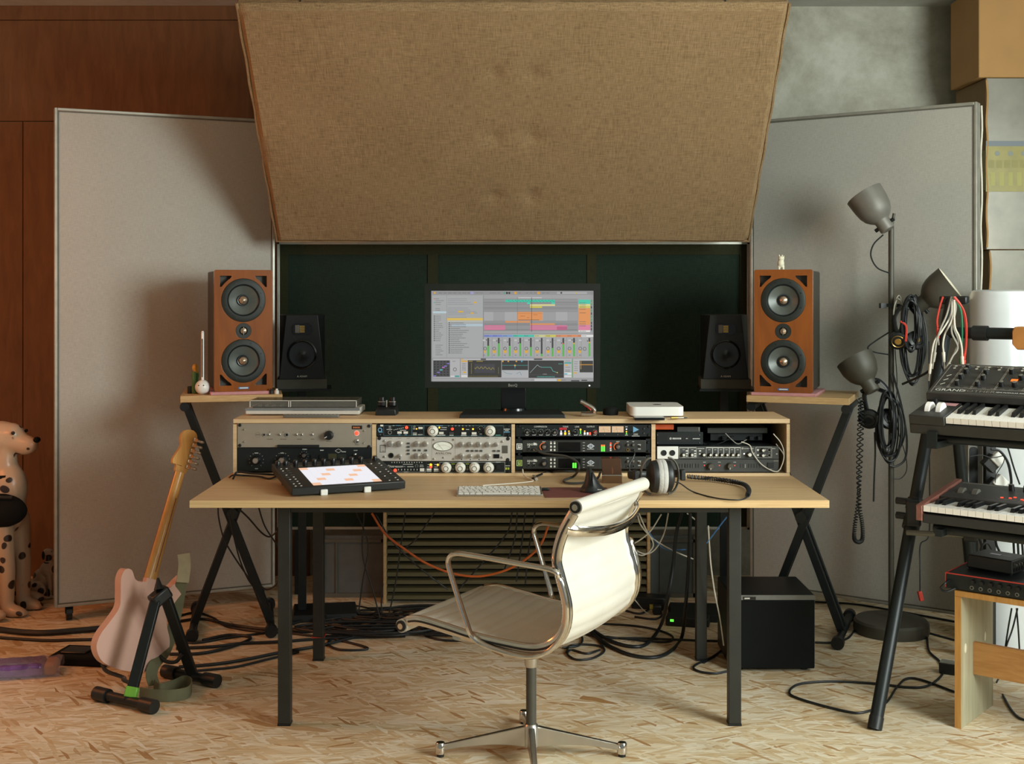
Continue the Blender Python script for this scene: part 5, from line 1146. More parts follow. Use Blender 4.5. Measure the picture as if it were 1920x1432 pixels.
# ================================================================ subwoofer
q = PZ(1388, 1258, 0); sxw = .155
xr = (1528 - CX)/F*q.y
t = thing('subwoofer', 'black subwoofer cube on the floor behind the right desk leg', 'subwoofer', (xr - sxw, q.y, 0))
MB().box((-sxw, 0, .012), (sxw, .30, .281)).build('cabinet', 'black_plastic', t, bevel=.004)
MB().box((-sxw + .003, -.008, .012), (sxw - .003, 0, .262)).build('grille', 'black_matte', t, bevel=.003)
o = MB().hexa([(-sxw, -.006, .264), (sxw, -.006, .264), (sxw, 0, .264), (-sxw, 0, .264), (-sxw, -.002, .281), (sxw, -.002, .281), (sxw, 0, .281), (-sxw, 0, .281)]).build('front_trim', 'lamp_grey', t)
MB().box((-sxw + .045, -.008, .265), (-sxw + .09, -.006, .276)).build('badge', 'black_gloss', t); MB().box((-sxw + .048, -.0086, .268), (-sxw + .068, -.008, .273)).build('badge_lettering', 'ink_white', t)
for x in (-.12, .12):
    for y in (.03, .27): MB().cyl((x, y, 0), (x, y, .012), .014, n=12).build('foot', 'black_plastic', t)
# ================================================================ office chair
TH_ = R(29); fc, fsn = math.cos(TH_), math.sin(TH_)
CC = Vector((.058, 3.73, 0))
t = thing('office_chair', 'white vinyl and chrome swivel chair turned away in front of the desk', 'chair', CC, 0)
def C(a_, w_, z): return Vector((-fc*a_ + fsn*w_, fsn*a_ + fc*w_, z))
prof = smooth_pts([Vector((a_, 0, z)) for a_, z in ((.305, .418), (.25, .428), (.16, .418), (.07, .405), (-.04, .397), (-.13, .397), (-.19, .418), (-.228, .465), (-.236, .53), (-.214, .61), (-.203, .66), (-.222, .73), (-.262, .80))], 14)
# arc length resample
def resample(ps, n):
    L_ = [0]
    for p, q in zip(ps, ps[1:]): L_.append(L_[-1] + (q - p).length)
    out = []; j = 0
    for k in range(n + 1):
        x = L_[-1]*k/n
        while j < len(ps) - 2 and L_[j+1] < x: j += 1
        f_ = (x - L_[j])/max(1e-9, L_[j+1] - L_[j]); out.append(ps[j].lerp(ps[j+1], max(0, min(1, f_))))
    return out, L_[-1]
pr_, LL = resample(prof, 150)
def sling(i0, i1, name):
    hw_ = .222; m = MB(); vs = []; n_ = 10; cnt = i1 - i0 + 1
    for side in (1, -1):
        for i in range(i0, i1 + 1):
            p = pr_[i]; tg = (pr_[min(i+1, 150)] - pr_[max(i-1, 0)]).normalized(); nm = Vector((tg.z, 0, -tg.x))
            if nm.z < 0 and i < 60: nm = -nm
            nm = Vector((-tg.z, 0, tg.x)) if Vector((-tg.z, 0, tg.x)).dot(Vector((1, 0, 1))) > 0 else Vector((tg.z, 0, -tg.x))
            sN = LL*i/150; rib = abs(math.sin(math.pi*sN/.043))
            off = side*(.006 + .0035*rib**.6)
            for k in range(n_ + 1):
                w_ = -hw_ + 2*hw_*k/n_; sag = -.010*(1 - (w_/hw_)**2)
                q = p + nm*(off + sag); vs.append(C(q.x, w_, q.z))
    N1 = n_ + 1; o2 = cnt*N1; fs = []
    for i in range(cnt - 1):
        for k in range(n_):
            a_ = i*N1 + k; fs.append((a_, a_+1, a_+N1+1, a_+N1)); fs.append((o2+a_, o2+a_+N1, o2+a_+N1+1, o2+a_+1))
        for k, fl in ((0, 0), (n_, 1)):
            a_ = i*N1 + k; q = (a_, a_+N1, o2+a_+N1, o2+a_); fs.append(q[::-1] if fl else q)
    for i in (0, cnt - 1):
        for k in range(n_): a_ = i*N1 + k; fs.append((a_, o2+a_, o2+a_+1, a_+1))
    m.add(vs, fs); return m.build(name, 'vinyl', t)
sling(0, 76, 'seat'); sling(76, 150, 'backrest')
for (pt, nm_) in ((pr_[0] + Vector((.006, 0, -.012)), 'seat_roll'), (pr_[150] + Vector((-.004, 0, .008)), 'back_roll')):
    r_ = .020
    ro = MB().cyl(C(pt.x, -.238, pt.z), C(pt.x, .238, pt.z), r_, n=24).build(nm_, 'vinyl', t)
    for s_ in (-1, 1):
        MB().cyl(C(pt.x, s_*.238, pt.z), C(pt.x, s_*.243, pt.z), .0165, n=20).build('end_cap', 'black_plastic', ro)
        MB().cyl(C(pt.x, s_*.243, pt.z), C(pt.x, s_*.245, pt.z), .009, n=14).build('cap_screw', 'chrome', ro)
for s_ in (-1, 1):
    pts = [C(p.x, s_*.230, p.z) for p in pr_[2:149:2]]
    MB().tube(pts, .012, 10, sq=(.75, 1.35)).build('side_rail', 'chrome', t)
    pts = [C(p.x, s_*.2375, p.z) for p in pr_[3:147:2]]
    MB().tube(pts, .0035, 6).build('rail_bead', 'black_plastic', t)
    # arm: flat loop from back rail forward, down and into the seat rail
    ap = [C(a_, s_*w_, z) for a_, w_, z in ((-.222, .25, .610), (-.205, .258, .632), (-.10, .262, .640), (.06, .264, .648), (.112, .264, .645), (.130, .264, .622), (.115, .264, .57), (.072, .258, .45), (.055, .252, .412), (.015, .248, .392), (-.08, .246, .378), (-.15, .246, .385), (-.20, .247, .415), (-.238, .248, .47), (-.246, .25, .53), (-.236, .25, .58))]
    MB().tube(smooth_pts(ap, 8, closed=True), .0085, 10, closed=True, sq=(1.25, .9)).build('armrest', 'chrome', t)
# cross bars behind the back and under the seat
MB().tube(smooth_pts([C(-.238, -.235, .745), C(-.262, -.20, .735), C(-.285, -.1, .722), C(-.29, 0, .718), C(-.285, .1, .722), C(-.262, .2, .735), C(-.238, .235, .745)], 6), .009, 10, sq=(.7, 1.7)).build('back_stretcher', 'chrome', t)
for a_ in (.12, -.10):
    MB().tube(smooth_pts([C(a_, -.235, .398), C(a_, -.16, .372), C(a_*.6, -.06, .345), C(a_*.5, .06, .345), C(a_, .16, .372), C(a_, .235, .398)], 5), .010, 10, sq=(1.4, .9)).build('seat_stretcher', 'alu', t)
MB().lathe([(.024, .30), (.026, .318), (.05, .335), (.062, .35), (0, .352)], None, n=24).build('seat_bracket', 'alu', t)
MB().lathe([(.018, .268), (.0195, .272), (.023, .305), (0, .306)], None, n=24).build('collar', 'alu', t)
MB().cyl((0, 0, .082), (0, 0, .272), .0155, n=24).build('column', 'lamp_dark', t)
for k, a_ in enumerate((182, -2, 272, 94)):
    ca, sa = math.cos(R(a_)), math.sin(R(a_)); Mr = Matrix(((ca, -sa, 0, 0), (sa, ca, 0, 0), (0, 0, 1, 0), (0, 0, 0, 1))); m = MB()
    n_ = 9; vs = []
    for i in range(n_ + 1):
        u = i/n_; x = .006 + .262*u; zt_ = .092 - .055*u; zb_ = .028 - .008*u + .012*math.sin(math.pi*u); hw_ = .013 - .004*u
        vs += [(x, -hw_, zb_), (x, hw_, zb_), (x, hw_*.75, zt_), (x, -hw_*.75, zt_)]
    fs = [(4*i + j, 4*i + (j+1) % 4, 4*i + 4 + (j+1) % 4, 4*i + 4 + j) for i in range(n_) for j in range(4)] + [(0, 1, 2, 3), (4*n_+3, 4*n_+2, 4*n_+1, 4*n_)]
    lg = m.add(vs, fs, Mr).build('base_leg', 'alu', t, bevel=.002)
    MB().lathe([(.0, .010), (.015, .010), (.0155, .014), (.0145, .040), (.012, .043), (0, .043)], Mr @ Matrix.Translation((.274, 0, 0)), n=22).build('foot_post', 'chrome', lg)
    MB().lathe([(0, 0), (.011, 0), (.011, .011)], Mr @ Matrix.Translation((.274, 0, 0)), n=16).build('glide', 'black_plastic', lg)
MB().lathe([(.024, .03), (.022, .09), (.017, .096), (0, .096)], None, n=24).build('hub', 'alu', t)
# ================================================================ guitar on its stand
gB = P(240, 1256, 4.32); gT = P(366, 806, 4.60)
gy = (gT - gB).normalized(); gn = Vector((math.sin(R(46)), -math.cos(R(46)), 0)); gn = (gn - gy*gn.dot(gy)).normalized(); gx = gy.cross(gn)
Mg3 = Matrix((gx, gy, gn)).transposed(); Mg = Matrix.Translation(gB) @ Mg3.to_4x4()
t = thing('electric_guitar', 'pale pink electric guitar seen from behind, leaning on a black stand', 'guitar', (gB.x, gB.y, 0))
GL = (gT - gB).length
k_ = GL/.965
out = smooth_pts([Vector((x*k_, y*k_, 0)) for x, y in ((0, -.004), (.07, .004), (.128, .03), (.155, .08), (.150, .135), (.118, .19), (.108, .235), (.128, .29), (.150, .335), (.152, .375), (.135, .395), (.115, .375), (.085, .335), (.05, .335), (.035, .345), (-.035, .335), (-.05, .33), (-.078, .335), (-.105, .365), (-.132, .362), (-.140, .325), (-.122, .265), (-.112, .22), (-.130, .17), (-.158, .11), (-.160, .06), (-.125, .018), (-.07, 0))], 5, closed=True)
MB().prism([[(p.x, p.y) for p in out]], -.044*k_, 0, Mg).build('body', 'guitar_pink', t, world=True, bevel=.015, seg=5)
ou2 = smooth_pts([Vector((x*k_, y*k_, 0)) for x, y in ((-.03, .27), (.03, .27), (.03, .36), (-.03, .36))], 1, closed=True)
MB().prism([[(-.028*k_, .27*k_), (.03*k_, .27*k_), (.03*k_, .352*k_), (-.028*k_, .352*k_)]], -.03*k_, .0012, Mg).build('neck_plate', 'guitar_pink', t, world=True, bevel=.002)
n_ = 14; m = MB(); vs = []; S_ = 8
for i in range(n_ + 1):
    u = i/n_; y = (.33 + .455*u)*k_; hw_ = (.028 - .007*u)*k_
    for j in range(S_ + 1):
        a_ = math.pi*j/S_; vs.append((hw_*math.cos(a_), y, -.026*k_ + .020*k_*math.sin(a_)))
m.add(vs, [(i*(S_+1)+j, i*(S_+1)+j+1, (i+1)*(S_+1)+j+1, (i+1)*(S_+1)+j) for i in range(n_) for j in range(S_)] + [(i*(S_+1), (i+1)*(S_+1), (i+1)*(S_+1)+S_, i*(S_+1)+S_) for i in range(n_)], Mg); nk = m.build('neck', 'maple', t, world=True)
MB().prism([[(-.028*k_, .30*k_), (.028*k_, .30*k_), (.021*k_, .79*k_), (-.021*k_, .79*k_)]], -.032*k_, -.026*k_, Mg).build('fretboard', 'cheek_wood', t, world=True)
o_ = MB().tube([Mg @ Vector((.004*k_, (.38 + .3*u/8)*k_, -.0065*k_)) for u in range(9)], .0022, 6).build('skunk_stripe', 'cheek_wood', t, world=True)
hs = smooth_pts([Vector((x*k_, y*k_, 0)) for x, y in ((.021, .785), (.030, .80), (.034, .82), (.036, .88), (.036, .93), (.026, .955), (.002, .965), (-.030, .955), (-.042, .93), (-.036, .905), (-.030, .89), (-.040, .86), (-.050, .83), (-.046, .812), (-.034, .812), (-.026, .805), (-.021, .785))], 5, closed=True)
MB().prism([[(p.x, p.y) for p in hs]], -.036*k_, -.022*k_, Mg).build('headstock', 'maple', t, world=True, bevel=.002)
for k in range(6):
    y = (.815 + k*.0228)*k_
    tn = MB().box((.014*k_, y - .007, -.022*k_), (.034*k_, y + .007, -.010*k_), Mg).build('tuner', 'chrome', t, world=True, bevel=.002)
    MB().cyl(Mg @ Vector((.034*k_, y, -.016*k_)), Mg @ Vector((.050*k_, y, -.016*k_)), .0042, n=8).build('tuner_shaft', 'alu', t, world=True)
    MB().ball(Mg @ Vector((.056*k_, y, -.016*k_)), (.0105, .0055, .0095), 8, Mg3.to_4x4()).build('tuner_button', 'alu', t, world=True)
MB().prism([circ(.128*k_, .385*k_, .006, 12)], 0, .006, Mg).build('strap_button', 'chrome', t, world=True)
# strap
t2 = thing('guitar_strap', 'olive guitar strap hanging from the pink guitar down to the floor', 'strap', PZ(330, 1295, 0))
def ribbon(pts, wdt, thick, side):
    pts = smooth_pts(pts, 8); m = MB(); vs = []
    for i, p in enumerate(pts):
        tg = (pts[min(i+1, len(pts)-1)] - pts[max(i-1, 0)]).normalized(); s_ = Vector(side(i/(len(pts)-1))); s_ = (s_ - tg*s_.dot(tg)).normalized(); nn = tg.cross(s_)
        vs += [p - s_*wdt/2 - nn*thick/2, p + s_*wdt/2 - nn*thick/2, p + s_*wdt/2 + nn*thick/2, p - s_*wdt/2 + nn*thick/2]
    L_ = len(pts); m.add(vs, [(4*i + j, 4*i + (j+1) % 4, 4*i + 4 + (j+1) % 4, 4*i + 4 + j) for i in range(L_ - 1) for j in range(4)] + [(3, 2, 1, 0), (4*L_-4, 4*L_-3, 4*L_-2, 4*L_-1)]); return m
ribbon([P(344, 1038, 4.50), P(346, 1060, 4.49), P(342, 1092, 4.48)], .045, .004, lambda u: (.9, .35, 0)).build('leather_end', 'lamp_cream', t2, world=True, bevel=.001).data.materials[0] = MATS['olive']
MATS['strap_leather'] = mat('strap_leather', '#a89c7c', .6, bump=.2); t2.children[0].data.materials[0] = MATS['strap_leather']
ribbon([P(341, 1088, 4.49), P(336, 1120, 4.50), P(328, 1160, 4.49), P(318, 1200, 4.46), P(305, 1228, 4.42), P(290, 1245, 4.38), P(284, 1265, 4.36), P(289, 1284, 4.33)], .040, .003, lambda u: (1 - .3*u, .4, .0)).build('webbing', 'olive', t2, world=True)
ribbon([PZ(289, 1284, .02), PZ(300, 1292, .021), PZ(325, 1285, .021), PZ(345, 1277, .021), PZ(359, 1283, .021), PZ(352, 1298, .021), PZ(320, 1304, .021), PZ(285, 1303, .021), PZ(262, 1299, .021)], .040, .003, lambda u: (0, .1, 1)).build('webbing', 'olive', t2, world=True)
# stand
ax = P(300, 1108, 4.27); t = thing('guitar_stand', 'black A-frame guitar stand with thick rubber feet on the floor', 'guitar stand', (ax.x, ax.y, 0))
MB().bar(P(285, 1130, 4.26), P(315, 1105, 4.30), .05, .045).build('head_block', 'black_plastic', t, world=True, bevel=.008)
tip = MB().cyl(P(298, 1105, 4.27), P(296, 1083, 4.28), .018, .004, 8).build('head_tip', 'black_plastic', t, world=True)
fl0, fl1 = PZ(184, 1300, .024), PZ(286, 1324, .024); fr0, fr1 = PZ(312, 1258, .024), PZ(404, 1276, .024)
for a_, b_, c_, nm_ in ((P(292, 1125, 4.26), fl0.lerp(fl1, .58), fl0, 'leg'), (P(311, 1120, 4.30), fr0.lerp(fr1, .55), fr0, 'leg')):
    MB().bar(a_, b_ + Vector((0, 0, .0)), .036, .026, (0, 1, 0)).build('leg', 'black_metal', t, world=True, bevel=.004)
for a_, b_ in ((fl0, fl1), (fr0, fr1)):
    f_ = MB().cyl(a_, b_, .0165, n=16).build('foot_tube', 'black_metal', t, world=True)
    dv = (b_ - a_).normalized()
    for p0, p1 in ((a_ - dv*.01, a_ + dv*.05), (b_ - dv*.05, b_ + dv*.01)): MB().cyl(p0, p1, .0235, n=18).build('rubber_end', 'black_plastic', t, world=True)
la = P(292, 1125, 4.26); lb = fl0.lerp(fl1, .58)
p0, p1 = la.lerp(lb, .86), la.lerp(lb, .965); MB().bar(p0, p1, .041, .031, (0, 1, 0)).build('green_tape', 'green_tape', t, world=True, bevel=.004)
for a_, pts in ((0, [la.lerp(lb, .84), la.lerp(lb, .84) + Vector((-.05, .05, -.0)), P(232, 1270, 4.27), P(200, 1258, 4.33), P(192, 1245, 4.36)]), (1, [P(342, 1225, 4.36), P(330, 1240, 4.36), P(312, 1240, 4.38), P(300, 1230, 4.42)])):
    MB().tube(smooth_pts(pts, 6), .007, 8).build('cradle_arm', 'black_plastic', t, world=True)
# ================================================================ dalmatian statues
def dog(label, loc, s, rotz):
    t = thing('dog_statue', label, 'statue', loc, rotz); m = MB()
    b = lambda c, r, **k: m.ball(Vector(c)*s, tuple(x*s for x in r) if isinstance(r, tuple) else r*s, 12, **k)
    def limb(a_, b_, r0, r1): m.cyl(Vector(a_)*s, Vector(b_)*s, r0*s, r1*s, 14)
    # facing +X, sitting: haunches behind, chest upright, front legs straight
    b((-.20, 0, .17), (.17, .15, .17)); b((-.12, 0, .32), (.15, .125, .18)); b((-.03, 0, .46), (.125, .11, .15)); b((.02, 0, .54), (.085, .08, .12))
    limb((.0, 0, .52), (.008, 0, .74), .07, .046)
    b((-.01, 0, .765), (.085, .07, .072)); b((.035, 0, .775), (.06, .055, .055)); limb((.03, 0, .752), (.125, 0, .735), .052, .038); b((.13, 0, .733), (.032, .036, .034)); b((.10, 0, .708), (.045, .03, .018))
    b((.152, 0, .752), (.014, .017, .012))
    for y in (-1, 1):
        limb((.03, y*.065, .42), (.055, y*.062, .2), .05, .036); limb((.055, y*.062, .2), (.055, y*.062, .03), .036, .030); b((.085, y*.062, .024), (.055, .036, .026))
        b((-.13, y*.13, .15), (.15, .06, .15)); b((.01, y*.15, .03), (.10, .04, .032)); b((-.045, y*.078, .745), (.03, .016, .075)); 
        b((.06, y*.043, .79), (.018, .014, .012))
        for f_ in (-.018, 0, .018): b((.13, y*.062 + f_, .016), (.018, .010, .015))
    m.tube([Vector(p)*s for p in ((-.35, 0, .08), (-.42, .04, .04), (-.44, .12, .03), (-.38, .2, .03))], [.035*s, .028*s, .02*s, .012*s], 10)
    organic('body', 'dalmatian', t, m, .011*s if s > .5 else .008*s, smooth=4)
    for y in (-1, 1):
        MB().ball(Vector((.076, y*.05, .79))*s, (.008*s,)*3, 8).build('eye', 'black_gloss', t)
        e = MB().ball((0, 0, 0), (.03*s, .012*s, .075*s), 10); o = e.build('ear', 'rubber', t); o.location = Vector((-.05, y*.085, .73))*s
    MB().ball(Vector((.158, 0, .757))*s, (.014*s, .02*s, .013*s), 10).build('nose', 'black_matte', t)
    m = MB().lathe([(.073*s, -.008*s), (.076*s, 0), (.073*s, .008*s)], Matrix.Translation(Vector((.004, 0, .60))*s), n=26); m.build('collar', 'black_matte', t)
    return t
q = PZ(40, 1150, 0)
dg_ = dog('tall seated spotted dog statue at the far left beside the grey screen', (q.x - .085, q.y + .02, 0), 1.0, R(-10))
t = thing('black_bag', 'black bag slung across the chest of the tall spotted dog statue', 'bag', (q.x - .05, q.y - .05, .36))
m = MB(); m.ball((-.02, -.02, .10), (.125, .06, .075), 12); m.ball((-.06, 0, .06), (.10, .06, .06), 12); organic('pouch', 'black_matte', t, m, .01)
MB().tube(smooth_pts([(-.11, -.03, .15), (-.03, -.07, .165), (.05, -.05, .16)], 5), .008, 6).build('strap', 'black_plastic', t)
q = PZ(88, 1122, 0); dog('small spotted puppy statue beside the tall dog statue', (q.x - .0, q.y + .02, 0), .27, R(-5))
# wrapped package on the floor at the far left
q = PZ(40, 1275, 0); t = thing('wrapped_package', 'clear wrapped purple and orange package lying on the floor at the left edge', 'package', (q.x - .05, q.y, 0), R(13))
MB().box((-.22, 0, .004), (.12, .12, .05)).build('contents', 'purple_foil', t, bevel=.012); MB().box((.12, .004, .004), (.165, .115, .045)).build('end_piece', 'toy_orange', t, bevel=.012)
m = MB(); n1, n2 = 24, 10; vs = [(-.24 + .42*i/n1, -.012 + .144*j/n2, .054 + .003*math.sin(i*2.1 + j*1.3) + .002*math.sin(i*.9 - j*2.7) - .05*abs(j/n2*2 - 1)**6) for j in range(n2 + 1) for i in range(n1 + 1)]
m.add(vs, [(j*(n1+1)+i, j*(n1+1)+i+1, (j+1)*(n1+1)+i+1, (j+1)*(n1+1)+i) for j in range(n2) for i in range(n1)]); m.build('plastic_wrap', 'plastic_wrap', t)
# ================================================================ floor lamp with three heads
LD = 5.08
lx = (1671 - CX)/F*LD
t = thing('floor_lamp', 'grey floor lamp with three bowl heads, cables hung on its pole', 'floor lamp', (lx, LD, 0))
MB().lathe([(0, 0), (.148, 0), (.152, .012), (.150, .045), (.142, .054), (.03, .058), (0, .058)], None, n=40).build('base', 'lamp_dark', t)
MB().cyl((0, 0, .05), (0, 0, P(0, 425, LD).z), .0115, n=16).build('pole', 'lamp_dark', t)
MB().cyl((0, 0, P(0, 432, LD).z), (0.012, 0, P(0, 400, LD).z), .006, n=10).build('top_bolt', 'lamp_dark', t)
def head(neck, rim, mat_, s=1.0):
    """bowl shade from the neck point toward the centre of its opening"""
    ax_ = (rim - neck); L_ = ax_.length; M_ = Matrix.Translation(neck) @ frame_for(ax_).to_4x4()
    r_ = .072*s
    prof = [(.0, -.04), (.028, -.04), (.031, -.036), (.031, .004), (.034, .008), (.046, .018), (.060, .034), (.069, .056), (.074, L_*.62), (r_*1.08, L_)]
    inn = [(r_*1.06, L_), (.072, L_*.62), (.067, .057), (.056, .036), (.03, .02), (0, .02)]
    sh = MB().lathe(prof, M_, n=36).build('shade', mat_, t, world=True)
    sh2 = MB().lathe(inn, M_, n=36).build('shade_lining', 'lamp_cream', t, world=True)
    MB().ball(M_ @ Vector((0, 0, L_*.5)), .026, 10).build('bulb', 'white_plastic', t, world=True)
    for a_ in (0, 1): MB().cyl(M_ @ Vector((0, (.028 if a_ else -.028), -.015)), M_ @ Vector((0, (.045 if a_ else -.045), -.015)), .008, n=10).build('clamp_knob', 'black_metal', t, world=True)
head(P(1655, 416, LD - .04), P(1620, 364, LD + .0), 'lamp_grey')
head(P(1733, 566, LD - .07), P(1783, 531, LD - .11), 'lamp_dark')
head(P(1628, 718, LD - .09), P(1602, 672, LD - .05), 'lamp_dark')  # darker material puts the shade on this lowest head into its colour
MB().bar(P(1655, 572, LD), P(1730, 574, LD - .05), .02, .014).build('cross_arm', 'black_metal', t, world=True)
MB().bar(P(1650, 573, LD), P(1660, 573, LD), .03, .02).build('arm_knob', 'black_metal', t, world=True)
MB().bar(P(1668, 738, LD), P(1632, 724, LD - .05), .02, .014).build('cross_arm', 'black_metal', t, world=True)
for pts in ([(1656, 440), (1638, 458), (1633, 480), (1645, 502), (1668, 512)], [(1668, 622), (1640, 640), (1627, 652), (1640, 660), (1668, 665)]):
    MB().tube(smooth_pts([P(x, y, LD - .03) for x, y in pts], 7), .0032, 6).build('lamp_cord', 'cable_black', t, world=True)
# things hung on the lamp pole
def ring_bundle(name, label, cx, cy, rx, ry, d, n, mat_, r=.003, cat='cable', group=None):
    pts = []
    for k in range(n*14 + 1):
        a_ = 2*math.pi*k/14 + .9; j = 1 + .12*math.sin(k*.37) ; w = (k/14) / n
        pts.append(P(cx + rx*j*math.sin(a_)*(.75 + .25*math.sin(k*.11)), cy - ry*(.92 + .12*math.cos(k*.21))*math.cos(a_), d - .03 + .05*w + .006*math.sin(k*1.9)))
    o = MB().tube(smooth_pts(pts, 4), r, 6).solo(name, mat_, label, cat, group); return o
ring_bundle('cable_coil', 'big coil of black cable hanging from the lamp arm', 1711, 637, 24, 82, LD - .06, 8, 'cable_black', .0036)
ring_bundle('cable_coil', 'thin grey cable coil hanging close to the lamp pole', 1685, 590, 10, 36, LD - .05, 5, 'grey_cable', .0026)
ring_bundle('cable_coil', 'black cable coil hanging low beside the lamp pole', 1668, 800, 26, 66, LD - .06, 6, 'cable_black', .0036)
def hung_headphones(label, cx, cy, d, s, trim='gold'):
    t = thing('headphones', label, 'headphones', P(cx, cy + 30, d)); c0 = P(cx, cy, d)
    for dx, fac in ((-.022*s, -1), (.05*s, 1)):
        M_ = Matrix.Translation(c0 + Vector((dx, 0, 0))) @ Matrix.Rotation(R(90 - 25*fac), 4, 'X') @ Matrix.Rotation(R(20*fac), 4, 'Y')
        MB().lathe([(0, -.016*s), (.036*s, -.014*s), (.041*s, -.006*s), (.04*s, .008*s), (.03*s, .014*s), (0, .014*s)], M_, n=28).build('ear_cup', 'black_plastic', t, world=True)
        MB().lathe([(0, .0155*s), (.013*s, .0155*s), (.015*s, .013*s)], M_, n=20).build('cup_emblem', trim, t, world=True)
        MB().lathe([(.024*s, .014*s), (.026*s, .0158*s), (.028*s, .0135*s)], M_, n=24).build('cup_ring', trim if fac < 0 else 'black_gloss', t, world=True)
    MB().tube(smooth_pts([c0 + Vector(p)*s for p in ((-.03, 0, .03), (-.035, .01, .10), (.01, .015, .15), (.06, .01, .10), (.06, 0, .03))], 6), .007*s, 8, sq=(.6, 1.5)).build('headband', 'black_plastic', t, world=True)
hung_headphones('black headphones with gold trim hanging on the lamp pole', 1694, 638, LD - .09, .95)
hung_headphones('all-black headphones hanging under the lowest lamp head', 1640, 785, LD - .08, 1.05, 'black_matte')
ring_bundle('cable_coil', 'dense black cable bundle hooked over the lamp arm', 1708, 606, 17, 52, LD - .09, 11, 'cable_black', .004)
ring_bundle('cable_coil', 'second black cable coil close behind the low black headphones', 1663, 790, 15, 58, LD - .10, 9, 'cable_black', .004)
cable([P(1688, 602, LD - .12), P(1699, 612, LD - .12), P(1698, 640, LD - .12)], .0045, 'red_plastic', 'red cable tie on the cables hung from the lamp', name='cable_tie', cat='cable tie')
def spiral(pts, rr, r, turns, mat_, label, loop_from=None):
    pts = smooth_pts(pts, 60); L_ = len(pts); out = []
    for i, p in enumerate(pts):
        tn = (pts[min(i+1, L_-1)] - pts[max(i-1, 0)]).normalized(); u = tn.cross(Vector((0, 1, 0))).normalized(); v = u.cross(tn); a_ = 2*math.pi*turns*i/L_
        out.append(p + (u*math.cos(a_) + v*math.sin(a_))*rr)
    return MB().tube(out, r, 5).solo('coiled_cable', mat_, label, 'cable')
spiral([P(1613, 745, LD - .1), P(1611, 800, LD - .1), P(1609, 880, LD - .1), P(1612, 950, LD - .1), P(1617, 985, LD - .1), P(1617, 1010, LD - .1), P(1610, 1016, LD - .1), P(1602, 1010, LD - .1), P(1603, 985, LD - .1), P(1609, 940, LD - .1), P(1613, 880, LD - .1), P(1616, 800, LD - .1), P(1616, 750, LD - .1)], .007, .0024, 95, 'cable_black', 'long black curly cable hanging in a loop left of the lamp pole')
cable([P(1640, 810, LD - .07), P(1641, 850, LD - .07), P(1639, 900, LD - .07), P(1638, 940, LD - .07)], .0035, 'cable_black', 'short straight black lead hanging below the black headphones')
cable([P(1674, 700, LD - .03), P(1690, 760, LD - .03), P(1700, 820, LD - .03), P(1697, 860, LD - .03), P(1680, 874, LD - .03), P(1668, 872, LD - .03)], .0042, 'cable_black', 'thick black cable sweeping round right of the lamp pole')
cable([P(1678, 650, LD - .03), P(1682, 720, LD - .03), P(1680, 790, LD - .03), P(1697, 850, LD - .03), P(1700, 880, LD - .03), P(1690, 896, LD - .03), P(1676, 898, LD - .03)], .0018, 'cable_black', 'thin black wire dangling along the lamp pole')
cable([P(1692, 720, 4.6), P(1715, 710, 4.55), P(1735, 700, 4.5), P(1748, 690, 4.45)], .0045, 'cable_black', 'black drumstick-thin lead slanting between lamp and synth stand')
cable([P(1742, 640, 4.9), P(1742, 760, 4.9), P(1743, 900, 4.9), P(1742, 1000, 4.9), P(1726, 1020, 4.85), P(1725, 1060, 4.8), P(1725, 1108, 4.8)], .0025, 'cable_black', 'thin black cord hanging straight down behind the synth stand')
MB().bar(P(1724, 1108, 4.8), P(1728, 1126, 4.8), .018, .016).solo('cord_plug', 'red_plastic', 'orange plug on the cord hanging behind the synth stand', 'plug', bevel=.003)
# ================================================================ cartons and white column at the right
def carton(label, x0, z0, z1, y0, y1, face, side, taped, x1=2.75):
    t = thing('cardboard_box', label, 'box', ((x0 + x1)/2, y0, z0)); w = (x1 - x0)/2
    MB().box((-w, 0, 0), (w, y1 - y0, z1 - z0)).build('carton', side if taped else face, t, bevel=.004)
    if taped:
        MB().box((-w + .004, -.0018, .002), (-w + .21, -.0003, z1 - z0 - .002)).build('silver_tape', 'silver_tape', t)
        MB().box((-w + .18, -.003, .002), (-w + .205, -.0018, z1 - z0 - .002)).build('tape_edge', 'card', t)
        MB().tube(smooth_pts([(-w + .004 + .003*math.sin(k*1.9), -.001, .01 + (z1 - z0 - .02)*k/12) for k in range(13)], 3), .005, 6).build('frayed_corner', 'card', t)
    return t
carton('plain brown carton on top of the box stack by the ceiling', 2.118, 2.372, 2.79, 5.6, 5.96, 'card', 'card', False)
t = carton('taped carton with a yellow tape band, under the plain brown carton', 2.150, 1.592, 2.370, 5.6, 5.98, 'silver_tape', 'card_dark', True)
w = (2.75 - 2.15)/2
MB().box((-w - .0015, -.0045, .262), (.0, -.0032, .475)).build('yellow_tape', 'yellow_tape', t); MB().box((-w - .002, -.0045, .27), (-w - .0006, .10, .45)).build('yellow_tape', 'yellow_tape', t)
pm = MB()
for k in range(7): pm.rect(-w + .01 + k*.036, .37, -w + .036 + k*.036, .405, '#8d8640', -.0049)
for k in range(5): pm.rect(-w + .02 + k*.04, .29, -w + .04 + k*.04, .35, '#a3a04e', -.0049)
for k in range(3): pm.disc(-w + .05 + k*.06, .435, .012, '#7f867a', -.0049)
pm.rect(-w - .001, .468, 0, .492, '#6f787e', -.0048); pm.build('tape_print', 'print', t)
carton('taped carton below the yellow-banded one, behind the white column', 2.165, .80, 1.59, 5.6, 5.98, 'silver_tape', 'card_dark', True)
carton('lowest taped carton of the stack, on the floor behind the white column', 2.15, 0, .798, 5.6, 5.98, 'silver_tape', 'card_dark', True)
wd = 4.88; wx = (1880 - CX)/F*wd
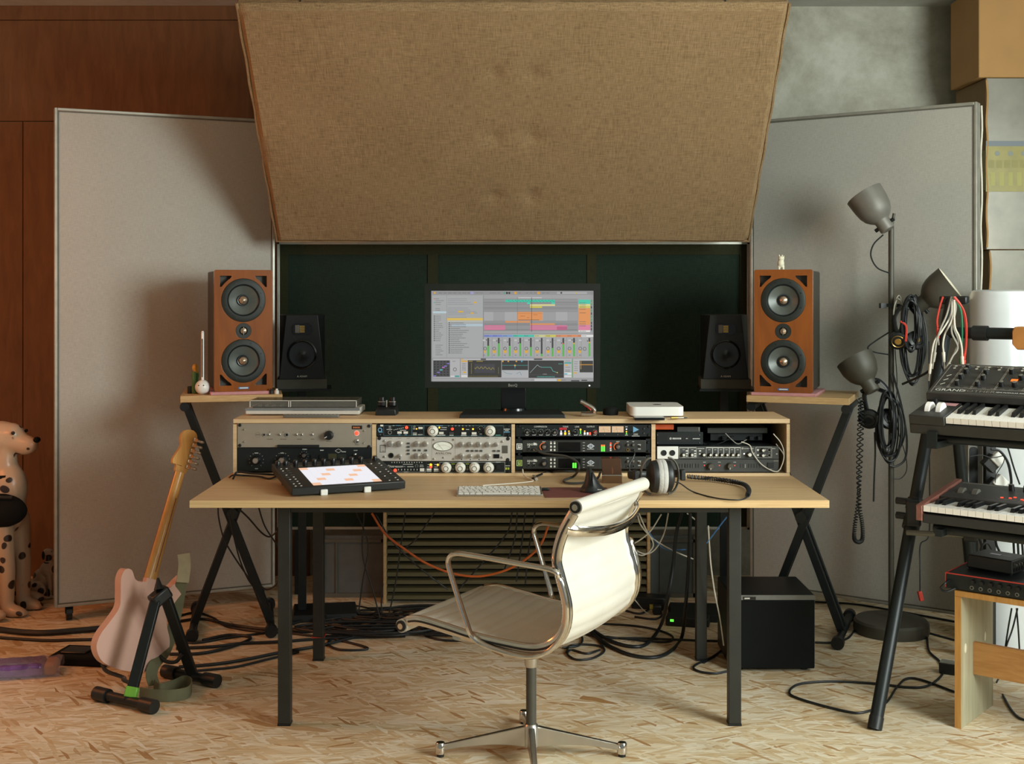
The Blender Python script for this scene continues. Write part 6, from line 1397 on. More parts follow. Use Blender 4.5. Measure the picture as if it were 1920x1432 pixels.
t = thing('white_column', 'tall glossy white cylinder standing behind the synths', 'column', (wx, wd, 0))
MB().lathe([(.122, .02), (.124, .03), (.124, 1.385), (.119, 1.402), (.105, 1.408), (0, 1.409)], None, n=48).build('tube', 'white_enamel', t); MB().lathe([(0, 0), (.1, 0), (.1, .02)], None, n=30).build('foot', 'black_plastic', t)
# ================================================================ synth stand
U = Vector((.766, -.643, 0)); V = Vector((.643, .766, 0)); PHI = R(-40)
ft = PZ(1641, 1366, 0)
def ST(tv, z, tu=0.0): return Vector((ft.x, ft.y, 0)) + V*tv + U*tu + Vector((0, 0, z))
t = thing('keyboard_rack', 'black tubular A-frame keyboard rack carrying two synthesizers', 'keyboard rack', ft)
ztop = 1.37
for tu in (0.0, 1.0):
    lg = MB().cyl(ST(0.0, .012, tu), ST(.66, ztop, tu), .0215, n=20).build('front_leg', 'black_metal', t, world=True)
    MB().cyl(ST(-.006, 0, tu), ST(.012, .036, tu), .0235, n=20).build('rubber_foot', 'black_plastic', t, world=True)
    MB().cyl(ST(.95, .0, tu), ST(.665, 1.10, tu), .021, n=20).build('rear_leg', 'black_metal', t, world=True)
    MB().cyl(ST(.57, 1.10, tu), ST(.70, 1.10, tu), .016, n=12).build('brace', 'black_metal', t, world=True)
    for zc in (.60, .66): p0 = ST(.66*(zc - .012)/(ztop - .012), zc, tu); MB().cyl(p0, p0 + Vector((.013, .015, .03)), .029, n=18).build('clamp_collar', 'black_plastic', t, world=True)
    # lower and upper support arms run toward the player
    zc = .655; a0 = ST(.66*(zc - .012)/(ztop - .012), zc, tu); MB().bar(a0, a0 - V*.05 + U*.02, .05, .09).build('clamp', 'black_plastic', t, world=True, bevel=.008)
    for k in (0, 1): MB().cyl(a0 - U*.02 + Vector((0, 0, .05*k - .02)), a0 - U*.06 + Vector((0, 0, .05*k - .02)), .012, n=10).build('clamp_knob', 'black_plastic', t, world=True)
    su_ = .2 if tu == 0 else -.14; MB().bar(a0 + Vector((0, 0, -.005)), a0 + U*su_ + Vector((0, 0, -.005)), .022, .022).build('bracket', 'black_metal', t, world=True); MB().bar(a0 + U*su_ + V*.03 + Vector((0, 0, -.005)), a0 + U*su_ - V*.30 + Vector((0, 0, -.005)), .022, .022).build('support_arm', 'black_metal', t, world=True)
    zc = .94; a0 = ST(.66*(zc - .012)/(ztop - .012), zc, tu)
    su_ = .2 if tu == 0 else -.32; MB().bar(a0 + Vector((0, 0, -.012)), a0 + U*su_ + Vector((0, 0, -.012)), .026, .02).build('bracket', 'black_metal', t, world=True); MB().bar(a0 + U*su_ - V*.49 + Vector((0, 0, -.02)), a0 + U*su_ - V*.49 + Vector((0, 0, .03)), .03, .008, V).build('support_lip', 'black_metal', t, world=True); MB().bar(a0 + U*su_ + V*.02 + Vector((0, 0, -.012)), a0 + U*su_ - V*.49 + Vector((0, 0, -.012)), .03, .02).build('support_arm', 'black_metal', t, world=True)
for tv, zz in ((.06, .9415), (.27, 1.000), (.06, .656), (.30, .656)): MB().cyl(ST(tv, zz, .17), ST(tv, zz, .86), .0165, n=16).build('cross_beam', 'black_metal', t, world=True)
MB().cyl(ST(.60, 1.255, -.02), ST(.60, 1.255, 1.02), .0205, n=20).build('top_bar', 'black_metal', t, world=True)
MB().cyl(ST(.60, 1.255, .10), ST(.60, 1.255, .15), .0265, n=20).build('bar_collar', 'black_plastic', t, world=True)
MB().cyl(P(1700, 998, 4.12), P(1812, 1004, 4.02), .009, n=12).build('adjusting_rod', 'lamp_grey', t, world=True); MB().bar(P(1808, 1004, 4.02), P(1832, 1006, 4.0), .04, .03).build('rod_clamp', 'black_plastic', t, world=True, bevel=.004)
MB().bar(ST(.66, ztop, -.04), ST(.66, ztop, .06), .035, .03).build('top_hook', 'black_plastic', t, world=True, bevel=.006)
t = thing('wooden_bracket', 'orange wooden bracket on the end of the rack top bar, right edge', 'bracket', P(1914, 656, 4.235), PHI)
m = MB().prism([[(-.02, 0), (-.004, -.018), (.06, -.018), (.06, .06), (-.012, .06), (-.02, .045)]], -.03, .03, Matrix.Rotation(R(90), 4, 'X')); o = m.build('block', 'tan_wood', t, bevel=.003); o.location = (.0, 0, .02)

# ---- synthesizers: local x along the keys, y away from the player, z up
def keys(t, x0, y0, z0, n_white, start, length=.135, pitch=.0232):
    """start 0=C..6=B"""
    wk = MB().box((.0006, 0, -.018), (pitch - .0006, length, 0)); wk.m = 0
    wm = wk.mesh('white_key', 'key_white'); bm_ = MB().hexa([(-.006, 0, 0), (.006, 0, 0), (.006, .088, 0), (-.006, .088, 0), (-.0045, .010, .012), (.0045, .010, .012), (.0045, .088, .011), (-.0045, .088, .011)]).mesh('black_key', 'key_black')
    for k in range(n_white):
        o = bpy.data.objects.new('white_key', wm); COL.objects.link(o); o.parent = t; o.location = (x0 + k*pitch, y0, z0)
        if (start + k) % 7 in (0, 1, 3, 4, 5) and k < n_white - 1:
            o = bpy.data.objects.new('black_key', bm_); COL.objects.link(o); o.parent = t; o.location = (x0 + (k + 1)*pitch, y0 + length - .088, z0)
KM = {}
def cap_knob(t, M_, r=.0085, h=.016):
    if (r, h) not in KM:
        m = MB().lathe([(r*1.05, 0), (r, h*.3), (r*.85, h), (0, h)], n=16); m.m = 1; m.lathe([(r*.83, h*1.001), (r*.6, h*1.05), (0, h*1.05)], n=16); m.box((-r*.1, r*.2, h*.3), (r*.1, r*1.02, h*1.04)); KM[(r, h)] = m.mesh('knob', ['knob_black', 'lamp_grey'])
    o = bpy.data.objects.new('knob', KM[(r, h)]); COL.objects.link(o); o.parent = t; o.matrix_local = M_ @ Matrix.Rotation(random.uniform(-2.2, 2.2), 4, 'Z')
q = P(1706, 812, 3.85); SL_ = .58
t = thing('synthesizer', 'black upper synthesizer with knobs, sloping panel and white pitch wheels', 'synthesizer', q, PHI); t.rotation_euler = (R(12), 0, PHI)
MB().box((0, 0, 0), (SL_, .37, .032)).build('base', 'synth_black', t, bevel=.004)
MB().box((0, 0, .030), (.112, .155, .060)).build('wheel_block', 'synth_black', t, bevel=.003)
MB().box((.112, 0, .026), (SL_, .014, .034)).build('key_slip', 'synth_black', t, bevel=.002)
for x in (.040, .075):
    MB().cyl((x - .007, .075, .052), (x + .007, .075, .052), .030, n=28).build('wheel', 'wheel_white', t)
MB().cyl((.038, .128, .06), (.038, .128, .078), .008, n=14).build('knob', 'knob_black', t); MB().box((.055, .118, .060), (.105, .146, .0606)).build('button_strip', 'pink_foam', t)
keys(t, .114, .006, .056, 19, 3)
A0, A1 = Vector((0, .150, .088)), Vector((0, .365, .130)); sl = (A1 - A0); PL = sl.length; pa = math.atan2(sl.z, sl.y)
MB().hexa([(.0, .150, .064), (SL_, .150, .064), (SL_, .37, .03), (0, .37, .03), (0, .150, .088), (SL_, .150, .088), (SL_, .365, .130), (0, .365, .130)]).build('panel_housing', 'synth_panel', t, bevel=.003)
MPn = Matrix.Translation(A0) @ Matrix.Rotation(pa, 4, 'X')
pm = MB()
def PR(x0, y0, x1, y1, w, c):
    d_ = Vector((x1 - x0, y1 - y0)).normalized(); nx_, ny_ = -d_.y*w/2, d_.x*w/2; pm.col = lin(c); pm.add([(x0 - nx_, y0 - ny_, .0006), (x1 - nx_, y1 - ny_, .0006), (x1 + nx_, y1 + ny_, .0006), (x0 + nx_, y0 + ny_, .0006)], [(0, 1, 2, 3)]); pm.col = None
PR(.012, .045, SL_ - .012, .045, .0012, '#b9b4a6'); PR(.012, PL - .012, SL_ - .012, PL - .012, .0012, '#b9b4a6'); PR(.012, .012, .012, PL - .012, .0012, '#b9b4a6'); PR(.012, .012, SL_ - .012, .012, .0008, '#8d897e')
for x in (.052, .125, .20, .285, .36, .44, .52):
    for dx in (0, .004): PR(x + dx, .045, x + dx, PL - .012, .0009, '#b9b4a6')
for x in [.02 + .028*k for k in range(20)]: PR(x, .052, x + .014, .052, .0014, '#9a968a'); PR(x, PL - .02, x + .016, PL - .02, .0014, '#9a968a')
for x, y in ((.024, .065), (.024, .095), (.024, .125)): PR(x, y, x + .012, y + .012, .004, '#d8d4c8')
for x in [.03 + .036*k for k in range(15)]:
    for y in (.185, .20): pm.col = lin('#b9b4a6'); pm.add([(x + .005*math.cos(k*.7854), y + .005*math.sin(k*.7854), .0008) for k in range(8)], [tuple(range(8))]); pm.col = None
o = pm.build('printed_markings', 'print', t); o.matrix_local = MPn
for bd, mm, x in (('GRAND', 'ink_white', .020), ('MOTHER', 'ink_outline', .099)):
    o = text(bd, .022, mm, t, (0, 0, 0), rot=(0, 0, 0), xs=1.25); o.matrix_local = MPn @ Matrix.Translation((x, .028, .0008)) @ Matrix.Diagonal((1.25, 1, 1, 1))
o = text('SEMI MODULAR ANALOG', .0095, 'ink_white', t, (0, 0, 0), rot=(0, 0, 0)); o.matrix_local = MPn @ Matrix.Translation((.212, .028, .0008))
for x, y in ((.078, .155), (.075, .115), (.078, .07), (.075, .185), (.142, .155), (.146, .115), (.142, .07), (.22, .165), (.215, .075), (.255, .075), (.26, .125), (.265, .165), (.305, .15), (.305, .105), (.305, .065), (.335, .165), (.38, .155), (.38, .11), (.38, .07), (.415, .13), (.46, .155), (.46, .11), (.46, .07), (.50, .14), (.545, .155), (.545, .11), (.545, .07)): cap_knob(t, MPn @ Matrix.Translation((x, y, 0)))
o = MB().box((.232, .108, .0006), (.252, .122, .002)).build('lit_switch', 'led_orange', t); o.matrix_local = MPn
for x in (.165, .175, .335, .42): 
    o = MB().cyl((x, .19, 0), (x, .19, .008), .003, n=8).build('patch_socket', 'chrome', t); o.matrix_local = MPn
q = P(1717, 975, 3.88); SL2 = .80
t = thing('synthesizer', 'lower synthesizer with wooden end cheeks and a dark knob panel', 'synthesizer', q, PHI)
for x in (0, SL2 - .02): MB().prism([[(0, 0), (.345, 0), (.345, .092), (.20, .074), (.0, .048)]], 0, .02, Matrix(((0, 0, 1, x), (1, 0, 0, 0), (0, 1, 0, 0), (0, 0, 0, 1)))).build('wood_cheek', 'cheek_wood', t, bevel=.002)
MB().box((.02, .004, -.006), (SL2 - .02, .34, .022)).build('base', 'synth_black', t, bevel=.002); MB().box((.02, .02, .022), (SL2 - .02, .15, .03)).build('key_bed', 'black_matte', t)
keys(t, .0225, .004, .048, 32, 0)
MB().hexa([(.02, .142, .02), (SL2 - .02, .142, .02), (SL2 - .02, .34, .02), (.02, .34, .02), (.02, .142, .060), (SL2 - .02, .142, .060), (SL2 - .02, .34, .084), (.02, .34, .084)]).build('panel', 'synth_panel', t, bevel=.002)
pa2 = math.atan2(.024, .198); MP2 = Matrix.Translation((0, .142, .060)) @ Matrix.Rotation(pa2, 4, 'X'); MK = lambda x, y: MP2 @ Matrix.Translation((x, y, 0))
for x in (.065, .11): o = MB().cyl((x - .008, 0, -.006), (x + .008, 0, -.006), .026, n=26).build('wheel', 'lamp_grey', t); o.location = (0, .225, .062)
for x, y in ((.20, .15), (.245, .15), (.30, .08), (.335, .13), (.345, .085), (.365, .155), (.37, .11), (.42, .06), (.42, .12), (.46, .15), (.46, .09), (.50, .06), (.50, .12), (.54, .15), (.56, .09), (.60, .12), (.64, .06), (.64, .15), (.68, .1), (.72, .06), (.72, .15)): cap_knob(t, MK(x, y), .009, .02)
for x, y in ((.20, .055), (.225, .058), (.235, .072), (.27, .05), (.275, .06), (.28, .07), (.285, .08), (.262, .055)): o = MB().box((-.004, -.002, 0), (.004, .002, .002)).build('lit_button', 'led_red', t); o.matrix_local = MK(x, y)
pm = MB(); PR(.15, .02, SL2 - .04, .02, .001, '#8d897e'); PR(.26, .02, .26, .18, .001, '#8d897e'); PR(.19, .04, .25, .04, .001, '#b9b4a6'); PR(.03, .185, .16, .185, .004, '#9a968a'); o = pm.build('printed_markings', 'print', t); o.matrix_local = MP2
# ---- bench with two black units
bq = PZ(1790, 1364, 0); t = thing('wooden_bench', 'low wooden bench with a pale end board, bottom right', 'bench', bq, PHI)
BW, BD, BH = .58, .30, .442
MB().box((.0, 0.004, 0), (.02, BD, BH - .018)).build('end_board', 'green_pine', t, bevel=.001); MB().box((0, 0, 0), (.02, .004, BH - .018)).build('end_board_edge', 'pine_edge', t)
MB().box((BW - .02, 0, 0), (BW, BD, BH - .018)).build('end_board', 'green_pine', t, bevel=.001)
MB().box((-.0, -.002, BH - .018), (BW, BD, BH)).build('top_board', 'pine_edge', t, bevel=.001); MB().box((.02, .11, .15), (BW - .02, .128, .255)).build('stretcher_board', 'rail_ply', t, bevel=.001)
for y, z in ((.04, .25), (.22, .25)): MB().ball((.0205, y, z), (.002, .009, .016), 8).build('filler_spot', 'toy_cream', t)
qd = P(1779, 1100, 3.93); t = thing('audio_interface', 'wide black box with a red top edge and front sockets on the bench', 'audio interface', bq + Vector((0, 0, BH)) - U*.03 + V*.0, PHI)
MB().box((0, 0, .003), (.50, .21, .052)).build('case', 'black_metal', t, bevel=.002)
for lo, hi in (((0, -.0006, .050), (.50, .003, .0535)), ((-.0006, 0, .050), (.003, .21, .0535)), ((-.0008, -.0008, .006), (.002, .002, .053))): MB().box(lo, hi).build('red_edge', 'red_plastic', t)
for k in range(14): MB().cyl((.09 + k*.028, 0, .036), (.09 + k*.028, -.012, .036), .0075, .006, 12).build('knob', 'knob_black', t); MB().lathe([(.0065, 0), (.0065, .002), (.0038, .002)], Matrix.Translation((.085 + k*.028, 0, .016)) @ Matrix.Rotation(R(90), 4, 'X'), n=12).build('socket', 'lamp_grey', t)
cable([bq + Vector((0, 0, BH + .02)) - U*.03 + p for p in (Vector((.01, -.01, .01)), Vector((-.012, -.03, .004)), Vector((-.022, -.02, -.014)), Vector((-.008, -.03, -.022)), Vector((.02, -.03, -.012)))], .0035, 'cable_black', 'short black cable end with a red plug at the bench corner')
t = thing('mixer_box', 'small black mixer box lying on the wide red-edged box', 'mixer', bq + Vector((0, 0, BH + .0535)) + U*.0 + V*.10, R(-47))
MB().hexa([(0, 0, .004), (.155, 0, .004), (.155, .13, .004), (0, .13, .004), (.004, .006, .046), (.151, .006, .046), (.151, .128, .046), (.004, .128, .046)]).build('case', 'synth_black', t, bevel=.004)
for k in range(6): MB().lathe([(.007, 0), (.007, .0025), (.004, .0025)], Matrix.Translation((.155, .016 + k*.019, .016)) @ Matrix.Rotation(R(90), 4, 'Y'), n=12).build('socket', 'black_plastic', t); MB().cyl((.154, .016 + k*.019, .034), (.163, .016 + k*.019, .034), .004, n=8).build('knob', 'lamp_grey', t)
pm = MB(); PR(.05, .07, .085, .07, .016, '#c4c0cf'); PR(.09, .07, .12, .07, .004, '#8d897e'); o = pm.build('printed_label', 'print', t); o.location = (0, 0, .0458)
for x in (.01, .145):
    for y in (.01, .12): MB().cyl((x, y, 0), (x, y, .005), .006, n=8).build('foot', 'black_plastic', t)
# power strip with plugs behind the synths, grey rounded case
t = thing('rounded_case', 'pale grey round-edged slab standing behind the synth rack', 'case', P(1829, 1040, 4.72))
m = MB().prism([[(x_, z_ + .32) for x_, z_ in rrect(.03, .36, .02)]], -.05, 0, Matrix.Rotation(R(90), 4, 'X')); t.location.z = 0; TM[t.name] = Matrix.Translation(t.location); z0 = P(0, 818, 4.72).z
o = MB().prism([[(x_, z_ + z0/2) for x_, z_ in rrect(.028, z0/2, .02)]], -.06, 0, Matrix.Rotation(R(90), 4, 'X')).build('shell', 'frame_metal', t, bevel=.004)
MB().prism([[(x_, z_ + z0/2 - .01) for x_, z_ in rrect(.016, z0/2 - .03, .012)]], 0, .002, Matrix.Translation((-.008, 0, 0)) @ Matrix.Rotation(R(90), 4, 'X')).build('side_panel', 'black_plastic', t)
t = thing('power_strip', 'power strip of square sockets behind the lower synth', 'power strip', (P(1860, 900, 4.66).x, 4.66, 0))
zs = [P(0, y, 4.66).z for y in (826, 868, 902, 935)]
MB().box((-.02, .01, .02), (.02, .04, zs[0] + .06)).build('body', 'black_plastic', t, bevel=.003); MB().box((-.018, -.03, 0), (.10, .07, .02)).build('foot', 'black_plastic', t)
for k, (y, px) in enumerate(((820, 1856), (868, 1858), (912, 1862))):
    p = P(px, y, 4.62); MB().box((-.026, -.02, -.026), (.026, .02, .026), Matrix.Translation(p) @ Matrix.Rotation(R(45), 4, 'Y')).build('socket_block', 'black_plastic', t, world=True, bevel=.003)
    MB().box((.005, -.03, -.022), (.05, .0, .022), Matrix.Translation(p) @ Matrix.Rotation(R(-45), 4, 'Y')).build('plug', 'white_plastic', t, world=True, bevel=.004)
for k, pts in enumerate(([(1858, 842), (1875, 846), (1890, 868), (1896, 900), (1894, 915)], [(1880, 812), (1890, 840), (1902, 880), (1912, 908)], [(1818, 856), (1840, 853), (1860, 858), (1882, 854)], [(1866, 905), (1868, 890), (1880, 870), (1884, 858)], [(1874, 815), (1880, 824), (1892, 820), (1905, 818)])):
    cable([P(x, y, 4.55 if k != 1 else 4.45) for x, y in pts], (.005, .003, .0018, .0016, .002)[k], 'cable_black', ('thick black cable arching from the power strip before the white column', 'straight black cable slanting across the white column', 'thin black wire running behind the upper synth to the plugs', 'thin wire rising from the lowest plug', 'short wire bent under the upper synth')[k])
for k, pts in enumerate(([(1832, 1000), (1840, 1020), (1842, 1040)], [(1838, 1040), (1842, 1022), (1852, 1018), (1862, 1034)], [(1866, 1002), (1868, 1020), (1874, 1034)], [(1900, 1008), (1902, 1060), (1898, 1085)], [(1908, 1008), (1910, 1060), (1906, 1085)], [(1916, 1010), (1918, 1050), (1914, 1085)])):
    cable([P(x, y, 4.3) for x, y in pts], .004, 'cable_black', 'short black cable drooping below the lower synth', 'cables below the lower synth')
for k, pts in enumerate(([(1897, 1140), (1890, 1180), (1884, 1220), (1878, 1258), (1868, 1275)], [(1908, 1140), (1898, 1180), (1886, 1215), (1880, 1250)], [(1906, 1140), (1910, 1190), (1912, 1240), (1910, 1264)])):
    cable([P(x, y, 4.42) for x, y in pts[:-1]] + [PZ(pts[-1][0], pts[-1][1] + 5, .004)], .003, 'cable_black', 'black cable hanging behind the bench end board', 'cables behind the bench')
# patch leads on the rack's top hook
q0 = ST(.66, ztop + .02, 0.0)
def patch(k, pts, mat_, lab, d=4.33, r=.0034):
    pts = [P(x, y, d + .02*math.sin(k*2.4)) for x, y in pts]
    t = thing('patch_cable', lab, 'patch cable', pts[-1], 0, 'patch cables on the rack hook')
    MB().tube(smooth_pts(pts, 7), r, 6).build('lead', mat_, t, world=True)
    e = (pts[-1] - pts[-2]).normalized(); MB().cyl(pts[-1], pts[-1] + e*.035, .006, .0045, 10).build('plug_sleeve', mat_, t, world=True); MB().cyl(pts[-1] + e*.035, pts[-1] + e*.06, .0026, n=8).build('plug_tip', 'brushed', t, world=True)
L1, L2, L3 = 'white patch cable hanging from the rack hook', 'red patch cable hanging from the rack hook', 'grey patch cable looped over the rack hook'
patch(0, [(1785, 560), (1783, 590), (1766, 620), (1752, 640), (1747, 665), (1745, 682)], 'white_cable', L1); patch(1, [(1787, 562), (1786, 595), (1772, 625), (1768, 645), (1769, 660)], 'white_cable', L1)
patch(2, [(1789, 562), (1790, 610), (1798, 630), (1803, 650), (1804, 668)], 'white_cable', L1); patch(3, [(1787, 564), (1788, 612), (1797, 640), (1790, 660), (1775, 690), (1765, 706)], 'grey_cable', L3)
patch(4, [(1784, 556), (1775, 590), (1764, 615), (1756, 640), (1753, 660)], 'grey_cable', L3); patch(5, [(1789, 556), (1792, 580), (1784, 620), (1796, 650), (1786, 668), (1780, 680)], 'grey_cable', L3)
patch(6, [(1790, 556), (1803, 575), (1810, 605), (1811, 640), (1810, 660), (1808, 675)], 'red_plastic', L2); patch(7, [(1788, 556), (1806, 580), (1812, 610), (1811, 650), (1807, 668)], 'red_plastic', L2); patch(8, [(1768, 556), (1762, 575), (1757, 600), (1758, 615)], 'red_plastic', 'short red patch cable on the left of the rack hook')
patch(9, [(1786, 556), (1801, 580), (1804, 620), (1803, 650), (1802, 672)], 'green_cable', 'green patch cable hanging among the red ones')

# ================================================================ cables under and around the desk
G = 'black cables lying in the heap under the desk'
LB = 'black cable lying in the tangled heap under the desk'
def floor_cable(pts, r, m_, lab, group=None, z=None):
    cable([PZ(x, y, r + .001 + (0 if z is None else z)) for x, y in pts], r, m_, lab, group)
heap = []
for k in range(26):
    cx_, cy_ = random.uniform(640, 960), random.uniform(1148, 1182); n_ = random.randint(6, 9); rx_, ry_ = random.uniform(45, 150), random.uniform(7, 19)
    a0 = random.uniform(0, 6.28); pts = [PZ(cx_ + rx_*random.uniform(.7, 1.1)*math.cos(a0 + i*.9), cy_ + ry_*random.uniform(.6, 1.1)*math.sin(a0 + i*.9), .005 + .003*(k % 9)) for i in range(n_)]
    cable(pts, random.choice((.0035, .0045, .006)), 'cable_black', LB, G)
run = 'black cable running across the floor from the guitar to the heap'
for pts in ([(330, 1165), (380, 1160), (440, 1172), (520, 1180), (640, 1175), (760, 1182)], [(325, 1158), (365, 1148), (400, 1158), (430, 1175), (520, 1186), (650, 1180)], [(318, 1192), (360, 1205), (430, 1195), (520, 1185), (600, 1192), (700, 1185)], [(330, 1215), (400, 1212), (450, 1206), (520, 1203), (620, 1196), (760, 1192)], [(318, 1226), (380, 1224), (440, 1210), (470, 1195), (430, 1190), (380, 1200)], [(335, 1250), (400, 1245), (460, 1236), (530, 1222), (600, 1210), (680, 1190)], [(370, 1257), (440, 1250), (500, 1236), (560, 1222)], [(640, 1168), (760, 1158), (860, 1150)], [(620, 1195), (690, 1215), (640, 1218), (615, 1207), (630, 1196), (690, 1190)], [(770, 1178), (820, 1198), (880, 1200), (930, 1192)], [(780, 1172), (830, 1188), (900, 1190), (960, 1180)], [(690, 1140), (780, 1138), (860, 1140), (960, 1150)]):
    floor_cable(pts, random.choice((.0045, .006)), 'cable_black', run, 'black cables running to the heap')
floor_cable([(-40, 1175), (60, 1186), (140, 1182), (215, 1175)], .012, 'cable_black', 'thick dark cable bundle on the floor behind the guitar body')
floor_cable([(0, 1195), (80, 1200), (150, 1199), (200, 1198)], .006, 'cable_black', 'thinner dark cable on the floor behind the wrapped package')
t = thing('floor_case', 'dark flat gear case on the floor between package and guitar', 'case', PZ(150, 1250, 0), R(-8))
MB().box((-.13, 0, 0), (.10, .16, .035)).build('shell', 'black_matte', t, bevel=.008); MB().box((-.10, .04, .035), (-.0, .12, .042)).build('lid', 'black_plastic', t, bevel=.004)
# vertical leads under the desk
dk = 4.72
vl = 'thin black cable hanging from under the desk before the slatted panel'
for pts in ([(760, 960), (752, 1020), (742, 1090), (730, 1150)], [(815, 960), (780, 1010), (755, 1030)], [(960, 960), (950, 1000), (900, 1060), (855, 1110)], [(970, 960), (965, 1010), (945, 1070)], [(985, 960), (978, 1020), (968, 1090)], [(1003, 960), (990, 1040), (985, 1095)], [(683, 960), (680, 1040), (700, 1110), (712, 1158)], [(668, 960), (690, 1020), (680, 1090), (672, 1150)], [(705, 965), (740, 1020), (800, 1075), (840, 1105)], [(718, 1095), (715, 1130), (717, 1150)]):
    cable([P(x, y, dk) for x, y in pts], .003, 'cable_black', vl, 'thin cables hanging under the desk')
cable([P(x, y, dk - .05) for x, y in ((697, 962), (722, 1000), (760, 1030), (800, 1056), (850, 1075), (900, 1080), (950, 1068), (990, 1045), (1015, 1018), (1030, 980))], .0045, 'orange_cable', 'orange cable swinging in a loop under the desk')
for k, (pts, m_, lab) in enumerate((([(1198, 962), (1210, 990), (1225, 1020), (1212, 1038), (1195, 1038), (1165, 1010)], 'white_cable', 'white cable looping under the desk behind the chair back'), ([(1253, 962), (1245, 1000), (1228, 1030), (1208, 1038), (1185, 1025), (1168, 1000)], 'white_cable', 'white cable in a wide droop right of the chair back'), ([(1240, 964), (1220, 995), (1200, 1012), (1178, 1024)], 'white_cable', 'short white cable slanting down to the chair back'), ([(1195, 964), (1202, 985), (1225, 1010), (1262, 1032), (1300, 1048)], 'white_cable', 'white cable running right behind the rear desk leg'), ([(1366, 965), (1350, 985), (1335, 1005), (1325, 1018)], 'blue_cable', 'blue cable slanting between the right desk legs'), ([(1215, 995), (1230, 1015), (1250, 1030), (1286, 1030)], 'blue_cable', 'blue cable beside the white ones behind the chair'), ([(1328, 985), (1330, 1020), (1333, 1060), (1340, 1110), (1350, 1160), (1357, 1210)], 'white_cable', 'white cable hanging straight between the right desk legs'), ([(1288, 962), (1305, 975)], 'white_cable', 'short white cable end under the right of the desk'))):
    cable([P(x, y, 4.86 if k not in (6, 4) else 4.62) for x, y in pts], .0028, m_, lab)
for pts, lab in (([(1278, 962), (1268, 1000), (1262, 1060), (1252, 1120), (1240, 1170), (1215, 1205), (1190, 1212), (1155, 1205), (1125, 1190), (1105, 1175)], 'thick black cable dropping from the desk, left of the pair'), ([(1294, 962), (1293, 1010), (1290, 1080), (1285, 1140), (1278, 1195), (1255, 1222), (1225, 1232), (1185, 1228), (1145, 1212), (1115, 1190), (1100, 1170)], 'thick black cable dropping from the desk, right of the pair')):
    n_ = len(pts); cable([P(x, y, 4.80) if y < 1150 else PZ(x, y, max(.008, .05*(1205 - y)/60)) for x, y in pts], .007, 'cable_black', lab, n=8)
G2 = 'black cables on the floor right of the chair'
for pts in ([(1100, 1168), (1180, 1172), (1230, 1180), (1260, 1192), (1255, 1202), (1220, 1202), (1160, 1196), (1110, 1190)], [(1085, 1185), (1130, 1195), (1200, 1196), (1300, 1200), (1370, 1202)], [(1062, 1222), (1070, 1210), (1100, 1208), (1128, 1212), (1132, 1222), (1110, 1234), (1080, 1236), (1064, 1226), (1072, 1218), (1100, 1225), (1125, 1218)], [(1050, 1200), (1080, 1186), (1092, 1196), (1085, 1210), (1055, 1214)], [(1105, 1165), (1101, 1180), (1115, 1192), (1132, 1212)], [(1320, 1242), (1345, 1225), (1362, 1212)], [(1340, 1230), (1302, 1248), (1310, 1258), (1340, 1262), (1365, 1258)], [(1060, 1190), (1072, 1180), (1075, 1170)], [(1165, 1142), (1200, 1150), (1225, 1138), (1245, 1146), (1230, 1160), (1190, 1156)]):
    floor_cable(pts, .0042, 'cable_black', 'black cable curling on the floor right of the chair', G2)
cable([P(1178, 1108, 4.9), P(1195, 1130, 4.9), PZ(1215, 1150, .004), PZ(1260, 1166, .004), PZ(1320, 1175, .004), PZ(1356, 1190, .004)], .0022, 'white_cable', 'thin pale wire on the floor behind the chair')
floor_cable([(1790, 1297), (1730, 1275), (1700, 1272), (1680, 1290), (1660, 1318), (1620, 1335), (1580, 1332), (1500, 1310), (1480, 1297), (1500, 1282), (1560, 1277), (1640, 1281), (1700, 1288), (1740, 1285), (1768, 1262), (1762, 1240), (1742, 1220), (1738, 1190)], .0042, 'cable_black', 'long black cable looping on the floor before the subwoofer and rack foot')
floor_cable([(1528, 1204), (1560, 1204), (1590, 1196), (1605, 1178), (1625, 1165)], .0042, 'cable_black', 'black cable from the subwoofer to the lamp base')
floor_cable([(1740, 1186), (1790, 1200)], .0042, 'cable_black', 'short black cable leaving the lamp base to the right')
floor_cable([(1528, 1128), (1600, 1132), (1680, 1145), (1790, 1165)], .0045, 'cable_black', 'black cable along the foot of the right grey screen')
floor_cable([(1880, 1302), (1896, 1330), (1912, 1346), (1935, 1352)], .0042, 'cable_black', 'black cable on the floor behind the bench stretcher')
for pts in ([(1884, 1182), (1920, 1190), (1960, 1200)], [(1884, 1205), (1920, 1216), (1960, 1240)], [(1884, 1220), (1920, 1232), (1960, 1250)]): floor_cable(pts, .004, 'cable_black', 'black cable on the bright floor behind the bench', 'cables on the floor behind the bench')
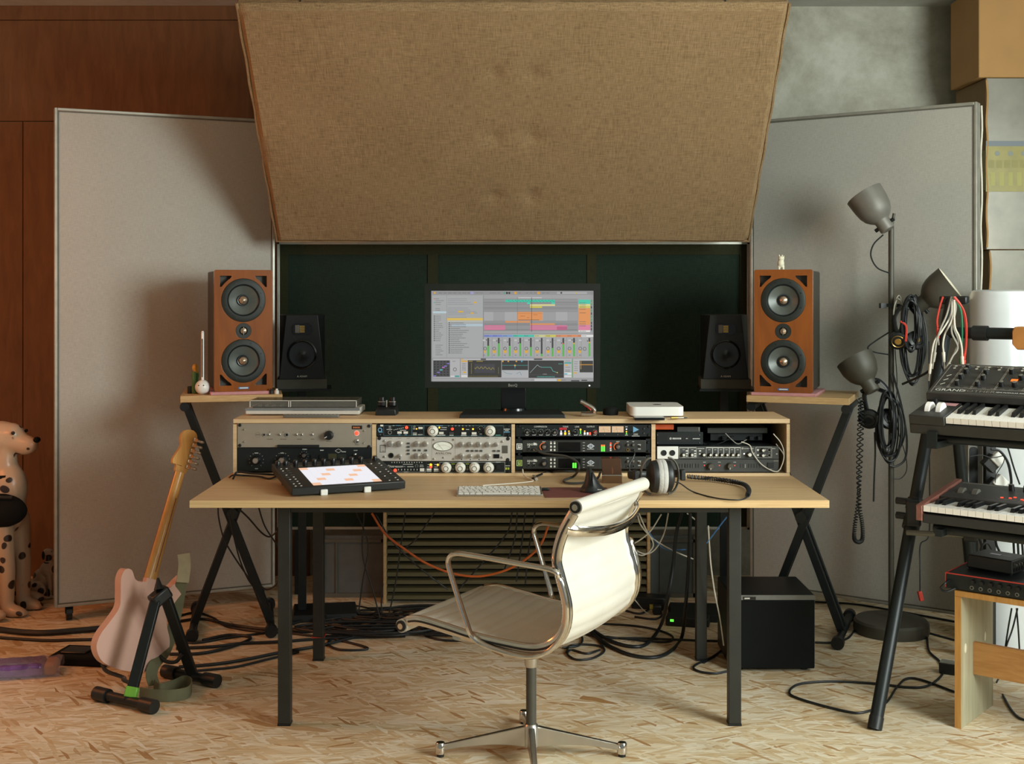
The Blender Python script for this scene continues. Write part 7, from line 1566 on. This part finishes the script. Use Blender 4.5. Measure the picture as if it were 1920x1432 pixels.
t = thing('plug_adapter', 'small black power adapter on the floor left of the bench', 'adapter', PZ(1778, 1262, 0), R(-30)); MB().box((-.03, -.02, 0), (.03, .03, .04)).build('body', 'black_plastic', t, bevel=.004); MB().box((-.028, -.018, .04), (.028, .028, .042)).build('label', 'frame_metal', t)
# cords around the left stand
for pts, lab in (([(409, 945), (410, 970), (420, 1010), (440, 1045), (470, 1090), (490, 1130)], 'black cord drooping along the left X stand'), ([(441, 948), (465, 970), (490, 998), (506, 1006), (520, 995)], 'black cord hanging under the left end of the desk'), ([(484, 948), (496, 985), (515, 1015), (540, 1050)], 'thick black cord passing behind the left desk leg'), ([(430, 965), (437, 1000), (450, 1050), (465, 1085), (480, 1105)], 'thin black cord between the left stand legs'), ([(488, 1098), (500, 1105), (515, 1098), (524, 1085)], 'short black cord at the foot of the left screen')):
    cable([P(x, y, 4.92) for x, y in pts], .0035, 'cable_black', lab)
# clutter at the foot of the right panel stand: power bricks
for k, (px, py, w_, h_, lab) in enumerate(((1215, 1135, .15, .055, 'black power brick on the floor behind the chair back'), (1288, 1168, .18, .04, 'long black power strip on the floor behind the rear desk leg'))):
    q = PZ(px, py + 8, 0); t = thing('power_brick', lab, 'power supply', q, R(-14)); MB().box((-w_/2, 0, 0), (w_/2, .08, h_)).build('body', 'black_plastic', t, bevel=.006); MB().box((-w_/2 + .02, -.001, h_*.5), (-w_/2 + .035, .0, h_*.75)).build('indicator', 'led_green' if k else 'dark_grey', t)
t = thing('mains_plug', 'black mains plug with a yellow tag on the floor behind the chair', 'plug', PZ(1232, 1152, 0)); MB().box((-.018, -.01, 0), (.02, .03, .04)).build('body', 'black_plastic', t, bevel=.006); MB().box((-.032, -.004, .024), (-.018, .012, .042)).build('tag', 'yellow_tape', t)
MB().tube([Vector((sx*.0225, y_, 0)) for sx, y_ in ((-1, -.0225), (1, -.0225), (1, .0225), (-1, .0225))], .003, 6, closed=True).build('x', 'red_plastic').name = 'cable_tie'
o = bpy.data.objects['cable_tie'] if 'cable_tie' in bpy.data.objects else None
if o:
    o = [x for x in bpy.data.objects if x.name.startswith('cable_tie') and 'label' not in x][0]; o.location = (-.008 - .7275, 4.70, .09); tag(o, 'thin red band around the left rear desk leg', 'cable tie')
